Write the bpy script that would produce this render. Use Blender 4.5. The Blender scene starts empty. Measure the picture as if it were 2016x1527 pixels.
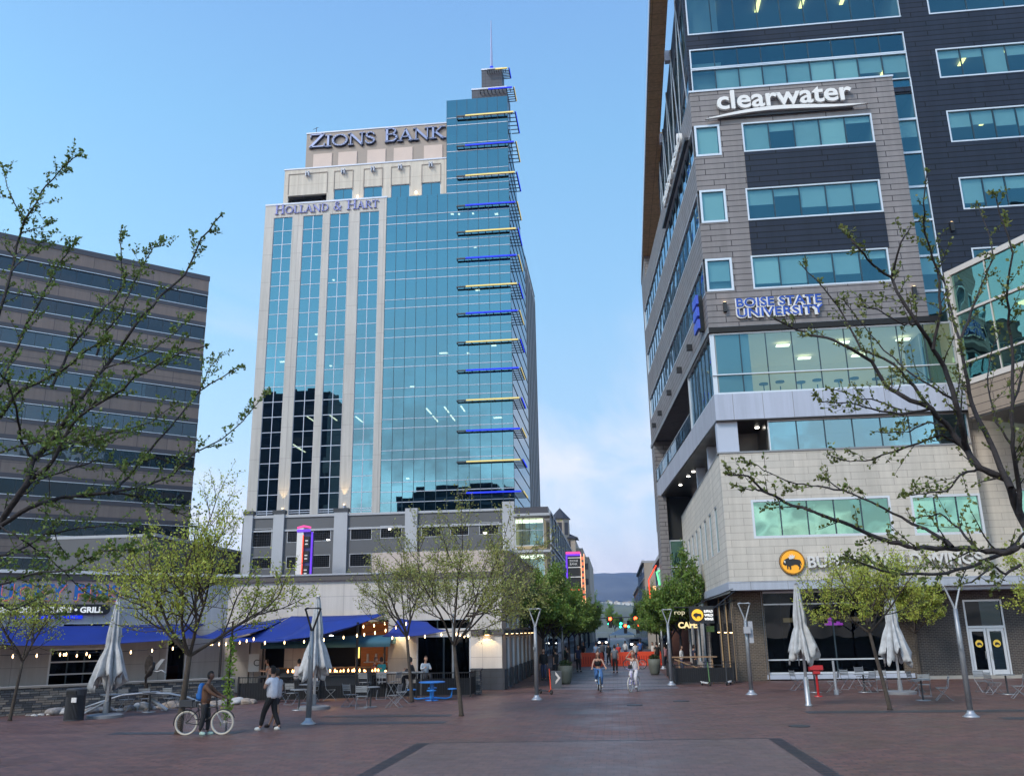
import bpy, bmesh, math, random
from mathutils import Vector, Matrix
R = math.radians
C = bpy.context.scene.collection
SC = bpy.context.scene
# ---------------------------------------------------------------- camera
F, PIT, ROL, YAW, HC = 1721.85, .271321, .0180565, R(6.2), 2.75
cP, sP, cR, sR, cY, sY = math.cos(PIT), math.sin(PIT), math.cos(ROL), math.sin(ROL), math.cos(YAW), math.sin(YAW)
def _yaw(v): return Vector((v[0]*cY-v[1]*sY, v[0]*sY+v[1]*cY, v[2]))
right, up, fwd = _yaw((cR, sR*sP, -sR*cP)), _yaw((sR, -cR*sP, cR*cP)), _yaw((0, cP, sP))
cam = bpy.data.objects.new('camera', bpy.data.cameras.new('camera'))
C.objects.link(cam); SC.camera = cam
cam.matrix_world = Matrix(((right.x, up.x, -fwd.x, 0), (right.y, up.y, -fwd.y, 0), (right.z, up.z, -fwd.z, HC), (0, 0, 0, 1)))
cam.data.sensor_width = 36; cam.data.lens = 36*F/2016
cam.data.clip_start = .1; cam.data.clip_end = 30000
def ray(px, py):
    a = (px-1008)/F; b = (763.5-py)/F
    return right*a+up*b+fwd
CAMP = Vector((0, 0, HC))
def aty(px, py, y):                 # point on the plane Y = y of the place
    r = ray(px, py); return CAMP+r*(y/r.y)
def atx(px, py, x):
    r = ray(px, py); return CAMP+r*(x/r.x)
def gnd(px, py, z=0.):
    r = ray(px, py); return CAMP+r*((z-HC)/r.z)
# ---------------------------------------------------------------- sky, sun, exposure
SUN_EL, SUN_AZ = R(43), R(217)
w = bpy.data.worlds.new("World"); SC.world = w; w.use_nodes = True
nt = w.node_tree; N = nt.nodes; L = nt.links; N.clear()
def nd(t, **k):
    n = N.new(t)
    for a, b in k.items(): setattr(n, a, b)
    return n
def mth(op, a, b=None, c=None, tree=None):
    n = (tree or nt).nodes.new('ShaderNodeMath'); n.operation = op
    for i, v in enumerate((a, b, c)):
        if v is None: continue
        if isinstance(v, (int, float)): n.inputs[i].default_value = v
        else: (tree or nt).links.new(v, n.inputs[i])
    return n.outputs[0]
sky = nd('ShaderNodeTexSky', sky_type='NISHITA', sun_disc=False, sun_elevation=SUN_EL, sun_rotation=SUN_AZ, altitude=800, air_density=1.3, dust_density=.6, ozone_density=2.)
tc = nd('ShaderNodeTexCoord'); sx = nd('ShaderNodeSeparateXYZ'); L.new(tc.outputs['Generated'], sx.inputs[0])
rp = nd('ShaderNodeValToRGB'); cr = rp.color_ramp
stops = [(0, (.80, .67, .71)), (.05, (.82, .76, .81)), (.12, (.58, .72, .88)), (.22, (.40, .63, .86)), (.36, (.29, .56, .85)), (.52, (.23, .49, .80)), (.75, (.17, .34, .72)), (1, (.12, .26, .6))]
while len(cr.elements) < len(stops): cr.elements.new(.5)
for e, (p, c) in zip(cr.elements, stops): e.position = p; e.color = (*c, 1)
L.new(sx.outputs[2], rp.inputs[0])
# evening side of the sky (towards the low sun, behind the viewer) is brighter and paler
dt = mth('ADD', mth('MULTIPLY', sx.outputs[0], math.sin(SUN_AZ)), mth('MULTIPLY', sx.outputs[1], math.cos(SUN_AZ)))
glow = mth('MULTIPLY', mth('POWER', mth('MAXIMUM', mth('SUBTRACT', 1.12, sx.outputs[2]), 0), 1.9), mth('MULTIPLY', mth('POWER', mth('MAXIMUM', mth('ADD', mth('MULTIPLY', dt, .5), .5), 0), 2.2), 3.4))
gm = nd('ShaderNodeMix', data_type='RGBA', blend_type='ADD'); gm.inputs[0].default_value = 1
gs = nd('ShaderNodeMix', data_type='RGBA', blend_type='MULTIPLY'); gs.inputs[0].default_value = 1
gc = nd('ShaderNodeCombineColor'); [L.new(mth('MULTIPLY', glow, f), gc.inputs[i]) for i, f in enumerate((1.22, 1.14, .90))]
L.new(rp.outputs[0], gs.inputs[6]); L.new(gc.outputs[0], gs.inputs[7])
L.new(rp.outputs[0], gm.inputs[6]); L.new(gs.outputs[2], gm.inputs[7])
# thin clouds
zz = mth('ADD', mth('MAXIMUM', sx.outputs[2], 0), .12)
cv = nd('ShaderNodeCombineXYZ'); L.new(mth('DIVIDE', sx.outputs[0], zz), cv.inputs[0]); L.new(mth('DIVIDE', sx.outputs[1], zz), cv.inputs[1])
mp = nd('ShaderNodeMapping'); mp.inputs['Scale'].default_value = (1.0, .42, 1); mp.inputs['Location'].default_value = (3.1, 1.7, 0); L.new(cv.outputs[0], mp.inputs[0])
nz = nd('ShaderNodeTexNoise'); nz.inputs['Scale'].default_value = 1.35; nz.inputs['Detail'].default_value = 9; nz.inputs['Roughness'].default_value = .55; nz.inputs['Distortion'].default_value = .5
L.new(mp.outputs[0], nz.inputs[0])
mr = nd('ShaderNodeMapRange'); L.new(nz.outputs[0], mr.inputs[0]); mr.inputs[1].default_value = .43; mr.inputs[2].default_value = .58
fd = nd('ShaderNodeMapRange'); L.new(sx.outputs[2], fd.inputs[0]); fd.inputs[1].default_value = .40; fd.inputs[2].default_value = .2
cl = mth('MULTIPLY', mth('MULTIPLY', mr.outputs[0], fd.outputs[0]), .8)
cm = nd('ShaderNodeMix', data_type='RGBA'); L.new(cl, cm.inputs[0]); L.new(gm.outputs[2], cm.inputs[6]); cm.inputs[7].default_value = (.92, .90, .94, 1)
# the physical sky gives the base light, its colours are graded to this evening's
x10 = nd('ShaderNodeMix', data_type='RGBA', blend_type='MULTIPLY'); x10.inputs[0].default_value = 1; L.new(cm.outputs[2], x10.inputs[6]); x10.inputs[7].default_value = (5.4, 5.4, 5.4, 1)
fm = nd('ShaderNodeMix', data_type='RGBA'); fm.clamp_result = False; fm.inputs[0].default_value = .9; L.new(sky.outputs[0], fm.inputs[6]); L.new(x10.outputs[2], fm.inputs[7])
bg = nd('ShaderNodeBackground'); bg.inputs[1].default_value = .1; L.new(fm.outputs[2], bg.inputs[0])
L.new(bg.outputs[0], nd('ShaderNodeOutputWorld').inputs[0])
sl = bpy.data.lights.new('sun', 'SUN'); sl.energy = 1.35; sl.angle = R(14); sl.color = (1, .90, .77)
so = bpy.data.objects.new('sun', sl); C.objects.link(so)
so.rotation_euler = Vector((math.sin(SUN_AZ)*math.cos(SUN_EL), math.cos(SUN_AZ)*math.cos(SUN_EL), math.sin(SUN_EL))).to_track_quat('Z', 'Y').to_euler()
vs = SC.view_settings; vs.view_transform = 'Standard'; vs.look = 'None'; vs.exposure = 1.1; vs.gamma = 1
SC.cycles.max_bounces = 7; SC.cycles.transparent_max_bounces = 12; SC.cycles.caustics_reflective = False; SC.cycles.caustics_refractive = False
# ---------------------------------------------------------------- materials
def mat(name, col, rough=.7, metal=0., var=.0, vs=2., bump=0., bs=20., emit=None, es=0., spec=.5, stretch=None, trans=0.):
    m = bpy.data.materials.new(name); m.use_nodes = True; t = m.node_tree; n = t.nodes; l = t.links
    b = n['Principled BSDF']; b.inputs['Base Color'].default_value = (*col, 1); b.inputs['Roughness'].default_value = rough; b.inputs['Metallic'].default_value = metal
    b.inputs['Specular IOR Level'].default_value = spec
    co = n.new('ShaderNodeTexCoord').outputs['Object']
    if stretch:
        q = n.new('ShaderNodeMapping'); q.inputs['Scale'].default_value = stretch; l.new(co, q.inputs[0]); co = q.outputs[0]
    if var:
        z = n.new('ShaderNodeTexNoise'); z.inputs['Scale'].default_value = vs; z.inputs['Detail'].default_value = 6; l.new(co, z.inputs[0])
        h = n.new('ShaderNodeHueSaturation'); h.inputs['Color'].default_value = (*col, 1)
        r_ = n.new('ShaderNodeMapRange'); l.new(z.outputs[0], r_.inputs[0]); r_.inputs[1].default_value = .3; r_.inputs[2].default_value = .7; r_.inputs[3].default_value = 1-var; r_.inputs[4].default_value = 1+var
        l.new(r_.outputs[0], h.inputs['Value']); l.new(h.outputs[0], b.inputs['Base Color'])
        r2 = n.new('ShaderNodeMapRange'); l.new(z.outputs[0], r2.inputs[0]); r2.inputs[3].default_value = max(0, rough-.15); r2.inputs[4].default_value = min(1, rough+.15); l.new(r2.outputs[0], b.inputs['Roughness'])
    if bump:
        z2 = n.new('ShaderNodeTexNoise'); z2.inputs['Scale'].default_value = bs; z2.inputs['Detail'].default_value = 4; l.new(co, z2.inputs[0])
        bp = n.new('ShaderNodeBump'); bp.inputs['Strength'].default_value = bump; bp.inputs['Distance'].default_value = .02; l.new(z2.outputs[0], bp.inputs['Height']); l.new(bp.outputs[0], b.inputs['Normal'])
    if emit: b.inputs['Emission Color'].default_value = (*emit, 1); b.inputs['Emission Strength'].default_value = es
    if trans: b.inputs['Transmission Weight'].default_value = trans
    return m
def masonry(name, c1, c2, cm, w, h, mortar=.01, rough=.75, bump=.3, offset=.5, var=.12, horizontal=False, rot=0., squash=1., sqf=2, spec=.4, rv=.1):
    # courses of bricks, tiles, boards or pavers on real scale; walls use (x+y, z), floors use (x, y)
    m = bpy.data.materials.new(name); m.use_nodes = True; t = m.node_tree; n = t.nodes; l = t.links
    b = n['Principled BSDF']; b.inputs['Specular IOR Level'].default_value = spec
    co = n.new('ShaderNodeTexCoord').outputs['Object']
    if horizontal:
        q = n.new('ShaderNodeMapping'); q.inputs['Rotation'].default_value = (0, 0, rot); l.new(co, q.inputs[0]); v = q.outputs[0]
    else:
        s = n.new('ShaderNodeSeparateXYZ'); l.new(co, s.inputs[0]); k = n.new('ShaderNodeCombineXYZ')
        l.new(mth('ADD', s.outputs[0], s.outputs[1], tree=t), k.inputs[0]); l.new(s.outputs[2], k.inputs[1]); v = k.outputs[0]
    k = n.new('ShaderNodeTexBrick'); k.offset = offset; k.squash = squash; k.squash_frequency = sqf
    k.inputs['Scale'].default_value = 1; k.inputs['Brick Width'].default_value = w; k.inputs['Row Height'].default_value = h
    k.inputs['Mortar Size'].default_value = mortar; k.inputs['Mortar Smooth'].default_value = .2; k.inputs['Bias'].default_value = 0
    k.inputs[1].default_value = (*c1, 1); k.inputs[2].default_value = (*c2, 1); k.inputs[3].default_value = (*cm, 1); l.new(v, k.inputs[0])
    z = n.new('ShaderNodeTexNoise'); z.inputs['Scale'].default_value = .6; z.inputs['Detail'].default_value = 8; z.inputs['Roughness'].default_value = .65; l.new(co, z.inputs[0])
    h_ = n.new('ShaderNodeHueSaturation'); l.new(k.outputs[0], h_.inputs['Color'])
    r_ = n.new('ShaderNodeMapRange'); l.new(z.outputs[0], r_.inputs[0]); r_.inputs[1].default_value = .3; r_.inputs[2].default_value = .7; r_.inputs[3].default_value = 1-var; r_.inputs[4].default_value = 1+var
    l.new(r_.outputs[0], h_.inputs['Value']); l.new(h_.outputs[0], b.inputs['Base Color'])
    if horizontal:                       # stains, wear and spots
        z3 = n.new('ShaderNodeTexNoise'); z3.inputs['Scale'].default_value = 3.2; z3.inputs['Detail'].default_value = 10; z3.inputs['Roughness'].default_value = .75; l.new(co, z3.inputs[0])
        z4 = n.new('ShaderNodeTexVoronoi'); z4.inputs['Scale'].default_value = 1.1; l.new(co, z4.inputs[0])
        sp = n.new('ShaderNodeMapRange'); l.new(z4.outputs[0], sp.inputs[0]); sp.inputs[1].default_value = .035; sp.inputs[2].default_value = .06; sp.inputs[3].default_value = .6; sp.inputs[4].default_value = 1
        q3 = n.new('ShaderNodeMapRange'); l.new(z3.outputs[0], q3.inputs[0]); q3.inputs[1].default_value = .32; q3.inputs[2].default_value = .68; q3.inputs[3].default_value = .72; q3.inputs[4].default_value = 1.22
        l.new(mth('MULTIPLY', mth('MULTIPLY', r_.outputs[0], q3.outputs[0], tree=t), sp.outputs[0], tree=t), h_.inputs['Value'])
    r2 = n.new('ShaderNodeMapRange'); l.new(z.outputs[0], r2.inputs[0]); r2.inputs[1].default_value = .35; r2.inputs[2].default_value = .65; r2.inputs[3].default_value = rough-rv; r2.inputs[4].default_value = min(1, rough+rv); l.new(r2.outputs[0], b.inputs['Roughness'])
    if not horizontal:                   # rain streaks and dust, panel to panel differences
        q5 = n.new('ShaderNodeMapping'); q5.inputs['Scale'].default_value = (1.7, 1.7, .09); l.new(co, q5.inputs[0]); z5 = n.new('ShaderNodeTexNoise'); z5.inputs['Scale'].default_value = 1; z5.inputs['Detail'].default_value = 7; z5.inputs['Roughness'].default_value = .7; l.new(q5.outputs[0], z5.inputs[0])
        r5 = n.new('ShaderNodeMapRange'); l.new(z5.outputs[0], r5.inputs[0]); r5.inputs[1].default_value = .35; r5.inputs[2].default_value = .65; r5.inputs[3].default_value = .86; r5.inputs[4].default_value = 1.07
        l.new(mth('MULTIPLY', r_.outputs[0], r5.outputs[0], tree=t), h_.inputs['Value'])
    bp = n.new('ShaderNodeBump'); bp.inputs['Strength'].default_value = bump; bp.inputs['Distance'].default_value = .01; bp.invert = True; l.new(k.outputs[1], bp.inputs['Height']); l.new(bp.outputs[0], b.inputs['Normal'])
    return m
def glass(name, tint, thru=.25, ttint=(.35, .55, .6), wave=.02, ws=.35, rough=.01, pane=None):
    # coated building glass: mostly mirrors the sky with its tint, lets some of the room show; panes bow a little
    m = bpy.data.materials.new(name); m.use_nodes = True; t = m.node_tree; n = t.nodes; l = t.links; n.clear()
    g = n.new('ShaderNodeBsdfGlossy'); lf = n.new('ShaderNodeLayerWeight'); lf.inputs[0].default_value = .5; gt_ = n.new('ShaderNodeMix'); gt_.data_type = 'RGBA'; gt_.inputs[6].default_value = (*tint, 1); gt_.inputs[7].default_value = (.62, .68, .74, 1); l.new(mth('POWER', lf.outputs[1], 4., tree=t), gt_.inputs[0]); l.new(gt_.outputs[2], g.inputs[0]); g.inputs['Roughness'].default_value = rough
    tr = n.new('ShaderNodeBsdfTransparent'); tr.inputs[0].default_value = (*ttint, 1)
    lw = n.new('ShaderNodeLayerWeight'); lw.inputs[0].default_value = .25
    f = mth('MULTIPLY', mth('SUBTRACT', 1, mth('MULTIPLY', lw.outputs[1], .9, tree=t), tree=t), thru, tree=t)
    mx = n.new('ShaderNodeMixShader'); l.new(f, mx.inputs[0]); l.new(g.outputs[0], mx.inputs[1]); l.new(tr.outputs[0], mx.inputs[2])
    co = n.new('ShaderNodeTexCoord').outputs['Object']
    z = n.new('ShaderNodeTexNoise'); z.inputs['Scale'].default_value = ws; z.inputs['Detail'].default_value = 1.5; l.new(co, z.inputs[0])
    bp = n.new('ShaderNodeBump'); bp.inputs['Strength'].default_value = 1; bp.inputs['Distance'].default_value = wave; l.new(z.outputs[0], bp.inputs['Height'])
    if pane:                             # every pane hangs at its own slight angle
        s_ = n.new('ShaderNodeSeparateXYZ'); l.new(co, s_.inputs[0]); k = n.new('ShaderNodeCombineXYZ')
        l.new(mth('FLOOR', mth('DIVIDE', mth('ADD', s_.outputs[0], s_.outputs[1], tree=t), pane[0], tree=t), tree=t), k.inputs[0]); l.new(mth('FLOOR', mth('DIVIDE', s_.outputs[2], pane[1], tree=t), tree=t), k.inputs[1])
        wn = n.new('ShaderNodeTexWhiteNoise'); l.new(k.outputs[0], wn.inputs[0])
        a1 = n.new('ShaderNodeVectorMath'); a1.operation = 'SUBTRACT'; l.new(wn.outputs['Color'], a1.inputs[0]); a1.inputs[1].default_value = (.5, .5, .5)
        a2 = n.new('ShaderNodeVectorMath'); a2.operation = 'SCALE'; l.new(a1.outputs[0], a2.inputs[0]); a2.inputs['Scale'].default_value = pane[2]
        a3 = n.new('ShaderNodeVectorMath'); a3.operation = 'ADD'; l.new(a2.outputs[0], a3.inputs[0]); l.new(bp.outputs[0], a3.inputs[1])
        a4 = n.new('ShaderNodeVectorMath'); a4.operation = 'NORMALIZE'; l.new(a3.outputs[0], a4.inputs[0]); l.new(a4.outputs[0], g.inputs['Normal'])
    else: l.new(bp.outputs[0], g.inputs['Normal'])
    l.new(mx.outputs[0], n.new('ShaderNodeOutputMaterial').inputs[0])
    return m
def leafmat(name, col, var=.35, glow=.35):
    m = bpy.data.materials.new(name); m.use_nodes = True; t = m.node_tree; n = t.nodes; l = t.links; n.clear()
    gi = n.new('ShaderNodeNewGeometry'); z = n.new('ShaderNodeTexNoise'); z.inputs['Scale'].default_value = 1.6
    l.new(n.new('ShaderNodeTexCoord').outputs['Object'], z.inputs[0])
    h = n.new('ShaderNodeHueSaturation'); h.inputs['Color'].default_value = (*col, 1)
    v = mth('ADD', mth('MULTIPLY', gi.outputs['Random Per Island'], var, tree=t), mth('MULTIPLY', z.outputs[0], var*2, tree=t), tree=t)
    l.new(mth('ADD', v, 1-var*1.3, tree=t), h.inputs['Value'])
    l.new(mth('ADD', mth('MULTIPLY', gi.outputs['Random Per Island'], .05, tree=t), .475, tree=t), h.inputs['Hue'])
    d = n.new('ShaderNodeBsdfDiffuse'); d2 = n.new('ShaderNodeBsdfTranslucent'); g = n.new('ShaderNodeBsdfGlossy'); g.inputs['Roughness'].default_value = .5
    l.new(h.outputs[0], d.inputs[0]); l.new(h.outputs[0], d2.inputs[0]); g.inputs[0].default_value = (.5, .5, .5, 1)
    a = n.new('ShaderNodeMixShader'); a.inputs[0].default_value = glow; l.new(d.outputs[0], a.inputs[1]); l.new(d2.outputs[0], a.inputs[2])
    b = n.new('ShaderNodeMixShader'); b.inputs[0].default_value = .05; l.new(a.outputs[0], b.inputs[1]); l.new(g.outputs[0], b.inputs[2])
    l.new(b.outputs[0], n.new('ShaderNodeOutputMaterial').inputs[0])
    return m
def ledgestone(name):
    m = bpy.data.materials.new(name); m.use_nodes = True; t = m.node_tree; n = t.nodes; l = t.links; b = n['Principled BSDF']; b.inputs['Roughness'].default_value = .9
    co = n.new('ShaderNodeTexCoord').outputs['Object']; s = n.new('ShaderNodeSeparateXYZ'); l.new(co, s.inputs[0]); q = lambda *a: mth(*a, tree=t)
    zr = q('DIVIDE', s.outputs[2], .085); row = q('FLOOR', zr); x = q('DIVIDE', q('ADD', q('ADD', s.outputs[0], s.outputs[1]), q('MULTIPLY', q('SINE', q('MULTIPLY', row, 12.9898)), 43.7)), .33); col = q('FLOOR', x)
    k = n.new('ShaderNodeCombineXYZ'); l.new(col, k.inputs[0]); l.new(row, k.inputs[1]); wn = n.new('ShaderNodeTexWhiteNoise'); l.new(k.outputs[0], wn.inputs[0])
    rp_ = n.new('ShaderNodeValToRGB'); l.new(wn.outputs['Value'], rp_.inputs[0]); e = rp_.color_ramp.elements; e[0].color = (.05, .053, .06, 1); e[1].color = (.34, .31, .28, 1)
    for p_, c_ in ((.35, (.10, .105, .12)), (.6, (.17, .165, .16)), (.85, (.25, .21, .18))): z = e.new(p_); z.color = (*c_, 1)
    fx, fz = q('FRACT', x), q('FRACT', zr); ed = q('MULTIPLY', q('GREATER_THAN', q('MINIMUM', fx, q('SUBTRACT', 1, fx)), .03), q('GREATER_THAN', q('MINIMUM', fz, q('SUBTRACT', 1, fz)), .09))
    ns_ = n.new('ShaderNodeTexNoise'); ns_.inputs['Scale'].default_value = 14; ns_.inputs['Detail'].default_value = 6; l.new(co, ns_.inputs[0])
    h = n.new('ShaderNodeHueSaturation'); l.new(rp_.outputs[0], h.inputs['Color']); l.new(q('MULTIPLY', q('ADD', q('MULTIPLY', ed, .75), .25), q('ADD', ns_.outputs[0], .5)), h.inputs['Value']); l.new(h.outputs[0], b.inputs['Base Color'])
    bp = n.new('ShaderNodeBump'); bp.inputs['Distance'].default_value = .04; l.new(q('ADD', q('MULTIPLY', ed, wn.outputs['Value']), q('MULTIPLY', ns_.outputs[0], .3)), bp.inputs['Height']); l.new(bp.outputs[0], b.inputs['Normal'])
    return m
def lamp_m(name, col, s): return mat(name, tuple(c*.35 for c in col), emit=col, es=s)
M = dict(
 steel=mat('brushed_steel', (.42, .44, .47), .5, .7, var=.06), steel2=mat('galvanised_steel', (.30, .32, .345), .52, .7, var=.12, vs=6),
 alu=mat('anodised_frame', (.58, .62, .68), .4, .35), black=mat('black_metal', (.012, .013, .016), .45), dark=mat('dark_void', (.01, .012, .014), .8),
 charcoal=mat('charcoal_metal', (.045, .05, .06), .5, .2), rubber=mat('rubber', (.02, .02, .02), .8), cream_rubber=mat('cream_tyre', (.55, .52, .45), .7),
 cloth=mat('umbrella_cloth', (.46, .48, .50), .9, var=.18, vs=5, bump=.8, bs=7), sail=mat('blue_shade_cloth', (.004, .03, .24), .75, var=.15, vs=1.2),
 concrete=mat('concrete', (.34, .33, .31), .85, var=.12, vs=4, bump=.3), bark=mat('bark', (.065, .052, .042), .95, var=.3, vs=9, bump=.8, bs=30), barkd=mat('dark_bark', (.03, .026, .028), .95, var=.35, vs=9, bump=.8, bs=30),
 white=mat('white_paint', (.78, .78, .78), .5), band=mat('pale_metal_panel', (.44, .49, .60), .45, .1, var=.03, vs=1), bandbk=mat('grey_metal', (.25, .26, .28), .5, .3),
 stone=masonry('limestone_tiles', (.59, .555, .50), (.53, .505, .46), (.32, .29, .26), 1.45, .38, .012, .7, .15, .5, .06),
 brick=masonry('dark_brick', (.075, .062, .056), (.045, .04, .042), (.15, .14, .135), .23, .085, .014, .8, .5, .5, .18),
 brickw=masonry('brown_brick', (.12, .09, .065), (.07, .055, .045), (.2, .17, .14), .23, .085, .014, .8, .5, .5, .18),
 greysid=masonry('taupe_siding_boards', (.222, .208, .214), (.203, .192, .198), (.035, .03, .035), 3.1, .36, .026, .55, .3, .37, .08, squash=.6, sqf=3),
 darksid=masonry('slate_siding_boards', (.018, .026, .046), (.015, .023, .042), (.003, .004, .007), 4.2, .36, .03, .55, .3, .37, .12, squash=.7, sqf=3, spec=.25),
 brownsid=masonry('bronze_siding_boards', (.30, .24, .19), (.27, .215, .17), (.05, .035, .03), 2.6, .42, .018, .55, .3, .37, .06),
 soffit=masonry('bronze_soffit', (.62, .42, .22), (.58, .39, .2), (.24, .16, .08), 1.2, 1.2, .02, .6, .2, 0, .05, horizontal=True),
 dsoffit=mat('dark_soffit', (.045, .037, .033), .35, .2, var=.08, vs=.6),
 twall=masonry('tower_precast', (.46, .445, .43), (.44, .43, .415), (.30, .28, .28), 2.6, 4.36, .03, .8, .1, 0, .04),
 twall2=masonry('tower_precast_warm', (.49, .46, .41), (.475, .445, .40), (.36, .31, .27), 3.2, 3.1, .03, .8, .1, 0, .05),
 ttaupe=mat('taupe_cladding', (.27, .235, .21), .7, var=.05, vs=.5), pod=mat('garage_grey', (.115, .12, .13), .8, var=.08, vs=.4), podw=mat('garage_pier', (.40, .42, .46), .75, var=.05, vs=.5),
 cream=masonry('cream_stucco', (.60, .56, .52), (.585, .545, .51), (.36, .33, .33), 2.4, 1.55, .012, .85, .1, 0, .05), tan=mat('tan_stucco', (.36, .29, .25), .85, var=.06, vs=.5, bump=.1),
 pinkst=mat('pink_stucco', (.50, .42, .38), .85, var=.05, vs=.5), trimdk=mat('dark_brown_trim', (.10, .09, .088), .6, var=.1), plinth=masonry('charcoal_plinth', (.055, .06, .072), (.05, .055, .065), (.035, .035, .04), .6, .3, .01, .6),
 granite=masonry('rose_granite_band', (.205, .162, .145), (.18, .145, .132), (.08, .065, .07), 3.4, 3.0, .035, .45, .1, 0, .06), lbtrim=mat('grey_violet_trim', (.065, .062, .075), .4, .3), silver=mat('silver_strip', (.62, .66, .72), .35, .6),
 lwall=mat('white_stucco', (.40, .41, .43), .85, var=.04, vs=.6),
 ledge=ledgestone('ledgestone'), cap=mat('stone_cap', (.28, .26, .24), .8, var=.1),
 tglass=glass('tower_glass', (.125, .24, .29), .2, (.4, .55, .56), .005, .25, pane=(1.52, 2.18, .009)), cglass=glass('office_glass', (.12, .26, .34), .7, (.6, .84, .88), .02, .4, pane=(1.4, 3., .03)),
 bglass=glass('band_glass', (.062, .070, .085), .12, (.2, .3, .35), .06, .35, pane=(1.7, 4.2, .03)), dglass=glass('dark_shop_glass', (.014, .018, .022), .4, (.3, .36, .36), .01, .4), gglass=glass('green_glass', (.24, .45, .38), .42, (.5, .78, .66), .05, .4, pane=(1.9, 3., .03)),
 room=mat('room_wall', (.33, .36, .36), .9), roomw=mat('glowing_room_wall', (.6, .52, .36), .9, emit=(1, .9, .65), es=.10), roomd=mat('dim_room', (.03, .033, .036), .9), blind=mat('roller_blind', (.60, .66, .62), .85, var=.03, emit=(.6, .8, .8), es=.0), blind2=mat('pale_blind', (.85, .9, .8), .85),  # roomw walls emit faintly themselves, in place of light from room lamps
 lglass=glass('light_strip_glass', (.27, .45, .52), .35, (.7, .85, .85), .02, .4, pane=(1.6, 3., .02)), sglass=glass('side_glass_blue', (.34, .52, .62), .15, (.4, .6, .65), .05, .5), mull=mat('dark_mullion', (.03, .055, .075), .4, .3),
 leafB=leafmat('yellow_green_leaf', (.42, .47, .085)), leafC=leafmat('street_leaf', (.17, .26, .05)), leafD=leafmat('olive_bud', (.32, .34, .10)), leafF=leafmat('deep_leaf', (.035, .065, .022)),
 warm=lamp_m('warm_lamp', (1, .66, .32), 4.), bulb=lamp_m('filament_bulb', (1, .62, .30), 4.5), panel_l=lamp_m('ceiling_panel_light', (1, .9, .62), 1.6), yel_l=lamp_m('yellow_ceiling_light', (1, .82, .28), 1.6), cool=lamp_m('white_lamp', (1, .95, .85), 6.),
 blue_l=lamp_m('blue_led', (.01, .04, 1), .42), yled=lamp_m('yellow_led', (1, .82, .30), .26), red_l=lamp_m('red_signal', (1, .05, .015), 7.), green_l=lamp_m('green_signal', (.05, 1, .55), 2.5), pink_l=lamp_m('pink_neon', (1, .08, .35), .5), red_n=lamp_m('red_neon', (1, .07, .03), .7), purple_l=lamp_m('purple_neon', (.2, .06, 1), .4), green_n=lamp_m('green_neon', (.1, 1, .25), 1.2), orange_n=lamp_m('warm_neon', (1, .5, .25), .9),
 teal=mat('teal_canvas', (.03, .13, .2), .7), fire=lamp_m('candle_flame', (1, .42, .14), 5.), woodw=mat('glowing_wood_wall', (.28, .09, .03), .6, var=.25, vs=1.5, emit=(1, .28, .06), es=.035, stretch=(1, 1, 9)),  # woodw glows faintly by itself, in place of light falling on it
 blueT=mat('blue_coated_steel', (.02, .20, .62), .4), red=mat('red_paint', (.42, .012, .015), .4), orange=mat('orange_plastic', (.75, .07, .02), .5), pwhite=mat('panel_white', (.72, .72, .72), .4), wood=mat('timber', (.33, .20, .11), .7, var=.2, stretch=(1, 8, 8)),
 slate=mat('slate_roof', (.035, .04, .055), .7, var=.15), hotel=mat('beige_stone', (.42, .36, .30), .85, var=.06, vs=.3), sky_blue=mat('sky_blue_paint', (.12, .32, .62), .4), lilac=mat('lilac_paint', (.45, .40, .72), .35),
 bronze=mat('weathered_bronze', (.06, .05, .045), .45, .7, var=.3, vs=8), boulder=mat('river_boulder', (.26, .24, .23), .85, var=.35, vs=3, bump=.5, bs=8), bag=mat('blue_nylon', (.01, .12, .42), .6, var=.2), soil=mat('soil', (.03, .022, .018), .95))
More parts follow.
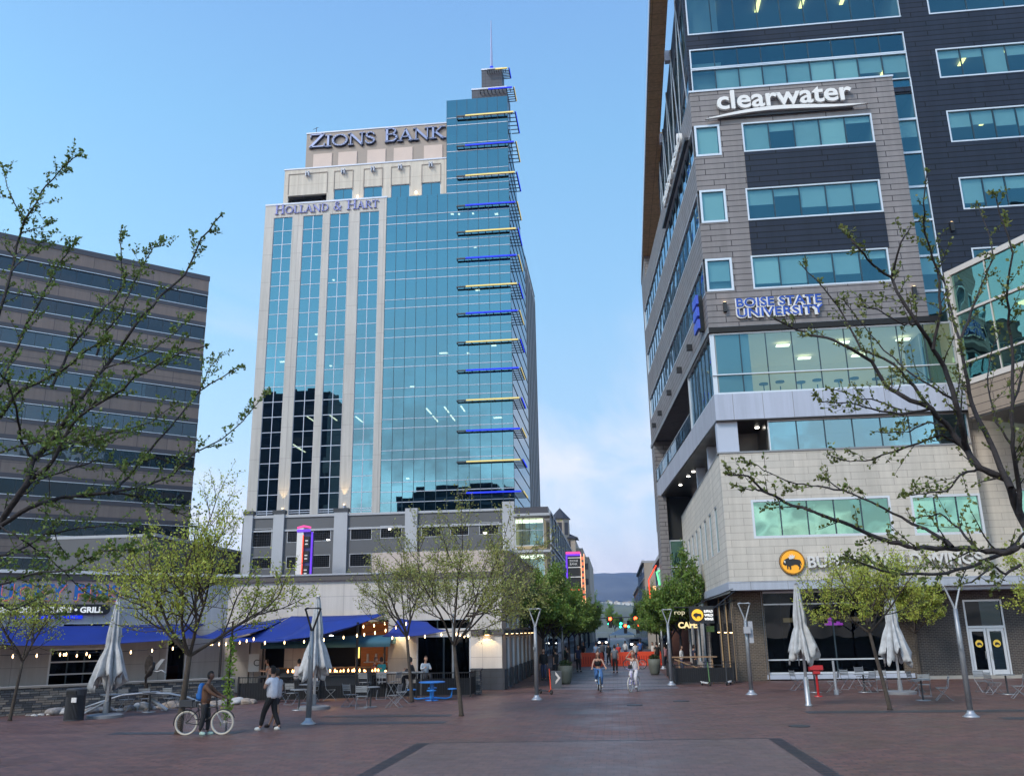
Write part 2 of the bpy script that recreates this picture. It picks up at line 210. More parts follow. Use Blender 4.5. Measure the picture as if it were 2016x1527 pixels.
# ---------------------------------------------------------------- mesh builder
class MB:
    def __init__(s, T=None): s.v = []; s.f = []; s.T = T
    def p(s, q): s.v.append(tuple(s.T @ Vector(q)) if s.T else tuple(q)); return len(s.v)-1
    def face(s, *q): s.f.append(tuple(s.p(a) for a in q)); return s
    def box(s, x0, x1, y0, y1, z0, z1, T=None):
        if x0 > x1: x0, x1 = x1, x0
        if y0 > y1: y0, y1 = y1, y0
        if z0 > z1: z0, z1 = z1, z0
        c = [(x0, y0, z0), (x1, y0, z0), (x1, y1, z0), (x0, y1, z0), (x0, y0, z1), (x1, y0, z1), (x1, y1, z1), (x0, y1, z1)]
        if T is not None: c = [T @ Vector(q) for q in c]
        i = [s.p(q) for q in c]
        for f in ((0, 3, 2, 1), (4, 5, 6, 7), (0, 1, 5, 4), (1, 2, 6, 5), (2, 3, 7, 6), (3, 0, 4, 7)): s.f.append(tuple(i[k] for k in f))
        return s
    def prism(s, pts, z0, z1):           # vertical prism over a plan polygon
        n = len(pts); a = [s.p((x, y, z0)) for x, y in pts]; b = [s.p((x, y, z1)) for x, y in pts]
        for k in range(n): j = (k+1) % n; s.f.append((a[k], a[j], b[j], b[k]))
        s.f.append(tuple(b)); s.f.append(tuple(reversed(a))); return s
    def slab(s, pts, y0, y1):            # polygon in (x, z), thick along y
        n = len(pts); a = [s.p((x, y0, z)) for x, z in pts]; b = [s.p((x, y1, z)) for x, z in pts]
        for k in range(n): j = (k+1) % n; s.f.append((a[k], a[j], b[j], b[k]))
        s.f.append(tuple(reversed(b))); s.f.append(tuple(a)); return s
    def tube(s, pts, r, n=6, cap=True):
        pts = [Vector(q) for q in pts]; rs = r if isinstance(r, (list, tuple)) else [r]*len(pts); rings = []
        ref = None
        for k, q in enumerate(pts):
            d = (pts[min(k+1, len(pts)-1)]-pts[max(k-1, 0)])
            d = d.normalized() if d.length > 1e-9 else Vector((0, 0, 1))
            if ref is None: ref = Vector((1, 0, 0)) if abs(d.x) < .8 else Vector((0, 1, 0))
            u = d.cross(ref).normalized(); v = d.cross(u)
            rings.append([s.p(q+(u*math.cos(t)+v*math.sin(t))*rs[k]) for t in [2*math.pi*j/n for j in range(n)]])
        for a, b in zip(rings, rings[1:]):
            for j in range(n): s.f.append((a[j], a[(j+1) % n], b[(j+1) % n], b[j]))
        if cap: s.f.append(tuple(reversed(rings[0]))); s.f.append(tuple(rings[-1]))
        return s
    def lathe(s, prof, c=(0, 0, 0), n=16, sx=1., sy=1.):
        rings = [[s.p((c[0]+r*sx*math.cos(2*math.pi*j/n), c[1]+r*sy*math.sin(2*math.pi*j/n), c[2]+z)) for j in range(n)] for r, z in prof]
        for a, b in zip(rings, rings[1:]):
            for j in range(n): s.f.append((a[j], a[(j+1) % n], b[(j+1) % n], b[j]))
        s.f.append(tuple(reversed(rings[0]))); s.f.append(tuple(rings[-1])); return s
    def ring(s, c, ra, rt, ax='x', n=20, m=6):   # torus about an axis
        g = []
        for i in range(n):
            t = 2*math.pi*i/n; row = []
            for j in range(m):
                u = 2*math.pi*j/m; rr = ra+rt*math.cos(u); h = rt*math.sin(u)
                q = {'x': (h, rr*math.cos(t), rr*math.sin(t)), 'y': (rr*math.cos(t), h, rr*math.sin(t)), 'z': (rr*math.cos(t), rr*math.sin(t), h)}[ax]
                row.append(s.p((c[0]+q[0], c[1]+q[1], c[2]+q[2])))
            g.append(row)
        for i in range(n):
            for j in range(m): s.f.append((g[i][j], g[(i+1) % n][j], g[(i+1) % n][(j+1) % m], g[i][(j+1) % m]))
        return s
    def wall(s, x0, x1, z0, z1, holes=(), y=0., t=.25):   # front face with real openings and reveals, facing -y
        xs = sorted({x0, x1, *[min(max(h[i], x0), x1) for h in holes for i in (0, 1)]}); zs = sorted({z0, z1, *[min(max(h[i], z0), z1) for h in holes for i in (2, 3)]})
        for a, b in zip(xs, xs[1:]):
            for c, d in zip(zs, zs[1:]):
                mx, mz = (a+b)/2, (c+d)/2
                if any(h[0] < mx < h[1] and h[2] < mz < h[3] for h in holes): continue
                s.face((a, y, c), (b, y, c), (b, y, d), (a, y, d))
        for h in holes:
            a, b, c, d = h[:4]; e = y+t
            s.face((a, y, c), (a, e, c), (b, e, c), (b, y, c)); s.face((a, y, d), (b, y, d), (b, e, d), (a, e, d))
            s.face((a, y, c), (a, y, d), (a, e, d), (a, e, c)); s.face((b, y, c), (b, e, c), (b, e, d), (b, y, d))
        return s
    def build(s, name, m, parent=None, smooth=False, **tags):
        me = bpy.data.meshes.new(name); me.from_pydata(s.v, [], s.f)
        me.materials.append(M[m] if isinstance(m, str) else m)
        if smooth: me.polygons.foreach_set('use_smooth', [True]*len(me.polygons))
        o = bpy.data.objects.new(name, me); C.objects.link(o)
        if parent is not None: o.parent = parent
        for k, v in tags.items(): o[k] = v
        return o
def thing(name, label, cat, loc=(0, 0, 0), rz=0., group=None):
    o = bpy.data.objects.new(name, None); C.objects.link(o); o.location = loc; o.rotation_euler = (0, 0, rz); o.empty_display_size = .2
    o['label'] = label; o['category'] = cat
    if group: o['group'] = group
    return o
def tag(o, label, cat, group=None):
    o['label'] = label; o['category'] = cat
    if group: o['group'] = group
    return o
def dupt(o, loc, rz=0., label=None, s=None):
    c = o.copy(); C.objects.link(c); c.location = loc; c.rotation_euler = (0, 0, rz)
    if s: c.scale = (s, s, s)
    if label: c['label'] = label
    def rec(a, b):
        for ch in a.children:
            d = ch.copy(); C.objects.link(d); d.parent = b; rec(ch, d)
    rec(o, c); return c
TMP = bpy.data.scenes.new('workbench'); TVL = TMP.view_layers[0]
def bake(o):                            # modifiers / font applied in a side scene, so the big scene is not re-evaluated
    TMP.collection.objects.link(o); TVL.update()
    me = bpy.data.meshes.new_from_object(o.evaluated_get(TVL.depsgraph)); bpy.data.objects.remove(o); return me
def text(body, size, m, parent, T, ext=.04, off=0., name='lettering', align='LEFT', sx=1., spacing=1., fit=None, shear=0.):
    cu = bpy.data.curves.new(name, 'FONT'); cu.body = body; cu.size = size; cu.extrude = ext; cu.offset = off; cu.align_x = align; cu.space_character = spacing; cu.shear = shear; cu.resolution_u = 3
    o = bpy.data.objects.new(name, cu)
    me = bake(o)
    xs = [v.co.x for v in me.vertices]; k = (fit/(max(xs)-min(xs))) if fit else sx; x0 = min(xs) if fit else 0
    me.transform(T @ Matrix.Rotation(R(90), 4, 'X') @ Matrix.Diagonal((k, 1, 1, 1)) @ Matrix.Translation((-x0, 0, 0)))
    me.materials.clear(); me.materials.append(M[m] if isinstance(m, str) else m)
    q = bpy.data.objects.new(name, me); C.objects.link(q); q.parent = parent; return q
TR = lambda x, y, z: Matrix.Translation((x, y, z))
RZ = lambda a: Matrix.Rotation(a, 4, 'Z')
RX = lambda a: Matrix.Rotation(a, 4, 'X')
RY = lambda a: Matrix.Rotation(a, 4, 'Y')
def q2(px, py, y): a = aty(px, py, y); return a.x, a.z
def rect(a, b, y):                     # (x0, x1, z0, z1) on the plane Y = y
    x0, z1 = q2(*a, y); x1, z0 = q2(*b, y); return x0, x1, z0, z1
# ================================================================ ground
g = MB().face((-900, -160, 0), (900, -160, 0), (900, 7000, 0), (-900, 7000, 0))
g.build('ground', mat('far_ground', (.10, .10, .07), .9, var=.3, vs=.02), kind='structure')
brick_red = masonry('plaza_brick', (.170, .082, .065), (.112, .058, .052), (.055, .040, .042), .44, .22, .018, .50, .35, .5, .22, horizontal=True, rot=0, spec=.55, rv=.13)
brick_gry = masonry('grey_paver', (.18, .145, .155), (.145, .12, .13), (.075, .065, .07), .44, .22, .018, .50, .35, .5, .2, horizontal=True, spec=.55, rv=.12)
brick_dk = masonry('dark_paver', (.05, .056, .068), (.04, .046, .058), (.025, .025, .03), .42, .21, .012, .5, .3, .5, .2, horizontal=True, rv=.1)
MB().face((-70, -30, .004), (60, -30, .004), (60, 112, .004), (-70, 112, .004)).build('plaza_paving', brick_red, kind='structure')
MB().face((-70, 112, .004), (60, 112, .004), (60, 128, .004), (-70, 128, .004)).build('cross_street', mat('asphalt', (.05, .05, .052), .85, var=.2, bump=.3), kind='structure')
MB().face((-3.1, 44.5, .008), (2.9, 44.5, .008), (2.9, 320, .008), (-3.1, 320, .008)).build('street_paving', brick_gry, kind='structure')
MB().face((-30, 128, .006), (30, 128, .006), (30, 330, .006), (-30, 330, .006)).build('far_street', mat('asphalt_far', (.06, .06, .065), .8, var=.2), kind='structure')
pp = [(-4.9, 23.85), (3.75, 24.5), (3.9, 10), (-5.1, 10)]
MB().face(*[(x, y, .008) for x, y in pp][::-1]).build('centre_paving', masonry('mauve_paver', (.155, .10, .09), (.125, .084, .08), (.08, .06, .062), .31, .31, .01, .5, .2, .5, .16, horizontal=True, spec=.5, rv=.12), kind='structure')
bd = MB()
for (xa, ya), (xb, yb), wd in (((-4.9, 23.85), (-5.1, 10), -.34), ((3.75, 24.5), (3.9, 10), .34)):
    n = 62
    for k in range(n):
        f0, f1 = k/n, (k+.62)/n
        y0, y1 = ya+(yb-ya)*f0, ya+(yb-ya)*f1; x = xa+(xb-xa)*f0
        bd.face((x, y0, .012), (x+wd, y0, .012), (x+wd, y1, .012), (x, y1, .012))
bd.face((-4.95, 23.85, .012), (3.8, 24.5, .012), (3.8, 24.58, .012), (-4.95, 23.93, .012))
bd.face((-9, 17.93, .012), (9, 17.93, .012), (9, 17.99, .012), (-9, 17.99, .012))
bd.build('drain_border', brick_dk, kind='structure')
gp = MB()
for x, y, w_, d_ in ((9.9, 31.7, 7.5, .75), (-7.6, 29.2, 4.2, .7), (-13.2, 26.6, 4, .6), (13.8, 29.2, 5, .7), (-8, 31.6, 4.5, .7), (20, 31.5, 9, .7)):
    gp.face((x-w_/2, y-d_/2, .01), (x+w_/2, y-d_/2, .01), (x+w_/2, y+d_/2, .01), (x-w_/2, y+d_/2, .01))
gp.build('grey_paving_strips', brick_dk, kind='structure')
for k, y in enumerate((46, 49, 52.5, 56.5, 61, 66, 72, 79)):
    MB().face((-3.1, y, .013), (2.9, y, .013), (2.9, y+.35, .013), (-3.1, y+.35, .013)).build('dark_paving_course', brick_dk, kind='structure')
# hills
def hills(name, y, base, amp, seed, col, depth=900, sc=1.):
    rd = random.Random(seed); m = MB(); nx, ny = 150, 16; ph = [rd.uniform(0, 6.28) for _ in range(20)]
    W = 2600*sc
    idx = [[0]*(nx+1) for _ in range(ny+1)]
    for j in range(ny+1):
        v = j/ny
        for i in range(nx+1):
            x = -W+2*W*i/nx; r = sum(math.sin(x*.0016*(1.7**k)/sc+ph[k]+v*2.2*k)/(1.55**k) for k in range(8))
            e = math.sin(x*.011/sc+ph[9]+v*7)*.5+math.sin(x*.023/sc+ph[10]-v*5)*.3+math.sin(x*.05+v*11+ph[11])*.18
            h = (base+amp*(r*.45)+ (amp*.5*e*math.sin(min(1, v)*3.14)))*math.sin(v*1.5708)**1.15
            idx[j][i] = m.p((x, y+depth*v, max(-2, h)))
    for j in range(ny):
        for i in range(nx): m.f.append((idx[j][i], idx[j][i+1], idx[j+1][i+1], idx[j+1][i]))
    return m.build(name, col, smooth=True, kind='structure')
hills('hills', 2600, 258, 30, 5, mat('dry_hillside', (.085, .08, .065), .95, var=.35, vs=.006), 1600)
hills('near_hills', 1300, 60, 14, 9, mat('grassy_hillside', (.11, .11, .055), .95, var=.3, vs=.01), 600, .7)
# ================================================================ building helpers
def room(x0, x1, z0, z1, y, d=4., m='room', parent=None, name='room'):   # interior seen through a window
    b = MB(); b.face((x0, y, z0), (x0, y+d, z0), (x1, y+d, z0), (x1, y, z0)); b.face((x0, y, z1), (x1, y, z1), (x1, y+d, z1), (x0, y+d, z1))
    b.face((x0, y, z0), (x0, y, z1), (x0, y+d, z1), (x0, y+d, z0)); b.face((x1, y, z0), (x1, y+d, z0), (x1, y+d, z1), (x1, y, z1)); b.face((x0, y+d, z0), (x0, y+d, z1), (x1, y+d, z1), (x1, y+d, z0))
    return b.build(name, m, parent)
def window(root, r, y, n, gl='cglass', fr='alu', fw=.09, blinds=None, T=None, rows=(), name='window', d=4., rm='room', mull=.06, rec=.1, lights=(), seed=0):
    x0, x1, z0, z1 = r; f = MB(T)
    for a in ((x0, x1, z0, z0+fw), (x0, x1, z1-fw, z1)): f.box(a[0], a[1], y, y+rec+.06, a[2], a[3])
    for a in ((x0, x0+fw), (x1-fw, x1)): f.box(a[0], a[1], y+.002, y+rec+.06, z0+fw, z1-fw)
    step = (x1-x0-2*fw)/n
    for h in rows: f.box(x0+fw, x1-fw, y+rec-.06, y+rec+.055, h-mull/2, h+mull/2)
    w_ = f.build(name, fr, root)
    if n > 1:
        f2 = MB(T)
        for k in range(1, n): c = x0+fw+step*k; f2.box(c-mull/2, c+mull/2, y+rec-.04, y+rec+.04, z0+fw, z1-fw)
        f2.build('glazing_frame', fr if mull > .08 else 'mull', w_)
    g_ = MB(T).face((x0+fw, y+rec, z0+fw), (x1-fw, y+rec, z0+fw), (x1-fw, y+rec, z1-fw), (x0+fw, y+rec, z1-fw)); g_.build('pane', gl, w_)
    if rm:
        b = MB(T); X0, X1, Z0, Z1, Y = x0+.02, x1-.02, z0+.02, z1-.02, y+rec+.08
        b.face((X0, Y, Z0), (X0, Y+d, Z0), (X1, Y+d, Z0), (X1, Y, Z0)); b.face((X0, Y, Z1), (X1, Y, Z1), (X1, Y+d, Z1), (X0, Y+d, Z1))
        b.face((X0, Y, Z0), (X0, Y, Z1), (X0, Y+d, Z1), (X0, Y+d, Z0)); b.face((X1, Y, Z0), (X1, Y+d, Z0), (X1, Y+d, Z1), (X1, Y, Z1)); b.face((X0, Y+d, Z0), (X0, Y+d, Z1), (X1, Y+d, Z1), (X1, Y+d, Z0))
        b.build('interior', rm, w_)
    if blinds:
        for k, v in enumerate(blinds):
            if not v: continue
            c = x0+fw+step*k
            MB(T).box(c+.03, c+step-.03, y+rec+.10, y+rec+.115, z1-fw-(z1-z0-2*fw)*abs(v), z1-fw).build('blind', 'blind2' if v < 0 else 'blind', w_)
    for lx, lz in lights:   # lamps on the ceiling inside
        c = x0+(x1-x0)*lx; MB(T).box(c-.12, c+.12, y+rec+.5+lz, y+rec+1.7+lz, z1-.16, z1-.12).build('ceiling_light', 'yel_l', w_)
    return w_
# ================================================================ clearwater building
cw = thing('office_building', 'tall office block with taupe and slate siding over limestone lower floors, at the right', 'building', (0, 0, 0))
PF = 48.
W4 = rect((1453.8, 241.4), (1720, 286), PF); W3 = rect((1465.5, 370), (1739, 418), PF); W2 = rect((1477.8, 502.4), (1756.6, 557.7), PF)
W4 = (8.78, 16.55, 30.05, 32.35); W3 = (8.78, 16.55, 25.35, 27.55); W2 = (8.78, 16.55, 21.1, 23.25)
def setxz(a, b, c, d, y=PF): return (q2(*a, y)[0], q2(*b, y)[0], q2(*c, y)[1], q2(*d, y)[1])
W4 = setxz((1462, 270), (1719, 250), (1470, 299), (1470, 241.5)); W3 = setxz((1470, 400), (1735, 380), (1490, 433), (1480, 370)); W2 = setxz((1480, 530), (1752, 520), (1500, 568), (1500, 502))
C4 = (6.12, q2(1419, 280, PF)[0], q2(1400, 307, PF)[1], q2(1390, 247, PF)[1]); C3 = (6.12, q2(1430, 400, PF)[0], q2(1410, 438, PF)[1], q2(1400, 374, PF)[1]); C2 = (6.12, q2(1442, 540, PF)[0], q2(1420, 573, PF)[1], q2(1410, 509, PF)[1])
GX0, GX1, GZ0, GZ1 = 6.1, 18.1, 19.2, 34.45
C4, C3, C2 = [(GX0-.01, C4[1], c[2], c[3]) for c in (C4, C3, C2)]
MB().wall(GX0, GX1, GZ0, GZ1, [W4, W3, W2, C4, C3, C2], PF, .3).face((GX0, PF, GZ1), (GX1, PF, GZ1), (GX1, 50, GZ1), (GX0, 50, GZ1)).face((GX1, PF, GZ0), (GX1, 50, GZ0), (GX1, 50, GZ1), (GX1, PF, GZ1)).face((GX0, PF, GZ0-.02), (GX0, 50.4, GZ0-.02), (GX1, 50.4, GZ0-.02), (GX1, PF, GZ0-.02)).build('taupe_wall', 'greysid', cw)
for a, b in ((W4, W3), (W3, W2)): MB().box(a[0]+.0, a[1]-.0, PF-.04, PF+.02, b[3]+.02, a[2]-.02).build('slate_panel', 'darksid', cw)
MB().box(GX0-.06, GX1+.06, PF-.06, 50, GZ1, GZ1+.12).build('parapet_cap', 'alu', cw)
window(cw, W4, PF, 5, blinds=(.96, .3, .96, -.96, .22), seed=1); window(cw, W3, PF, 5, blinds=(.5, .25, .68, .72, .7)); window(cw, W2, PF, 5, blinds=(-.85, .9, .6, .7, .25))
for c, v in ((C4, -.97), (C3, -.97), (C2, .7)): window(cw, (c[0]+.1, c[1], c[2], c[3]), PF-.03, 1, blinds=(v,), fw=.13, d=2.2)
# side wing, turned 3.4 degrees over the street
SA = R(-3.4); ST = TR(6.1, 48, 0) @ RZ(R(90)-SA)       # local x runs back along the side
ST = Matrix(((math.sin(SA), -math.cos(SA)*-1, 0, 6.1), (math.cos(SA), -math.sin(SA), 0, 48), (0, 0, 1, 0), (0, 0, 0, 1)))
SL = 32.7
wb = [(24.2-.9, 27.25), (18.0, 0)]
sw = MB(ST); sh = []
for zt, zb in ((C4[3], C4[2]), (C3[3], C3[2]), (C2[3], C2[2])): sh.append((.3, SL-.8, zb, zt))
# local +y points into the building (to +X)
sw.wall(0, SL, GZ0, GZ1, sh, 0, .35); sw.face((SL, 0, GZ0), (SL, 6, GZ0), (SL, 6, GZ1), (SL, 0, GZ1)); sw.face((0, 0, GZ1), (SL, 0, GZ1), (SL, 6, GZ1), (0, 3, GZ1)); sw.face((0, 0, GZ0), (0, 3, GZ0), (SL, 6, GZ0), (SL, 0, GZ0))
sw.build('side_wall', 'greysid', cw)
for h in sh: window(cw, h, 0, 18, gl='sglass', T=ST, rm='room', d=1.6, fw=.07, mull=.04)
MB(ST).box(-.02, SL, -.08, -.02, GZ0-.35, GZ0-.02).build('soffit_edge', 'bandbk', cw)
# glass storey z 15.26 - 19.2
gx1 = q2(1885, 700, PF)[0]
window(cw, (6.25, gx1, 15.26, 18.85), PF+.1, 9, gl='cglass', fw=.1, mull=.05, d=7., rm='roomw', name='lounge_window', rec=.06)
MB().box(6.1, gx1, PF+.02, PF+.12, 16.35, 16.41).build('balcony_rail', 'alu', cw)
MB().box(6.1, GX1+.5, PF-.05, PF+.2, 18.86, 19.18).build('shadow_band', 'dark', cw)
for x, y in ((7.6, 50), (7.1, 52), (10.2, 50.2), (13.6, 50.2), (17, 50.2), (12, 53), (15.2, 53)): MB().box(x, x+.75, y, y+.35, 18.62, 18.68).build('ceiling_light', 'panel_l', cw)
for k in range(9):
    x = 9.2+k*1.05; MB().lathe([(.02, 0), (.26, .02), (.26, .1), (.02, .12)], (x, 50+.6*(k % 2), 16.2+.25*(k % 2)), 10).lathe([(.03, 0), (.03, .95)], (x, 50+.6*(k % 2), 15.3), 6).build('bar_stool', 'charcoal', cw)
window(cw, (.12, 9.0, 15.26, 18.85), .02, 7, gl='sglass', T=ST, fw=.07, mull=.05, d=2, name='side_window')
MB(ST).box(9.0, 9.08, 0, 3.5, 15.26, 18.85).box(9.1, 31.5, 3.2, 3.3, 15.26, 18.85).build('terrace_wall', 'dark', cw)
MB(ST).face((9, .05, 15.4), (30.6, .05, 15.4), (30.6, .05, 16.4), (9, .05, 16.4)).build('terrace_balustrade', 'cglass', cw)
MB(ST).box(9, 30.6, .02, .08, 16.4, 16.45).build('balustrade_rail', 'alu', cw)
MB(ST).box(30.6, SL, 0, 4, 13.8, GZ0).build('corner_pier', 'greysid', cw)
# pale band and soffit
MB().box(6.1, 19.6, PF, PF+2.3, 13.78, 15.25).build('pale_band', masonry('pale_panels', (.43, .475, .59), (.42, .465, .58), (.24, .25, .28), 1.62, 3.1, .018, .45, .1, 0, .03), cw)
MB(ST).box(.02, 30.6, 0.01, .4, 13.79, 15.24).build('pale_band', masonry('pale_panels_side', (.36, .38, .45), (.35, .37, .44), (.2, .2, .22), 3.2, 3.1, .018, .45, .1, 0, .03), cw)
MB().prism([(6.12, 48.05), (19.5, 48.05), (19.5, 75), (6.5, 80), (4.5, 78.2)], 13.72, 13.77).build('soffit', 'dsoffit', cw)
for x, y in ((6.9, 52), (6.7, 58), (6.2, 64), (6.0, 66), (5.7, 70), (8.6, 50)): MB().lathe([(.12, 0), (.12, .03)], (x, y, 13.68), 8).build('downlight', 'cool', cw)
# recessed storey z 11.95 - 13.72
MB().box(6.12, 7.25, PF+.3, PF+1, 11.92, 13.72).build('corner_pier', 'band', cw)
MB().box(6.3, 6.9, 55, 55.6, 10, 13.72).build('terrace_pier', 'band', cw); MB().box(6.3, 6.9, 62.5, 63.1, 10, 13.72).build('terrace_pier', 'band', cw)
window(cw, (8.9, 19.4, 11.95, 13.72), PF+.35, 7, gl='lglass', fw=.06, mull=.06, d=4, name='strip_window')
MB().box(7.26, 8.9, 51.5, 51.6, 11.92, 13.72).box(8.85, 8.92, 48.8, 51.5, 11.92, 13.72).build('terrace_back_wall', 'dsoffit', cw)
# limestone storeys
S1 = setxz((1481, 1020), (1756, 1010), (1500, 1059), (1500, 983)); S2 = setxz((1796, 1010), (1935, 1010), (1850, 1052), (1850, 973))
SX1 = q2(1933, 1000, PF)[0]
MB().wall(6.1, SX1, 5.07, 11.9, [S1, S2], PF, .3).face((6.1, PF, 11.9), (SX1, PF, 11.9), (SX1, 52, 11.9), (6.1, 52, 11.9)).face((SX1, PF, 4.9), (SX1, 49, 4.9), (SX1, 49, 13.7), (SX1, PF, 11.9)).build('limestone_wall', 'stone', cw)
MB().wall(SX1, 34, 4.9, 14.2, [(SX1+2.2, 30, 6.3, 9.6)], 49, .3).build('limestone_wall', 'stone', cw)
window(cw, (SX1+2.2, 30, 6.3, 9.6), 49, 6, gl='gglass')
window(cw, S1, PF, 5, gl='gglass', fw=.12, d=5, rm='room'); window(cw, S2, PF, 3, gl='gglass', fw=.12, d=5)
MB().box(6.0, SX1+.02, PF-.05, PF+.5, 11.9, 11.98).build('stone_coping', 'bandbk', cw)
LT = Matrix(((0, 1, 0, 6.1), (1, 0, 0, 48), (0, 0, 1, 0), (0, 0, 0, 1)))   # side wall of the lower floors
lh = [(3.2+k*3.1, 4.55+k*3.1, 6.9, 9.5) for k in range(9)]
MB(LT).wall(0, 31, 4.51, 11.9, lh, 0, .12).face((0, 0, 11.9), (31, 0, 11.9), (31, 4, 11.9), (0, 4, 11.9)).build('limestone_side', 'stone', cw)
for h in lh: window(cw, h, .02, 1, gl='gglass', T=LT, fw=.07, d=2., rec=.06)
MB(LT).box(0, 31, -.02, .02, 11.9, 12.0).build('stone_coping', 'bandbk', cw)
# metal canopy fascia
MB().box(6.04, 40, PF-.06, PF+2.1, 4.62, 5.05).build('canopy_fascia', masonry('fascia_panels', (.40, .44, .52), (.39, .43, .51), (.22, .24, .27), 1.9, 1, .015, .4, .1, 0, .03), cw)
MB().box(16.8, 40, PF+.3, PF+2.05, 4.42, 4.6).build('lower_fascia', 'band', cw)
MB(LT).box(0, 31, -.07, .6, 4.62, 5.06).build('canopy_fascia', 'band', cw)
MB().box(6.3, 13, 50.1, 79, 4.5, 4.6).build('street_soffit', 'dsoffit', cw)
# ground floor
D0 = (q2(1897, 1200, 50)[0], q2(1982, 1250, 50)[0], .12, 3.95)
SW = (7.95, 15.25, .32, 4.6)
MB().wall(6.45, 40, 0, 4.62, [SW, D0], 50, .3).build('brick_wall', 'brick', cw)
MB().box(6.4, 7.93, 49.9, 50.6, 0, 4.6).build('brick_pier', 'brickw', cw)
for x in (6.36, 7.96): MB().box(x, x+.06, 49.84, 49.9, 0, 4.6).build('pier_trim', 'brickw', cw)
MB().box(14.95, 15.75, 49.9, 50.2, 0, 4.5).build('brick_pier', 'brickw', cw)
wf = window(cw, SW, 50, 2, gl='dglass', fw=.1, rows=(1.05, 3.92), d=6, rm='roomd', name='shop_window', mull=.07)
MB().box(7.9, 15.4, 49.86, 50.1, .08, .3).build('window_sill', 'band', cw)
MB().box(15.5, 40, 49.7, 50.0, 0, .16).build('plinth', 'concrete', cw)
for x, z in ((9.0, 3.1), (12.9, 3.1)): MB().box(x, x+1.5, 52.5, 52.6, z-.12, z+.12).build('menu_board', lamp_m('menu_glow', (.5, .36, .2), .5), wf)
tv = MB().box(11.55, 12.75, 52.3, 52.4, 2.75, 3.45).build('television', 'dark', wf)
MB().box(11.65, 12.65, 52.28, 52.299, 2.78, 2.9).box(11.85, 12.15, 52.28, 52.299, 2.9, 3.2).box(12.3, 12.5, 52.28, 52.299, 2.9, 3.02).build('screen', lamp_m('screen_glow', (.7, .1, .9), 1.2), wf)
for k in range(6):
    x = 8.6+k*1.1; MB().box(x, x+.55, 51.4, 51.9, 1.0, 1.05).box(x+.25, x+.3, 51.6, 51.65, .3, 1).box(x+.02, x+.06, 51.4, 51.44, 1.05, 1.5).build('dining_table', 'charcoal', wf)
# door
dr = MB(); x0, x1 = D0[0], D0[1]; xm = (x0+x1)/2
dr.box(x0, x0+.09, 50.0, 50.14, .12, 3.95).box(x1-.09, x1, 50.0, 50.14, .12, 3.95).box(x0+.09, x1-.09, 50.0, 50.14, 3.86, 3.95).box(x0+.09, x1-.09, 49.99, 50.15, 2.5, 2.62)
dr_o = dr.build('door_frame', 'alu', cw)
for a, b in ((x0+.11, xm-.02), (xm+.02, x1-.11)):
    d_ = MB().box(a, a+.13, 50.02, 50.08, .14, 2.48).box(b-.13, b, 50.02, 50.08, .14, 2.48).box(a+.13, b-.13, 50.02, 50.08, 2.34, 2.48).box(a+.13, b-.13, 50.02, 50.08, .14, .42).build('door', 'alu', cw)
    MB().face((a+.13, 50.05, .42), (b-.13, 50.05, .42), (b-.13, 50.05, 2.34), (a+.13, 50.05, 2.34)).build('pane', 'dglass', d_)
    c = (a+b)/2; MB().lathe([(.19, 0), (.19, .012)], (0, 0, 0), 18).build('door_emblem', mat('emblem_yellow', (.85, .6, .08), .5), d_).matrix_local = TR(c, 50.03, 1.72) @ RX(R(90))
    MB().slab([(c-.12, 1.68), (c-.09, 1.77), (c+.0, 1.79), (c+.1, 1.74), (c+.13, 1.66), (c+.08, 1.62), (c+.06, 1.67), (c-.05, 1.66), (c-.07, 1.61)], 50.005, 50.014).build('door_emblem', 'black', d_)
    MB().tube([(b-.2 if a < xm-.3 and b < xm else a+.07, 49.96, .95), (b-.2 if a < xm-.3 and b < xm else a+.07, 49.96, 1.35)], .015).build('handle', 'steel', d_)
MB().face((x0+.09, 50.07, 2.62), (x1-.09, 50.07, 2.62), (x1-.09, 50.07, 3.86), (x0+.09, 50.07, 3.86)).build('transom_pane', 'dglass', cw)
MB().box(x0, x1, 50.16, 53, 0, .1).box(x0, x1, 53, 53.1, 0, 4).build('vestibule', 'roomd', cw)
# street side ground floor: piers with trims coloured bright as if lit, dark glass between
for k, y in enumerate((51.6, 54.2, 57.6)):
    MB().box(6.55, 7.0, y, y+1.1, 0, 4.5).build('brick_pier', 'brick', cw)
    MB().box(6.5, 6.56, y-.1, y-.02, 0, 4.5).build('pier_trim', mat('lit_look_bronze_trim%d' % k, (.5, .36, .2), .6), cw)
    MB().box(6.38, 6.54, y+.3, y+.5, 2.5, 3.0).build('wall_sconce', 'black', cw); MB().box(6.4, 6.52, y+.32, y+.48, 2.46, 2.5).build('sconce_lamp', 'warm', cw)
MB().box(7.05, 7.1, 50.6, 61, 0, 4.5).build('side_glass', 'dglass', cw); MB().box(9, 9.1, 50.5, 61, 0, 4.5).build('back_wall', 'roomd', cw)
MB(LT).wall(13.5, 31, 0, 4.6, [(15.5+k*4.1, 18.2+k*4.1, .3, 3.6) for k in range(4)], .12, .3).build('limestone_base', 'stone', cw)
for k in range(4): window(cw, (15.5+k*4.1, 18.2+k*4.1, .3, 3.6), .14, 4, gl='cglass', T=LT, fw=.08, d=1.5, rm='roomd')
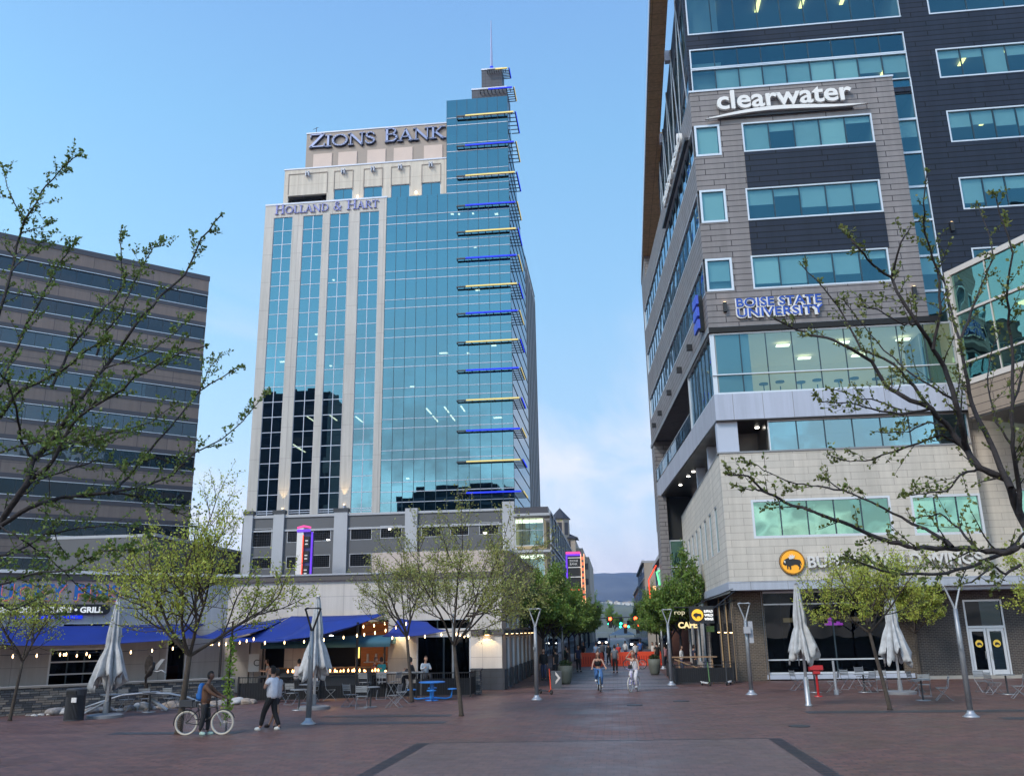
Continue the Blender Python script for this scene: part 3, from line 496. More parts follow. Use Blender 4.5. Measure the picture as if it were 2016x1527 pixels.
# side block at the far end of the wing
MB().box(4.25, 7.2, 76, 79.5, 3.9, 5.2).box(4.2, 4.9, 75.9, 80.6, 5.2, 13.8).build('far_block', 'greysid', cw)
window(cw, (4.95, 7.0, 5.3, 7.6), 76.2, 1, gl='gglass', rm='roomd', d=2); window(cw, (4.95, 7.0, 7.7, 10), 76.2, 1, gl='gglass', rm='roomd', d=2)
MB().box(4.95, 7.2, 76.4, 79, 10.1, 13.7).build('far_block', 'dark', cw)
# strip of glass beside the taupe wall, then the slate wall
DX = q2(1793, 155, 50)[0]
sg = [(18.12, DX, a, b) for a, b in ((15.3, 19.1), (19.1, 21.4), (21.4, 23.6), (23.6, 25.9), (25.9, 28.1), (28.1, 30.4), (30.4, 32.7), (32.7, 35.6))]
for k, r in enumerate(sg): window(cw, r, 49.95, 1, fw=.07, blinds=((.5,) if k in (2, 4, 6) else None), d=2.5)
D1 = setxz((1845, 120), (2080, 120), (1900, 150), (1900, 92), 50); D2 = setxz((1866, 240), (2100, 240), (1930, 276), (1930, 213), 50); D3 = setxz((1890, 370), (2120, 370), (1950, 409), (1950, 345), 50); D4 = setxz((1912, 490), (2120, 490), (1960, 545), (1960, 485), 50)
UP = setxz((1357, 100), (1787, 100), (1480, 168), (1480, 88), 50); UP = (6.55, DX+.02, 35.0, UP[3])
U0 = (6.55, q2(1773, 20, 50)[0], q2(1560, 52, 50)[1], q2(1560, 52, 50)[1]+3.6); U1 = (q2(1826, 10, 50)[0], 40, q2(1950, 18, 50)[1], q2(1950, 18, 50)[1]+2.6)
MB().wall(DX, 60, 14.2, 46, [D1, D2, D3, D4, U1], 50, .3).build('slate_wall', 'darksid', cw)
MB().wall(6.4, DX, 34.5, 46, [UP, U0], 50, .3).face((6.4, 50, 46), (60, 50, 46), (60, 80, 46), (6.4, 80, 46)).build('slate_wall', 'darksid', cw)
window(cw, D1, 50, 5, blinds=(.28, .3, .95, .35, .4), lights=((.3, 0), (.62, 0))); window(cw, D2, 50, 5, blinds=(.5, .45, .55, .6, .4), lights=((.1, 0), (.4, 0))); window(cw, D3, 50, 5, blinds=(.8, .45, .4, .6, .5)); window(cw, D4, 50, 5)
hz = UP[2]+(UP[3]-UP[2])*.52
window(cw, (UP[0], UP[1], UP[2]-.4, hz+.4), 50, 9, fw=.07, blinds=(0, .95, -.85, .95, .95, -.95, -.96, .4, .45), lights=((.2, .3), (.5, .3), (.93, .3)), mull=.07)
window(cw, (UP[0], UP[1], hz+.42, UP[3]), 50, 9, fw=.09, rm='roomd'); window(cw, U0, 50, 9, fw=.09, d=7, lights=((.15, 1), (.38, 1), (.6, 1), (.8, 1))); window(cw, U1, 50, 8)
UT = Matrix(((0, 1, 0, 6.4), (1, 0, 0, 50), (0, 0, 1, 0), (0, 0, 0, 1)))
uh = [(.6, 29, 35.2, 38.3), (.6, 29, 39.6, 44)]
MB(UT).wall(0, 30, 34.45, 46, uh, 0, .3).build('slate_side', 'darksid', cw)
for h in uh: window(cw, h, .02, 12, T=UT, fw=.08, d=2)
for k in range(5): MB(UT).tube([(1+k*5.6, -.06, 34.6), (3.8+k*5.6, -.06, 45.9)], .06, 4).tube([(6.6+k*5.6, -.06, 34.6), (3.8+k*5.6, -.06, 45.9)], .06, 4).build('cross_brace', 'steel2', cw)
# roof canopy with slots
ZR = 46.
def rx(y): return 4.28+.0105*y if False else .0516*95.6+ (y-107.5)*.0175
zc = ZR; Ya = (zc-HC)/.4021; Yb = (zc-HC)/.8067
x_out = lambda y: .0516*Ya+(y-Ya)*.0175
MB().prism([(x_out(40), 40), (x_out(40)+1.25, 40), (x_out(Ya)+1.25, Ya), (x_out(Ya), Ya)], zc, zc+.5).prism([(x_out(72)+1.25, 72), (9, 72), (9, Ya), (x_out(Ya)+1.25, Ya)], zc, zc+.5).build('roof_canopy', 'soffit', cw)
MB().prism([(x_out(40)-.06, 40), (x_out(40), 40), (x_out(Ya), Ya), (x_out(Ya)-.06, Ya)], zc-.05, zc+.9).build('canopy_edge', 'alu', cw)
for y in (59.5, 71.4): MB().box(x_out(y)+1.2, 7, y, y+.5, zc-.9, zc-.02).build('canopy_beam', 'band', cw)
MB().box(x_out(Ya), 12, Ya-9, Ya, 14, zc-.02).build('rear_wing', 'greysid', cw)
# wall lights
for a in ((1427, 606), (1799, 575), (1873, 448)):
    x, z = q2(*a, PF if a[0] < 1850 else 50); y = PF if a[0] < 1850 else 50
    MB().box(x-.1, x+.1, y-.22, y-.01, z-.28, z+.28).build('wall_light', 'black', cw)
    MB().box(x-.07, x+.07, y-.19, y-.05, z+.281, z+.3).build('light_lens', 'warm', cw)
for s_ in (6, 11, 17, 23.5, 28): MB(ST).box(s_, s_+.25, -.35, -.02, 19.8, 20.2).build('wall_light', 'black', cw)
# signs on the building
def sgn(body, a, b, y, size, m, parent, **k):
    x0, z0 = q2(*a, y); x1, _ = q2(*b, y); return text(body, size, m, parent, TR(x0, y-.12, z0), fit=x1-x0, **k)
cs = thing('building_sign', 'white lower-case clearwater lettering above a long swoosh, near the top of the taupe wall', 'sign', (q2(1540, 210, PF)[0], PF-.12, q2(1540, 210, PF)[1]))
cs2 = [o for o in (cs,)]
def addsign(root): return root
xo = cs.location.copy()
def local(o, root): o.matrix_parent_inverse = Matrix.Translation(-root.location); return o
x0, z0 = q2(1411, 219, PF); x1, _ = q2(1677, 205, PF)
ZB = z0-.06
local(text('clearwater', 1.75, 'pwhite', cs, TR(x0, PF-.22, ZB), ext=.09, off=.035, fit=x1-x0), cs)
s0, s1 = q2(1386, 229, PF)[0], q2(1706, 203, PF)[0]
top, bot = [], []
for k in range(33):
    t = k/32; x = s0+(s1-s0)*t; zc_ = ZB-.52+.22*math.sin((t-.1)*5.2)*(1-t*.3)+.28*t; th = .13*math.sin(math.pi*min(1, t*1.02))**.7
    top.append((x, zc_+th)); bot.append((x, zc_-th))
m_ = MB()
for k in range(32): m_.slab([bot[k], bot[k+1], top[k+1], top[k]], PF-.34, PF-.16)
local(m_.build('swoosh', 'pwhite', cs), cs)
local(MB().box(x0, x1, PF-.15, PF-.03, ZB-.55, ZB-.35).build('sign_rail', 'charcoal', cs), cs)
c2 = thing('building_sign', 'white clearwater lettering seen edge-on, on the street side of the tower', 'sign', (0, 0, 0))
text('clearwater', 1.75, 'pwhite', c2, ST @ TR(2.5, -.3, 32.6), ext=.09, off=.035, fit=9.5); MB(ST).box(1.5, 14, -.25, -.03, 32.1, 32.3).build('sign_rail', 'charcoal', c2)
c2.matrix_world = Matrix()
bs = thing('building_sign', 'blue and white BOISE STATE UNIVERSITY letters low on the taupe wall', 'sign', (0, 0, 0))
bx0, bx1 = q2(1447, 600, PF)[0], q2(1617, 600, PF)[0]; bz = q2(1450, 607, PF)[1]
ux1 = q2(1621, 620, PF)[0]; uz = q2(1450, 627, PF)[1]
for body, xa, xb, za in (('BOISE STATE', bx0, bx1, bz), ('UNIVERSITY', bx0, ux1, uz)):
    text(body, .72, 'pwhite', bs, TR(xa, PF-.1, za), ext=.05, off=.05, fit=xb-xa); text(body, .72, mat('royal_blue', (.01, .07, .42), .4), bs, TR(xa+.06, PF-.17, za+.03), ext=.02, off=.006, fit=xb-xa-.05)
b2 = thing('blade_sign', 'narrow blue and white letters mounted edge-on at the building corner', 'sign', (0, 0, 0))
for k in range(3): MB(ST).box(.9, 2.3, -.45, -.3, 19.5+k*.75, 20.05+k*.75).build('letter', mat('blue_letter%d' % k, (.05, .1, .6), .4), b2)
MB(ST).box(1.2, 1.4, -.3, -.02, 19.4, 21.6).build('bracket', 'black', b2)
# restaurant round logo and letters: a bison with a wing on a yellow disc
lx, lz = q2(1559, 1106, PF)
lg = thing('round_sign', 'yellow disc with a black winged bison on the limestone wall', 'sign', (lx, PF, lz))
for r_, y_, m in ((.66, -.10, mat('black_rim', (.02, .015, .01), .4)), (.63, -.13, mat('sign_yellow', (.85, .36, .015), .45, emit=(1, .5, .03), es=.12)), ):
    MB().lathe([(r_, 0), (r_, .1)], (0, 0, 0), 40).build('disc', m, lg).matrix_local = TR(0, y_+.1, 0) @ RX(R(90))
o = MB().ring((0, -.14, 0), .6, .014, 'y', 40, 4).build('disc_outline', 'black', lg)
def bison(s, cx, cz, y):
    B = [(-.40, .02), (-.36, .12), (-.27, .16), (-.2, .2), (-.05, .2), (.05, .15), (.2, .13), (.33, .1), (.38, .02), (.4, -.12), (.37, -.12), (.35, -.02), (.33, -.08), (.36, -.2), (.30, -.32), (.26, -.32), (.28, -.22), (.2, -.12), (.1, -.1), (0, -.14), (-.08, -.16), (-.08, -.3), (-.14, -.33), (-.15, -.2), (-.2, -.16), (-.2, -.28), (-.26, -.3), (-.26, -.12), (-.33, -.14), (-.38, -.1), (-.43, -.06)]
    return MB().slab([(cx+a*s, cz+b*s) for a, b in B], y-.02, y)
bison(1.15, 0, -.02, -.135).build('bison', 'black', lg)
MB().slab([(-.14, .14), (-.2, .3), (-.1, .26), (-.12, .4), (-.0, .3), (.0, .42), (.08, .3), (.14, .36), (.12, .22), (.04, .16)], -.18, -.156).build('wing', 'pwhite', lg)
MB().slab([(-.42, -.02), (-.44, .08), (-.36, .06), (-.36, -.06)], -.18, -.157).build('bison_face', 'pwhite', lg)
bw = thing('building_sign', 'grey-white BUFFALO WILD WINGS letters on the limestone wall beside the yellow disc', 'sign', (0, 0, 0))
b0, bz = q2(1590, 1117, PF); b1 = q2(1932, 1113, PF)[0]
text('BUFFALO WILD WINGS', .82, mat('letter_silver', (.62, .62, .62), .35, .2), bw, TR(b0, PF-.14, bz), ext=.07, off=.022, fit=b1-b0)
for k in range(3): MB().box(b0-.03+k*.002, b1, PF-.05, PF-.02, bz+.1+k*.2, bz+.13+k*.2).build('sign_rail', 'stone', bw)
bl = thing('blade_sign', 'black box sign with yellow bison disc and white letters, hung over the pavement', 'sign', (0, 0, 0))
MB().box(3.82, 5.05, 46.95, 47.15, 2.98, 3.84).build('sign_box', 'black', bl)
MB().tube([(5.05, 47.05, 3.7), (6.3, 47.6, 4.6)], .03).tube([(4.0, 47.05, 3.84), (6.2, 47.6, 4.7)], .02).build('bracket', 'black', bl)
o = MB().lathe([(.29, 0), (.29, .03)], (0, 0, 0), 30).build('disc', mat('sign_yellow2', (.85, .4, .02), .45, emit=(1, .55, .03), es=.35), bl); o.matrix_local = TR(4.22, 46.95, 3.4) @ RX(R(90))
bison(.52, 4.22, 3.4, 46.91).build('bison', 'black', bl)
for k, t_ in enumerate(('BUFFALO', 'WILD', 'WINGS')): text(t_, .17, lamp_m('sign_white%d' % k, (1, 1, 1), .55), bl, TR(4.56, 46.93, 3.52-k*.19), ext=.005, off=.006, fit=.44)
gs_ = tag(MB().box(4.7, 5.1, 47.8, 47.86, 2.55, 2.85).build('small_sign', mat('green_sign', (.12, .2, .04), .5)), 'small green sign under the black bison sign', 'sign')
# ================================================================ glass prow building at the right
pr = thing('glass_pavilion', 'angled green glass box framed in pale steel over a bronze soffit, at the right edge', 'building', (18.55, 46, 0), R(-64))
def pz(px, py): # local coordinates on the slanted front
    return None
az_ = R(154); dx_, dy_ = math.sin(az_), math.cos(az_)
pr.rotation_euler = (0, 0, math.atan2(dy_, dx_)); LN = 14.
ps = MB()
def PZ(px, py):
    r = ray(px, py); a, b = r.x, r.y; O = Vector((18.55, 46)); det = a*(-dy_)+b*dx_
    t = (O.x*(-dy_)+O.y*dx_)/det; p = CAMP+r*t; return (p.x-O.x)*dx_+(p.y-O.y)*dy_, p.z
zt0, zt1 = PZ(1864, 538)[1], PZ(2016, 465); zm0, zm1 = PZ(1880, 622)[1], PZ(2016, 568); zb0, zb1 = PZ(1895, 758)[1], PZ(2016, 712)
zt0, zm0, zb0 = 20.75, 18.4, 14.7
for za, zb_ in ((zt0, .14), (zm0, .06), (15.75, .05), (zb0, .14)): ps.box(0, LN, -.08, .1, za-zb_, za+zb_)
ps.box(-.02, .3, -.12, .14, zb0-.14, zt0+.14)
for k in range(1, 6): ps.box(k*2.4-.03, k*2.4+.03, -.02, .08, zb0, zt0)
ps.build('frame', mat('pale_steel', (.62, .55, .50), .4, .3), pr)
MB().face((0, .03, zb0), (LN, .03, zb0), (LN, .03, zt0), (0, .03, zt0)).build('glazing', 'gglass', pr)
MB().box(0, LN, .6, 7, zm0-.2, zm0+.2).box(0, LN, 3, 3.1, zb0, zt0).build('floor_slab', 'charcoal', pr)
MB().box(0, LN, .1, 9, zt0, zt0+.25).build('roof', 'bandbk', pr)
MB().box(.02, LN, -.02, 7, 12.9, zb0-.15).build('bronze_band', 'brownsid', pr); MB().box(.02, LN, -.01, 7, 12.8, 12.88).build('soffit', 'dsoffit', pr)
for k in range(2): MB().box(3+k*2.5, 3.9+k*2.5, 1, 2.6, zm0-.28, zm0-.22).build('ceiling_light', 'yel_l', pr)
# ================================================================ serif letters for the bank signs
GL = {  # strokes: (x0, z0, x1, z1, width); serifs: (x, z, half-length); size 1 high
 'Z': (.82, [(.08, .94, .76, .94, .07), (.72, .94, .1, .06, .16), (.04, .06, .8, .06, .07), (.1, .94, .08, .76, .05), (.78, .06, .8, .26, .05)], []),
 'I': (.4, [(.2, 0, .2, 1, .15)], [(.2, 0, .17), (.2, 1, .17)]),
 'O': (1.02, 'O', []),
 'N': (.98, [(.16, 0, .16, 1, .07), (.12, 1, .84, 0, .16), (.84, 0, .84, 1, .07)], [(.16, 0, .14), (.84, 1, .14), (.1, 1, .1)]),
 'S': (.68, 'S', []),
 'B': (.76, [(.2, 0, .2, 1, .15), (.12, .96, .46, .96, .06), (.46, .96, .6, .86, .09), (.6, .86, .62, .72, .12), (.62, .72, .5, .55, .09), (.5, .54, .2, .53, .06), (.5, .54, .66, .42, .09), (.66, .42, .69, .24, .13), (.69, .24, .54, .06, .09), (.54, .04, .12, .04, .06)], []),
 'A': (.92, [(.12, 0, .46, 1, .07), (.44, 1, .8, 0, .16), (.24, .34, .68, .34, .06)], [(.12, 0, .13), (.8, 0, .15)]),
 'K': (.9, [(.2, 0, .2, 1, .15), (.74, 1, .28, .48, .07), (.34, .55, .8, 0, .16)], [(.2, 0, .17), (.2, 1, .17), (.74, 1, .14), (.8, 0, .14)]),
 'H': (.98, [(.2, 0, .2, 1, .14), (.78, 0, .78, 1, .14), (.2, .52, .78, .52, .06)], [(.2, 0, .16), (.2, 1, .16), (.78, 0, .16), (.78, 1, .16)]),
 'L': (.68, [(.2, 0, .2, 1, .14), (.12, .04, .62, .04, .07), (.62, .04, .64, .22, .05)], [(.2, 1, .16)]),
 'D': (.92, [(.2, 0, .2, 1, .14), (.12, .96, .5, .96, .06), (.5, .96, .74, .8, .09), (.74, .8, .82, .5, .13), (.82, .5, .74, .2, .13), (.74, .2, .5, .04, .09), (.5, .04, .12, .04, .06)], []),
 'R': (.84, [(.2, 0, .2, 1, .14), (.12, .96, .46, .96, .06), (.46, .96, .62, .84, .1), (.62, .84, .6, .62, .12), (.6, .62, .46, .5, .09), (.46, .5, .2, .5, .06), (.42, .5, .76, 0, .14)], [(.2, 0, .16), (.76, 0, .12)]),
 'T': (.8, [(.4, 0, .4, 1, .14), (.06, .96, .74, .96, .07), (.06, .98, .05, .78, .05), (.74, .98, .75, .78, .05)], [(.4, 0, .16)]),
 '&': (.95, [(.75, 0, .28, .68, .13), (.28, .68, .34, .92, .08), (.34, .92, .52, .92, .07), (.52, .92, .56, .74, .08), (.56, .74, .2, .4, .07), (.2, .4, .14, .18, .12), (.14, .18, .36, .02, .09), (.36, .02, .62, .12, .08), (.62, .12, .8, .46, .07)], []),
 ' ': (.45, [], [])}
def serif(body, x0, x1, z0, h, y, t, m, parent, small=None, grow=0.):
    sc = [(c, (small if small and k and body[k-1] != ' ' else 1.)) for k, c in enumerate(body)]
    tot = sum(GL[c][0]*s for c, s in sc); k = (x1-x0)/tot; x = x0
    for c, s in sc:
        wd, st, se = GL[c]; b = MB()
        def seg(a, z, a2, z2, w_):
            A = Vector((x+a*k*s, z0+z*h*s)); B_ = Vector((x+a2*k*s, z0+z2*h*s)); d = (B_-A); d = d.normalized() if d.length > 0 else Vector((1, 0)); n_ = Vector((-d.y, d.x))*(w_*h*s*.5+grow); e = d*(.02*h+grow)
            b.slab([tuple(A-e-n_), tuple(B_+e-n_), tuple(B_+e+n_), tuple(A-e+n_)], y, y+t)
        if st == 'O': st = [(.51+.42*math.cos(2*math.pi*i/18), .5+.46*math.sin(2*math.pi*i/18), .51+.42*math.cos(2*math.pi*(i+1)/18), .5+.46*math.sin(2*math.pi*(i+1)/18), .06+.1*abs(math.cos(2*math.pi*(i+.5)/18))) for i in range(18)]
        if st == 'S':
            P = [(.58, .78), (.5, .93), (.34, .98), (.18, .9), (.13, .74), (.22, .6), (.4, .5), (.55, .38), (.6, .22), (.5, .07), (.32, .01), (.16, .06), (.09, .24)]
            st = [(*P[i], *P[i+1], .15 if 3 < i < 8 else .08) for i in range(12)]
        for q in st: seg(*q)
        for a, z, l_ in se: seg(a-l_, z+(.025 if z < .5 else -.025), a+l_, z+(.025 if z < .5 else -.025), .05)
        if b.v: b.build('letter', m, parent)
        x += wd*k*s
# ================================================================ bank tower
tw = thing('bank_tower', 'tall blue glass and precast bank tower with stepped top, sunshades and a spire', 'building', (0, 0, 0))
TY = 114.
strips = [(q2(a, 495, TY)[0], q2(b, 495, TY)[0]) for a, b in ((535.5, 572.5), (593.7, 632.6), (646.9, 684.6), (706, 744.5))]
TZ0, TZT = 18.0, 64.6
MB().wall(-48.95, -30.4, TZ0, TZT, [(a, b, 18.4, 62.6) for a, b in strips], TY, .35).face((-48.95, TY, TZT), (-12.3, TY, TZT), (-12.3, 157, TZT), (-48.95, 157, TZT)).face((-48.95, TY, TZ0), (-48.95, TY, TZT), (-48.95, 157, TZT), (-48.95, 157, TZ0)).build('precast_wall', 'twall', tw)
MB().box(-49, -30.35, TY-.08, TY+.6, TZT, TZT+.25).build('parapet_cap', 'band', tw)
FH = 4.36
for a, b in strips:
    z = 62.6
    while z > 18.6:
        zb = max(18.4, z-FH); window(tw, (a, b, zb, z), TY+.1, 2, gl='tglass', fr='band', fw=.05, mull=.09, rm=None, rec=.05, rows=((z+zb)/2,), d=5); z = zb
# glass curtain wall, one band per storey
def band(x0, x1, z0, z1, name='glass_band'):
    f = MB(); n = round((x1-x0)/1.52); s = (x1-x0)/n
    for k in range(n+1): c = x0+s*k; f.box(c-.025, c+.025, TY-.06, TY+.03, z0, z1)
    f2 = f.build('glazing_frame', 'mull', tw)
    MB().box(x0, x1, TY-.05, TY+.02, z0-.05, z0+.05).box(x0, x1, TY-.05, TY+.02, z0+1.25, z0+1.33).build('transom', 'band', f2)
    MB().face((x0, TY, z0), (x1, TY, z0), (x1, TY, z1), (x0, TY, z1)).build('pane', 'tglass', f2)
z = TZT
while z > 18.6: band(-30.4, -12.3, max(18.3, z-FH), z); z -= FH
z = 80.1
while z > 64.7: band(-21.5, -12.3, max(64.6, z-FH), z); z -= FH
it = MB()
z = TZT
while z > 20: it.box(-48.5, -12.6, TY+.5, TY+14, z-.5, z-.1); z -= FH
it.box(-48.5, -12.6, TY+9, TY+9.1, 18, 64).box(-21.3, -12.6, TY+4, TY+4.1, 64.8, 80)
it.build('floor_slabs', 'roomd', tw)
rd = random.Random(3)
for px, py, dx, dz in ((890, 421, .4, 0), (903, 421, .3, 0), (931, 420, .3, 0), (977, 421, .5, 0), (935, 486, .4, 0), (940, 571, .6, 0), (873, 695, 1.2, 0), (921, 695, .3, 0), (972, 680, .7, 0), (811, 761, .6, 0), (843, 808, .9, 1), (878, 805, .9, 1), (910, 803, .9, 1), (856, 823, .4, 1), (890, 821, .4, 1), (555, 712, .7, 0), (609, 823, .9, 1), (654, 821, .9, 1), (705, 824, .9, 1), (590, 884, .9, 1), (582, 878, .4, 1), (623, 658, .5, 0), (802, 942, .4, 0), (656, 551, .3, 0), (650, 720, .3, 0), (980, 822, 1.2, 0)):
    p = aty(px, py, TY+3); m_ = MB()
    if dz: m_.box(p.x-.1, p.x+.1, TY+1.8, TY+5.2, p.z, p.z+.07)
    else: m_.box(p.x-dx/2, p.x+dx/2, TY+3, TY+3.4, p.z, p.z+.12)
    m_.build('office_light', lamp_m('office_lamp', (1, .9, .65), 4) if 'office_lamp' not in bpy.data.materials else bpy.data.materials['office_lamp'], tw)
# side walls
MB().face((-12.3, TY, 18), (-12.3, 137, 18), (-12.3, 137, 64.6), (-12.3, 131, 64.6), (-12.3, TY, 80.1)).build('side_glazing', 'tglass', tw)
MB().face((-12.3, TY, 80.1), (-12.3, 131, 64.6), (-21.5, 131, 64.6), (-21.5, TY, 80.1)).face((-21.5, TY, 64.6), (-21.5, TY, 80.1), (-21.5, 131, 64.6)).build('sloped_roof', 'band', tw)
sm_ = MB()
for k in range(26): zz_ = 20+k*FH/2; sm_.box(-12.34, -12.24, TY, min(137, TY+ (137-TY if zz_ < 64 else max(.2, (80.1-zz_)*1.1))), zz_, zz_+.07)
sm_.build('side_transoms', 'charcoal', tw)
MB().box(-14, -12.28, 137, 157, 18, 63.8).build('side_wall', 'twall', tw)
for k in range(6): MB().box(-12.28, -12.2, 138+k*3.2, 139.4+k*3.2, 18, 62.5).build('side_window', 'charcoal', tw)
# setback storeys
USET = [(q2(a, 385, 114.8)[0], q2(b, 385, 114.8)[0], 64.9, 67.1) for a, b in ((657, 693.5), (715.5, 752), (769.5, 806), (830, 867))]
UZ = 70.8; rec_ = (q2(567, 385, 114.8)[0], q2(643, 385, 114.8)[0], 65.2, 66.5)
MB().wall(-46.6, -21.5, 64.6, UZ, USET+[rec_], 114.8, .5).face((-46.6, 114.8, UZ), (-21.5, 114.8, UZ), (-21.5, 150, UZ), (-46.6, 150, UZ)).face((-46.6, 114.8, 64.6), (-46.6, 114.8, UZ), (-46.6, 150, UZ), (-46.6, 150, 64.6)).build('precast_wall', 'twall2', tw)
for r in USET: window(tw, r, 114.9, 2, gl='tglass', fr='band', fw=.06, rm=None)
MB().box(rec_[0], rec_[1], 116.5, 116.6, 65, 66.7).build('recess_shade', 'dark', tw)  # plain dark sheet, its colour stands for the shade in the recess
for r in USET+[rec_]:
    MB().box(r[0]-.05, r[0]+.02, 114.7, 114.8, 66.7, 70.1).box(r[1]-.02, r[1]+.05, 114.7, 114.8, 66.7, 70.1).box(r[0]+.02, r[1]-.02, 114.7, 114.8, 70, 70.1).build('panel_joint', 'ttaupe', tw)
    c = (r[0]+r[1])/2
    MB().box(c-.25, c-.15, 114.2, 114.8, 69.4, 70.2).box(c+.15, c+.25, 114.2, 114.8, 69.4, 70.2).box(c-.25, c+.25, 114.2, 114.3, 69.9, 70).build('anchor_bracket', 'band', tw)
MB().box(-46.7, -21.5, 114.7, 115.4, UZ, UZ+.2).build('parapet_cap', 'band', tw)
MB().box(-43.7, -21.5, 115.5, 140, UZ, 77.2).build('sign_storey', 'ttaupe', tw)
for a, b in ((617, 653.5), (666, 702.6), (723, 759), (775, 812), (834.5, 871)):
    MB().box(q2(a, 310, 115.4)[0], q2(b, 310, 115.4)[0], 115.38, 115.5, UZ+.2, 73.6).build('cream_panel', 'pinkst', tw)
MB().box(-43.75, -21.5, 115.4, 116, 77.2, 77.4).build('parapet_cap', 'band', tw)
for x, z, h in ((-30.2, 77.4, 0),): pass
for px, py in ((704, 389), (819, 381)): p = aty(px, py, 114.3); MB().lathe([(.14, 0), (.16, .3)], (p.x, p.y, p.z), 8).build('parapet_lamp', 'warm', tw)
for px, py in ((556, 1000), (677, 992)):
    p = aty(px, py, 113.8); MB().lathe([(.12, -.5), (.14, .1)], (p.x, p.y, p.z-.2), 8).build('uplight', 'band', tw); MB().lathe([(.1, 0), (.1, .04)], (p.x, p.y, p.z-.05), 8).build('uplight_lens', 'warm', tw)
    sp = bpy.data.lights.new('uplight', 'SPOT'); sp.energy = 300; sp.color = (1, .66, .25); sp.spot_size = R(34); sp.shadow_soft_size = .1; o = bpy.data.objects.new('uplight_beam', sp); C.objects.link(o); o.location = (p.x, 113.35, p.z); o.rotation_euler = (R(180-8), 0, 0); o.parent = tw
an = tag(MB().tube([(-42.4, 116, 77.3), (-42.4, 116, 78.6)], .05).tube([(-42.9, 116, 78.3), (-42.1, 116, 78.6)], .04).build('roof_antenna', 'charcoal'), 'tiny antenna on the taupe roof edge above the bank letters', 'antenna')
# stair core and spire
MB().box(-18.0, -12.6, 116, 121, 80.1, 83.1).box(-16.6, -13.4, 117, 120, 83.1, 87.2).build('roof_core', masonry('core_panels', (.045, .052, .07), (.04, .047, .065), (.02, .02, .03), 1, .6, .03, .5, .1, 0), tw)
MB().box(-18.05, -12.55, 115.9, 116.3, 82.9, 83.15).build('core_cap', 'band', tw); MB().box(-16.65, -13.35, 116.9, 117.2, 87.0, 87.25).build('core_cap', 'band', tw)
MB().tube([(-15.2, 118.5, 87), (-15.2, 118.5, 89.5), (-15.2, 118.5, 97.2)], [.3, .22, .06], 6).build('spire', mat('spire_metal', (.30, .34, .5), .35, .4), tw)
MB().tube([(-15.2, 118.5, 87.1), (-15.2, 118.5, 88.6)], [.34, .3], 6).build('spire_glow', 'blue_l', tw)
# sunshades
SH = [76.91, 71.92, 66.96, 62.17, 58.03, 53.92, 49.62, 45.59, 41.37, 37.3, 33.08, 28.85, 24.64, 20.45]
def shade(z, led, x0=-19.9, xr=-12.3, y=TY, L_=5.4, od=.6):
    s = MB(); s.box(x0, xr+.9, y-od-.08, y-od+.08, z-.12, z+.06)
    for k in range(9): x = x0+(xr+.6-x0)*k/8; s.box(x-.05, x+.05, y-od, y-.02, z-.1, z)
    s.box(x0, xr, y-.35, y-.3, z-.05, z+.02)
    for k in range(6): yy = y+L_*k/5-od*.4; s.box(xr+.02, xr+1.15, yy-.06, yy+.06, z-.1, z)
    s.box(xr+1.1, xr+1.25, y-od, y+L_-od*.4, z-.12, z+.06)
    o = s.build('sunshade', 'charcoal', tw)
    MB().box(x0+1.3, xr+.95, y-od-.14, y-od-.08, z-.13, z+.08).build('led_strip', led, o)
    MB().box(xr+1.25, xr+1.31, y-od, y+L_-od*.4, z-.14, z+.08).build('led_strip', 'blue_l' if led == 'yled' else 'yled', o)
for k, z in enumerate(SH): shade(z, 'yled' if k % 2 == 0 else 'blue_l')
shade(82.2, 'blue_l', -16.6, -12.6, 116, 3, 1); shade(86.4, 'yled', -15.6, -13.4, 117, 2, .9)
# bank letters
zb = thing('building_sign', 'large blue-grey serif ZIONS BANK letters on the taupe top storey', 'sign', (0, 0, 0))
a = q2(608, 295, 115.2); b = q2(876, 279, 115.2)
zl = mat('lavender_letter', (.20, .24, .40), .35, .3)
serif('ZIONS BANK', a[0], b[0], a[1]+.25, 2.35, 115.05, .25, zl, zb, small=.84); serif('ZIONS BANK', a[0], b[0], a[1]+.2, 2.35, 115.3, .12, 'black', zb, small=.84, grow=.09)
hh = thing('building_sign', 'smaller violet serif HOLLAND & HART letters above the precast window strips', 'sign', (0, 0, 0))
a = q2(541, 424, TY); b = q2(746, 412, TY); hl = mat('violet_letter', (.16, .18, .42), .4, .2)
serif('HOLLAND & HART', a[0], b[0], a[1]+.05, 1.5, TY-.2, .15, hl, hh, small=.8)
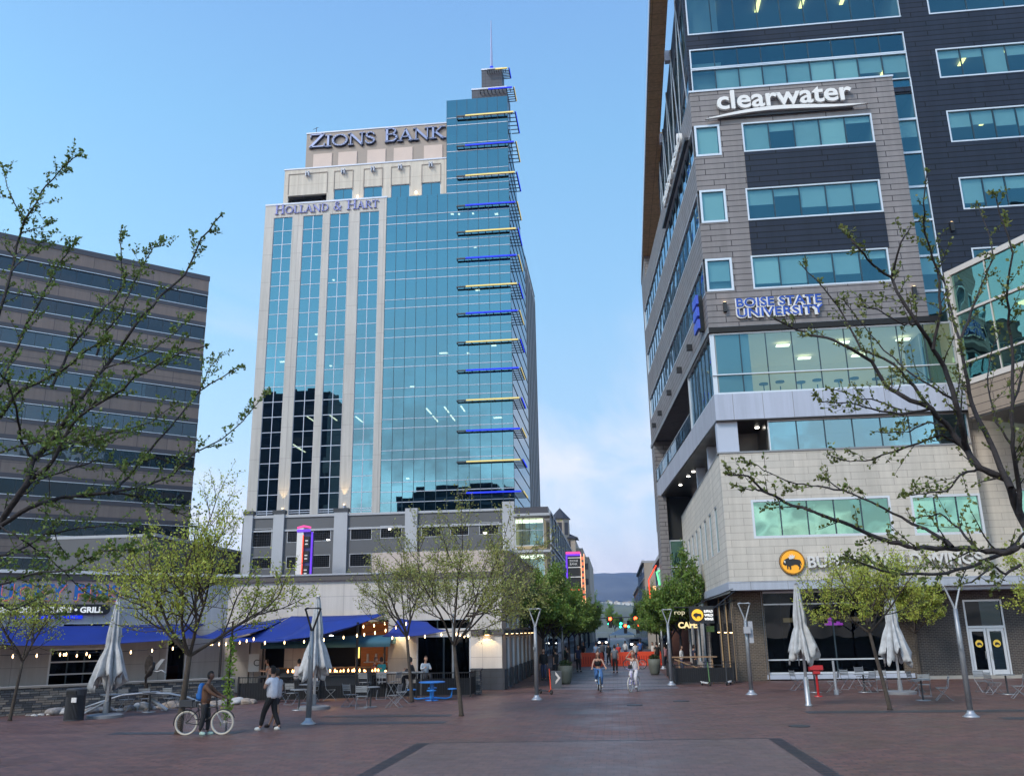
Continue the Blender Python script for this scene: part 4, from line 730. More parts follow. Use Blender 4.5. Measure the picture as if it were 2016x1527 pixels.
# ================================================================ parking garage under the tower
gr = thing('parking_garage', 'dark grey parking garage with pale piers and grated openings, below the glass tower', 'building', (0, 0, 0))
GY = 110.; holes = []
def gx(px, py=1060): return q2(px, py, GY)[0]
for a, b, c, d in ((567, 590, 1046, 1066), (618, 650, 1042, 1063), (691.5, 730.6, 1039, 1060.5), (750, 789.5, 1036, 1057), (831, 867.6, 1034, 1054.7), (888, 922, 1032, 1051.8), (944.5, 981.7, 1029, 1049.8), (565, 587, 1096, 1117), (616.6, 648, 1093, 1115.5), (689.5, 730, 1090.7, 1113), (750, 789, 1088, 1110), (831, 867, 1086, 1108), (888, 922, 1084, 1106), (944, 981, 1083, 1104), (497, 533, 1042, 1075), (497, 533, 1098, 1118)):
    x0, z1 = q2(a, c, GY); x1, z0 = q2(b, d, GY); holes.append((x0, x1, z0, z1))
MB().wall(-47.6, -13.4, 0, 17.5, holes, GY, .4).face((-47.6, GY, 17.5), (-11.8, GY, 17.5), (-11.8, 114, 17.5), (-47.6, 114, 17.5)).face((-47.6, GY, 0), (-47.6, GY, 17.5), (-47.6, 150, 17.5), (-47.6, 150, 0)).build('wall', 'pod', gr)
MB().box(-47.4, -13.4, GY+5, GY+5.1, 0, 17.4).box(-47.4, -13.4, GY+.5, GY+5, 13.2, 13.6).build('garage_deck', 'roomd', gr)
for h in holes:
    g_ = MB()
    for k in range(1, 8): x = h[0]+(h[1]-h[0])*k/8; g_.box(x-.02, x+.02, GY+.08, GY+.12, h[2], h[3])
    for k in range(1, 6): z = h[2]+(h[3]-h[2])*k/6; g_.box(h[0], h[1], GY+.05, GY+.078, z-.02, z+.02)
    o = g_.build('grating', 'charcoal', gr)
    for q in ((h[0]-.08, h[0], h[2], h[3]), (h[1], h[1]+.08, h[2], h[3]), (h[0]-.08, h[1]+.08, h[3], h[3]+.08), (h[0]-.08, h[1]+.08, h[2]-.08, h[2])): MB().box(q[0], q[1], GY-.03, GY+.02, q[2], q[3]).build('frame', 'podw', o)
for k, (a, b) in enumerate(((480, 497), (538, 559), (658, 684), (798, 822), (990, 1014))):
    x0, x1 = gx(a), gx(b); zt = 18.6 if k == 4 else 18.15 if k > 2 else 18.0
    MB().box(x0, x1, GY-.35, GY+.3, 0, zt).build('pier', 'podw', gr)
    if k < 3: MB().box(x0-.12, x1+.12, GY-.45, GY+.4, zt, zt+.45).build('pier_cap', 'charcoal', gr)
for a, b in ((497, 538), (559, 658), (684, 798), (822, 990)):
    MB().box(gx(a), gx(b), GY-.12, GY-.002, 15.72, 15.95).build('string_course', 'podw', gr); MB().box(gx(a), gx(b), GY-.15, GY+.2, 17.5, 17.75).build('parapet_cap', 'podw', gr)
for px, py in ((646, 1064), (767.5, 1043), (955, 1050)): p = aty(px, py, GY+.6); MB().lathe([(.08, 0), (.2, .05), (.2, .16), (.05, .2)], tuple(p), 10).build('deck_lamp', 'cool', gr)
mq = thing('marquee_sign', 'slim vertical marquee with red and violet neon, standing in front of the garage wall', 'sign', (0, 0, 0))
MB().box(-38.0, -37.2, 104, 105.6, 6, 15.4).build('white_spine', 'pwhite', mq); MB().box(-37.18, -36.3, 104.2, 105.4, 6, 14.9).build('box', mat('marquee_blue', (.03, .04, .16), .5), mq)
for k in range(4): MB().box(-37.15, -36.45, 104.05, 104.2, 7.8+k*1.75, 9.1+k*1.75).build('sign_panel', 'black', mq); [MB().box(-36.95, -36.6, 104.0, 104.04, 8.1+k*1.75+j*.4, 8.25+k*1.75+j*.4).build('letters', 'pwhite', mq) for j in (0, 1)]
MB().tube([(-38, 104, 15.4), (-37.2, 104, 15.6), (-36.3, 104, 15.4)], .12).build('neon_tube', 'pink_l', mq); MB().box(-36.28, -36.15, 104.2, 104.5, 6, 14.9).box(-38, -36.3, 103.9, 104.0, 14.9, 15.2).build('neon_strip', 'purple_l', mq); MB().box(-37.25, -37.15, 103.9, 104, 7, 14.5).build('neon_tube', 'red_n', mq)
# ================================================================ glass office wing beside the garage
ax = thing('glass_office_wing', 'blue-grey glass office wing with lit floors, to the right of the parking garage', 'building', (0, 0, 0))
AX1 = -7.55
for k, (z0, z1) in enumerate(((12.85, 16.3), (8.4, 11.9), (3.9, 7.4))):
    window(ax, (-11.7, AX1-.6, z0, z1), 108.3, 4, gl='cglass', fw=.08, rows=(z0+1.9,), d=5, rm='roomw', name='window')
    MB().box(-11.7, AX1-.7, 109, 109.3, z1-.55, z1-.15).build('ceiling_light', 'panel_l', ax)
    MB().box(-11.8, AX1+.3, 106.6, 108.5, z1+.02, z1+.32).build('canopy_slab', 'podw', ax)
MB().box(-11.8, AX1, 108.25, 112, 16.6, 17.6).build('parapet', 'lbtrim', ax)
WT = Matrix(((0, -1, 0, AX1), (1, 0, 0, 107), (0, 0, 1, 0), (0, 0, 0, 1)))
MB().box(-12, AX1-.02, 113, 170, 0, 17.3).build('mass', 'podw', ax)
for k in range(10):
    for z0, z1 in ((13, 17.1), (1.0, 12.6)): window(ax, (1+k*6, 6.6+k*6, z0, z1), -.02, 2, gl='sglass', fr='podw', fw=.28, T=WT @ TR(0, -.3, 0), rm=None, mull=.2, rows=())
# ================================================================ far stone towers with slate roofs
ht = thing('stone_tower_block', 'beige stone tower with a pointed slate roof, rising behind the glass office wing', 'building', (-11.5, 204, 0))
oc = [(2.6*math.cos(R(22.5+45*k)), 2.6*math.sin(R(22.5+45*k))) for k in range(8)]
MB().prism([(x*.86, y*.86) for x, y in oc], 0, 27.6).build('turret', 'hotel', ht)
m_ = MB()
for k in range(8): a, b = oc[k], oc[(k+1) % 8]; m_.face((*a, 27.6), (*b, 27.6), (0, 0, 30.3))
m_.build('roof', 'slate', ht)
for k in range(8):
    A = R(45*k); c, s = math.cos(A), math.sin(A); T_ = TR(c*2.08, s*2.08, 0) @ RZ(A+R(90))
    MB(T_).box(-.5, .5, -.04, .04, 23.9, 26.7).build('window', 'lbtrim', ht)
MB().box(-3, 3.4, -1, 30, 0, 23.0).build('main_wall', 'hotel', ht)
MB().prism([(-3.4, -1.4), (4, -1.4), (4, 3), (-3.4, 3)], 23, 23.3).build('eaves', 'slate', ht); MB().face((-3.4, -1.4, 23.3), (4, -1.4, 23.3), (1.5, 1, 24.6), (-1.5, 1, 24.6)).face((4, -1.4, 23.3), (4, 8, 23.3), (1.5, 6, 24.6), (1.5, 1, 24.6)).build('roof', 'slate', ht)
for x, z in ((-1.6, 21.2), (1.5, 21.2), (2.2, 17.6), (-1, 17.6), (2.2, 14), (-1, 14)): MB().box(x-.8, x+.8, -1.06, -.99, z, z+1.5).build('window', 'lbtrim', ht)
MB().box(3.42, 4.9, 3, 40, 0, 21.2).box(4.92, 6.2, 6, 50, 0, 19.4).build('side_bay', 'hotel', ht)
for x, z in ((4.1, 18.5), (4.1, 15), (5.5, 16.5), (5.5, 13)): MB().box(x-.4, x+.4, 2.9 if x < 5 else 5.9, 3.0 if x < 5 else 6.0, z, z+1.4).build('window', 'lbtrim', ht)
ns = thing('street_neon_sign', 'blade sign reading ZIONS BANK under pink and violet neon, over the left street trees', 'sign', (0, 0, 0))
MB().box(-4.45, -3.2, 90, 90.6, 6.9, 10.2).build('sign_box', 'black', ns); MB().box(-4.6, -3.15, 89.8, 90.6, 10.22, 10.42).build('neon_bar', 'pink_l', ns); MB().box(-4.6, -3.15, 89.85, 90.6, 10.02, 10.2).box(-4.62, -4.47, 89.9, 90.5, 6.9, 10.0).build('neon_bar', 'purple_l', ns)
for k in range(3): MB().box(-4.4, -3.1, 89.9, 89.98, 9.78-k*.95, 9.86-k*.95).build('divider', 'pwhite', ns)
text('ZIONS', .3, 'pwhite', ns, TR(-4.25, 89.93, 9.42), ext=.01, fit=.85); text('BANK', .3, 'pwhite', ns, TR(-4.2, 89.93, 9.1), ext=.01, fit=.75)
MB().box(-4.4, -3.35, 89.8, 89.9, 6.6, 6.72).box(-4.1, -3.4, 89.8, 89.9, 5.0, 5.12).build('neon_bar', 'red_n', ns)
for k in range(9): MB().box(-3.02, -2.84, 89.8, 89.9, 5.2+k*.55, 5.5+k*.55).build('letter', mat('marquee_letter', (.5, .1, .05), .5, emit=(1, .2, .1), es=.4) if k == 0 else bpy.data.materials['marquee_letter'], ns)
MB().box(-3.12, -3.06, 89.8, 89.9, 4.9, 10.2).box(-2.8, -2.74, 89.8, 89.9, 4.9, 10.2).build('letter_rail', 'orange_n', ns)
# ================================================================ banded granite office block (left)
lb = thing('banded_office_block', 'rose granite office block with dark ribbon windows, at the left behind the restaurant', 'building', (-49.89, 100, 0), R(90-48.1))
P_ = 4.2; LL = -62.; lb.location = (-58.37, 117, 0); lb.scale = (1.17, 1.17, 1.17)
hs = []
zt = 44.5
bands = []
while zt > 6: bands.append((zt-1.78, zt)); zt -= P_
MB().wall(LL, 0, 0, 47.0, [(LL+.5, -.02, a, b) for a, b in bands], 0, .3).face((0, 0, 0), (0, 30, 0), (0, 30, 47), (0, 0, 47)).face((LL, 0, 47), (0, 0, 47), (0, 30, 47), (LL, 30, 47)).build('granite_wall', 'granite', lb)
for a, b in bands:
    w_ = MB().face((LL, .2, a), (0, .2, a), (0, .2, b), (LL, .2, b)).build('ribbon_window', 'bglass', lb)
    MB().box(LL, .03, -.06, .16, b-.05, b+.02).box(LL, .03, -.06, .16, a-.02, a+.05).build('silver_rail', 'silver', w_)
    MB().box(LL, .02, -.04, -.002, b+.03, b+.55).box(LL, .02, -.04, -.002, a-.5, a-.03).build('trim_band', 'lbtrim', w_)
    q_ = MB(); [q_.box(-k*1.7-.02, -k*1.7+.02, .14, .19, a+.05, b-.05) for k in range(1, 36)]; q_.build('glazing_frame', 'charcoal', w_)
MB().box(LL, .06, -.08, .5, 46.5, 47.15).build('parapet_cap', 'lbtrim', lb)
# ================================================================ buildings behind the viewer that the glass mirrors
bk = thing('dark_tower_block', 'dark office tower behind the viewer, mirrored low in the left glass strips', 'building', (-106, -42, 0))
MB().box(-20, 19.6, -12, 12, 0, 78).build('wall', mat('dark_facade', (.03, .034, .045), .5), bk)
for k in range(19): MB().box(-20, 19.6, 12, 12.1, 1.6+k*4, 2.0+k*4).build('floor_line', 'lbtrim', bk)
b3 = thing('green_glass_block', 'long low building behind the viewer, mirrored at the foot of the curtain wall', 'building', (-45, -44, 0))
MB().box(-19, 19, -10, 14, 0, 43).build('wall', mat('green_dark_facade', (.02, .05, .045), .5), b3); MB().box(-15, 12, -8, 10, 43, 45.5).build('penthouse', mat('green_dark_facade2', (.035, .05, .05), .5), b3)
for k in range(10): MB().box(-19, 19, 14, 14.1, 2.6+k*4.2, 3.4+k*4.2).build('floor_line', 'bandbk', b3)
b4 = thing('brown_office_block', 'brown office block behind the viewer, mirrored in the lower ribbons of the left block', 'building', (104, -42, 0), R(-35))
MB().box(-40, 40, -12, 12, 0, 62).build('wall', mat('brown_facade', (.10, .07, .045), .7, var=.2, vs=.1), b4)
for k in range(14): MB().box(-40, 40, 12, 12.12, 2+k*4.3, 3.9+k*4.3).build('window_row', 'charcoal', b4)
# ================================================================ restaurant
rs = thing('restaurant', 'cream stucco corner restaurant with dark trim, open bar front and lit sconces', 'building', (0, 0, 0))
OP = (-18.7, -11.42, 0.0, 3.45); GW = (-9.95, -7.2, .25, 2.62); GB = (-10.6, -7.2, 2.92, 3.42)
MB().wall(-20, -5.62, 0, 5.45, [OP, GW, GB], 45, .3).face((-20, 45, 5.45), (-5.62, 45, 5.45), (-5.62, 60, 5.45), (-20, 60, 5.45)).build('stucco_wall', 'cream', rs)
MB().box(-20, -5.55, 44.85, 45.5, 5.45, 5.72).build('parapet_trim', 'trimdk', rs); MB().box(-20, -9.6, 44.8, 45.5, 5.72, 5.8).build('parapet_cap', 'podw', rs)
MB().box(-7.18, -5.52, 44.9, 45.02, 2.62, 2.88).box(-5.6, -5.5, 45.02, 59, 2.62, 2.88).build('belt_trim', 'trimdk', rs)
MB().box(-7.18, -5.5, 44.88, 45.02, 0, 1.02).build('plinth', 'plinth', rs)
window(rs, GW, 45, 2, gl='dglass', fw=.07, rm='roomd', d=5, mull=.08); window(rs, GB, 45, 2, gl='dglass', fw=.04, rm='roomd', d=3)
MB().box(-12.8, -6.15, 46.6, 47.6, 5.4, 6.95).build('rooftop_screen', 'pinkst', rs); MB().box(-6.15, -5.62, 46.6, 50, 5.4, 6.9).build('rooftop_screen', 'tan', rs)
for x in (-5.98, -5.9): pass
MB().tube([(-5.75, 47.5, 6.9), (-5.75, 47.5, 8.3)], .035).build('roof_pole', 'pwhite', rs)
RT = Matrix(((0, -1, 0, -5.6), (1, 0, 0, 45), (0, 0, 1, 0), (0, 0, 0, 1)))   # side along the street, outward = +X
RT = Matrix(((0, -1, 0, -5.6), (1, 0, 0, 45), (0, 0, 1, 0), (0, 0, 0, 1)))
sh_ = [(1.6+k*2.4, 3.2+k*2.4, .05, 2.5) for k in range(6)]+[(1.6+k*2.4, 3.2+k*2.4, 2.95, 3.6) for k in range(6)]
MB(RT).wall(0, 16, 0, 5.45, sh_, 0, .25).build('side_wall', 'tan', rs)
MB(RT).box(3, 25, 0, 3.3, 5.46, 7.0).build('upper_block', 'tan', rs); MB(RT).box(3, 25.1, -.08, .3, 7.0, 7.12).build('upper_coping', 'podw', rs)
MB(RT).box(16, 26, 0, 4, 0, 5.45).build('rear_wall', 'tan', rs)
for h in sh_: window(rs, h, .02, 2, gl='dglass', fr='alu', T=RT, fw=.05, rm='roomd', d=1.5, mull=.05)
for k in range(7):
    MB(RT).box(.35+k*2.4, 1.2+k*2.4, -.14, -.01, 0, .95).build('pier_plinth', 'plinth', rs)
    s_ = MB(RT).box(.6+k*2.4, .9+k*2.4, -.22, -.01, 2.66, 2.86).build('sconce', 'black', rs); MB(RT).box(.64+k*2.4, .86+k*2.4, -.19, -.05, 2.64, 2.659).build('sconce_lens', 'warm', s_)
s_ = MB().box(-6.55, -6.2, 44.7, 44.99, 2.62, 2.86).build('sconce', 'black', rs); MB().box(-6.5, -6.25, 44.72, 44.95, 2.6, 2.618).build('sconce_lens', 'warm', s_)
s_ = MB().box(-11.0, -10.6, 44.75, 44.99, 2.86, 3.0).build('sconce', 'black', rs); MB().box(-10.95, -10.65, 44.78, 44.95, 2.84, 2.859).build('sconce_lens', 'warm', s_)
for x, y, e in ((-6.38, 44.6, 16), (-10.8, 44.65, 14)):
    sp = bpy.data.lights.new('wall_wash', 'SPOT'); sp.energy = e; sp.color = (1, .72, .36); sp.spot_size = R(110); o = bpy.data.objects.new('wall_wash', sp); C.objects.link(o); o.location = (x, y, 2.58 if x > -8 else 2.82); o.rotation_euler = (R(18), 0, 0); o.parent = rs
# bar inside the opening
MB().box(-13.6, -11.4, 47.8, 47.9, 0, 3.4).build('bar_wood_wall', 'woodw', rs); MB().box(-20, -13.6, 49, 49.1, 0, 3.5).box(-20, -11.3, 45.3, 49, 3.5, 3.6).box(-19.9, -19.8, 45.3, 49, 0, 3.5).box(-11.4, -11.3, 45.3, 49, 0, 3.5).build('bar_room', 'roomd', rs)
MB().box(-18.6, -17.9, 44.98, 45.2, 0, 2.6).box(-16.9, -15.3, 45.25, 45.3, .4, 2.3).build('door_panel', 'cream', rs)
MB().box(-17.2, -11.5, 45.15, 45.7, .0, 1.12).build('bar_front', 'charcoal', rs); MB().box(-17.3, -11.4, 45.0, 45.8, 1.12, 1.18).build('bar_top', 'wood', rs)
for k in range(4): MB().box(-13.2+k*.45, -13.1+k*.45, 47.5, 47.6, 1.35, 1.75).build('tap_handle', 'pwhite', rs)
MB().box(-13.3, -12, 47.3, 47.7, 1.3, 1.35).build('bar_shelf', 'pwhite', rs)
MB().lathe([(.13, 0), (.16, .06), (.05, .12)], (-14.7, 46, 2.62), 10).build('bar_lamp', 'cool', rs)
MB().box(-14.1, -14.02, 48.9, 48.99, 1.5, 2.5).build('bar_light', lamp_m('dim_yellow', (1, .6, .15), 1.2), rs)
# barrel awning
aw = MB(); n = 8
prof = [(44.95-1.15*math.sin(R(90)*k/n), 2.28+.42*math.cos(R(90)*k/n)) for k in range(n+1)]
for (ya, za), (yb, zb_) in zip(prof, prof[1:]): aw.face((-17.6, ya, za), (-11.0, ya, za), (-11.0, yb, zb_), (-17.6, yb, zb_))
aw.face(*[(-11.0, y_, z_) for y_, z_ in prof]+[(-11.0, 44.95, 2.28)]).box(-17.6, -11, 43.78, 43.82, 2.14, 2.28); aw.build('bar_awning', 'teal', rs)
for x in (-11.3, -17.5): MB().tube([(x, 43.9, 0), (x, 43.9, 2.2)], .05).build('awning_post', 'black', rs)
# white wing at the left, turned 48.5 degrees
wl = thing('fish_restaurant', 'white stucco seafood restaurant wing behind the blue shade sails, at the left', 'building', (-20, 45, 0), R(90-48.5))
h_ = [(-7.7, -5.5, 3.12, 3.5), (-8.1, -5.05, .6, 2.35), (-2.9, -1.9, .3, 2.75), (.15, 1.0, .1, 2.9)]
MB().wall(-26, 1.6, 0, 5.45, h_, 0, .3).face((-26, 0, 5.45), (1.6, 0, 5.45), (1.6, 8, 5.45), (-26, 8, 5.45)).build('stucco_wall', masonry('white_stucco_panels', (.46, .46, .47), (.45, .45, .46), (.28, .29, .3), 3.2, 1.55, .012, .85, .1, 0, .04), wl)
window(wl, h_[0], 0, 2, gl='dglass', rm='roomd', fw=.05); window(wl, h_[1], 0, 4, gl='dglass', rm='roomd', rows=(1.2, 1.75), fw=.08); window(wl, h_[2], 0, 1, gl='dglass', rm='roomd'); window(wl, h_[3], 0, 1, gl='dglass', rm='roomd', fw=.08)
MB().box(-2.8, -2.0, 1, 1.05, .5, 1.4).build('orange_panel', 'orange', wl)
MB().box(-26, 1.6, -.15, .4, 5.45, 5.75).build('parapet_trim', 'trimdk', wl); MB().box(-26, 1.6, -.25, .4, 5.75, 5.9).build('parapet_cap', 'pwhite', wl); MB().box(-26, 1.6, -.05, -.002, 0, .75).build('plinth', 'dark', wl)
ls = thing('restaurant_sign', 'blue LUCKY FINS letters with red neon edges over a dark SEAFOOD SUSHI GRILL panel', 'sign', (-20, 45, 0), R(90-48.5))
text('LUCKY FINS', 1.0, mat('sign_blue', (.012, .16, .50), .35), ls, TR(-11.1, -.26, 4.56), ext=.06, off=.028, fit=5.75, spacing=1.12); text('LUCKY FINS', 1.0, lamp_m('coral_neon', (1, .25, .2), .22), ls, TR(-11.09, -.22, 4.545), ext=.02, off=.042, fit=5.8, spacing=1.12)
MB().lathe([(.24, 0), (.24, .08)], (0, 0, 0), 20).build('panel_end', 'black', ls).matrix_local = TR(-5.95, -.1, 4.12) @ RX(R(90)); MB().box(-11.2, -5.95, -.18, -.1, 3.88, 4.36).build('panel', 'black', ls)
text('SEAFOOD • SUSHI • GRILL', .36, lamp_m('panel_letters', (.9, .95, 1), .35), ls, TR(-10.5, -.2, 3.98), ext=.01, off=.012, fit=4.45)
MB().box(-9.7, -6.9, -.14, -.06, 3.7, 3.84).build('blue_light_bar', 'blue_l', ls)
# glazed doors between the wings
gd = MB(); [gd.box(x, x+.09, 45.2, 45.3, 0, 2.7) for x in (-19.8, -18.7)]; gd.build('glazed_screen', 'alu', rs)
# shade sails
def sail(name, corners, label, sag=.5, n=10, m='sail'):
    A, B, C_, D = [Vector(c) for c in corners]; s = MB(); g_ = []
    for i in range(n+1):
        u = i/n; row = []
        for j in range(n+1):
            v = j/n; e = .12*math.sin(math.pi*u); e2 = .12*math.sin(math.pi*v)
            u_, v_ = u, v
            p = (A*(1-u)*(1-v)+B*u*(1-v)+C_*u*v+D*(1-u)*v); c = (A+B+C_+D)/4
            k = .16*(math.sin(math.pi*u)*(1-math.sin(math.pi*v))+math.sin(math.pi*v)*(1-math.sin(math.pi*u)))
            p = p.lerp(c, k*.5); p.z -= sag*math.sin(math.pi*u)*.5*(1 if v > .5 else v*2)+sag*math.sin(math.pi*v)*.3; row.append(s.p(p))
        g_.append(row)
    for i in range(n):
        for j in range(n): s.f.append((g_[i][j], g_[i+1][j], g_[i+1][j+1], g_[i][j+1]))
    o = s.build(name, m, smooth=True); so_ = o.modifiers.new('t', 'SOLIDIFY'); so_.thickness = .015
    return tag(o, label, 'shade sail', 'blue shade sails over the patio')
WL = lambda s, d, z: (-20+s*math.sin(R(48.5))+d*math.cos(R(48.5)), 45+s*math.cos(R(48.5))-d*math.sin(R(48.5)), z)
sail('shade_sail', [WL(-13.5, .1, 3.35), WL(-1.2, .1, 3.4), WL(-1.8, 3.4, 2.75), WL(-14, 3.6, 2.75)], 'long blue shade sail in front of the white wing, under the lucky letters', .55)
sail('shade_sail', [(-20.2, 44.6, 3.15), (-16.6, 44.8, 3.65), (-17.2, 41.6, 2.9), (-20.5, 42, 2.75)], 'small blue sail between the white wing and the bar', .35)
sail('shade_sail', [(-16.5, 44.9, 3.7), (-11.6, 44.9, 3.72), (-13.6, 41, 2.62), (-18.2, 41.2, 2.55)], 'wide blue sail above the bar front', .35)
sail('shade_sail', [(-15, 43.0, 3.3), (-10.7, 42.4, 3.75), (-12.6, 40.4, 2.95), (-15.8, 41, 2.6)], 'lower blue sail overlapping the wide one, tied to the black post', .3)
sail('shade_sail', [(-10.9, 44.9, 3.5), (-9.4, 44.9, 3.3), (-7.9, 42.4, 2.85), (-11.1, 42.6, 2.62)], 'blue sail at the right of the bar, behind the slim tree', .3)
for x, y, h, lb_ in ((-12.0, 41.5, 3.3, 'black post holding the shade sails in front of the bar'), (-18.4, 41.0, 2.9, 'black post at the left end of the patio railing'), (-7.6, 42.3, 3.6, 'silver post holding the right-hand sail')):
    tag(MB().tube([(x, y, 0), (x, y, h)], .06, 8).lathe([(.14, 0), (.14, .03)], (x, y, 0), 10).build('sail_post', 'black' if 'black' in lb_ else 'steel2'), lb_, 'post')
# string lights
def stringl(pts, n, label, sag=.25, s=.032):
    r = thing('string_lights', label, 'string lights', (0, 0, 0), group='string lights over the patio'); P = [Vector(p) for p in pts]
    w_ = []; 
    for a, b in zip(P, P[1:]):
        for k in range(9): t = k/8; q = a.lerp(b, t); q.z -= sag*math.sin(math.pi*t); w_.append(q)
    MB().tube(w_, .012, 4).build('wire', 'black', r)
    tot = len(w_)-1
    for k in range(n):
        f = (k+.5)/n*tot; i = int(f); q = w_[i].lerp(w_[i+1], f-i)
        MB().lathe([(.01, -.13), (s*.8, -.09), (s, -.05), (s*.5, .0), (.012, .02)], tuple(q), 8).build('bulb', 'bulb', r)
stringl([WL(-14, 3.7, 2.42), WL(-8, 3.8, 2.2), WL(-1.8, 3.5, 2.5), (-16.8, 41.3, 2.72)], 22, 'string of warm bulbs hanging along the front edge of the long sail', .12)
stringl([WL(-8, 1.5, 2.2), WL(-5.3, 1.5, 2.1)], 5, 'short string of bulbs hanging inside by the left windows', .1)
stringl([(-16.8, 41.1, 2.5), (-12.0, 41.4, 2.75), (-9.9, 43.5, 3.35)], 11, 'string of bulbs rising to the right across the bar', .1)
stringl([(-12.3, 42.6, 3.15), (-10.7, 42.5, 3.35)], 3, 'three bulbs hanging by the sail corner', .05)
stringl([(-11, 42.6, 2.62), (-7.6, 42.4, 2.8), (-7.0, 43.6, 2.65)], 9, 'string of bulbs in front of the right window', .08)
# ledgestone wall
sw_ = thing('stone_wall', 'low ledgestone wall with a pale cap running past the boulders', 'wall', (-16.46, 38.3, 0), R(90-49.8))
MB().box(-22, 0, 0, .45, 0, .98).build('wall', 'ledge', sw_); MB().box(-22, .03, -.05, .5, .98, 1.05).build('cap', 'cap', sw_)
# ================================================================ lamps
def lamp(x, y, label, h=3.62, arm=.24, box=False, dark=False, rz=0.):
    r = thing('street_lamp', label, 'street lamp', (x, y, 0), rz, 'twin-armed steel lamps on the plaza')
    MB().tube([(0, 0, .04), (0, 0, h*.55), (0, 0, h-.72)], [.09, .08, .065], 12).build('pole', 'steel2', r, True)
    MB().lathe([(.24, 0), (.24, .03), (.17, .07), (.11, .14), (.095, .2)], n=18).build('base', 'steel', r, True)
    for s in (-1, 1): MB().tube([(0, 0, h-.8), (s*.05, 0, h-.6), (s*arm, 0, h-.03)], [.04, .035, .03], 8).build('arm', 'black' if dark else 'steel', r)
    MB().tube([(-arm-.02, 0, h-.03), (-arm*.8, -.05, h+.01), (arm*.8, -.05, h+.01), (arm+.02, 0, h-.03)], [.03, .035, .035, .03], 8).box(-arm, arm, -.1, .05, h-.01, h+.02).build('lamp_head', 'black' if dark else 'steel', r)
    if box: MB().box(-.12, .16, -.2, -.07, 2.5, 2.78).box(.1, .28, -.05, .12, 2.1, 3.0).build('control_box', 'podw', r)
    else: MB().box(-.09, -.03, -.16, -.07, 2.0, 2.12).build('outlet_box', 'steel2', r)
    return r
lamp(-9.92, 28.99, 'dark-topped steel lamp beside the closed umbrella, nearest to the walking man', 3.6, dark=True, rz=.25)
lamp(-3.36, 38.33, 'steel lamp in front of the cream restaurant corner', 3.66)
lamp(10.64, 29.7, 'large leaning-looking steel lamp in front of the glass double door', 3.92)
lamp(5.61, 39.98, 'steel lamp with small white control box by the brown brick pier', 3.75, box=True)
lamp(2.71, 47.26, 'steel lamp at the street mouth, left of the black patio fence', 3.7)
lamp(3.3, 66, 'farther steel lamp among the right-hand street trees', 3.7); lamp(-3.6, 62, 'farther steel lamp among the left-hand street trees', 3.7)
# ================================================================ closed umbrellas
def umbrella(x, y, label, h=4.25, zb=1.55, w_=.62, seed=1, rz=0., base='disc', lean=0.):
    rd = random.Random(seed); r = thing('closed_umbrella', label, 'umbrella', (x, y, 0), rz, 'closed grey umbrellas on the plaza')
    MB().tube([(0, 0, .05), (lean*.3, 0, h*.5), (lean, 0, h+.05)], [.055, .05, .03], 12).build('pole', 'steel' if base != 'disc' else 'pwhite', r, True)
    if base == 'disc': MB().lathe([(.62, 0), (.62, .1), (.5, .13), (.12, .14)], n=26).lathe([(.1, .1), (.09, .55)], n=12).build('base', 'bandbk', r)
    else: MB().lathe([(.13, 0), (.13, .06), (.09, .1), (.085, 1.0)], n=14).build('base', 'steel', r, True)
    nf = 8; NZ = 22; NA = 120; rows = []; m = MB()
    ph = [rd.uniform(-.5, .5) for _ in range(nf)]; dp = [rd.uniform(.75, 1.25) for _ in range(nf)]
    for i in range(NZ+1):
        t = i/NZ; row = []
        for j in range(NA):
            a = 2*math.pi*j/NA; k = int(nf*j/NA) % nf; f = math.sin(nf*a/1)
            base_r = .06+.26*t**.8+.32*max(0, t-.55)**1.1*(1.0)
            fold = 1+.33*math.sin(nf*a+ph[k]*.8*t)*(.4+t)+.12*math.sin(19*a+5*t+seed)*t
            pin = 1-.22*math.exp(-((t-.60)/.08)**2)
            zz = h-(h-zb)*t*(1+.10*math.sin(nf*a*.5+ph[k]*3)*t*dp[k]+.07*abs(math.sin(9.5*a+seed))*t)
            rr = base_r*(fold+(.16*abs(math.sin(6.5*a+3*t+seed))+.05*math.sin(31*a+9*t))*t)*pin*w_/.62; row.append(m.p((lean*(1-t)+rr*math.cos(a+.25*t), rr*math.sin(a+.25*t), zz)))
        rows.append(row)
    for A_, B_ in zip(rows, rows[1:]):
        for j in range(NA): m.f.append((A_[j], A_[(j+1) % NA], B_[(j+1) % NA], B_[j]))
    m.f.append(tuple(rows[0]))
    o = m.build('canopy', 'cloth', r, True); s = o.modifiers.new('t', 'SOLIDIFY'); s.thickness = .012
    rb = MB()
    for k in range(nf): a = 2*math.pi*(k+.2)/nf; rb.tube([(lean, 0, h-.02), (.13*math.cos(a), .13*math.sin(a), h*.75), (.25*w_*math.cos(a)*1.2, .25*w_*math.sin(a)*1.2, h*.5+.1)], .016, 5)
    rb.build('ribs', 'steel', r)
    return r
umbrella(-18.55, 31.9, 'closed umbrella standing by the boulders between the trash can and the railing', 4.25, 1.4, .58, 3, lean=.1)
umbrella(-11.72, 34.8, 'closed umbrella directly behind the dark-topped lamp', 4.22, 1.45, .58, 7, .6)
umbrella(6.72, 34.0, 'closed umbrella with slim steel post, beside the red telescope stand', 4.28, 1.78, .50, 11, 1.2, 'post', lean=-.03)
umbrella(11.6, 39.7, 'closed umbrella on a round base behind the small right tree', 4.65, 1.6, .56, 17, .3)
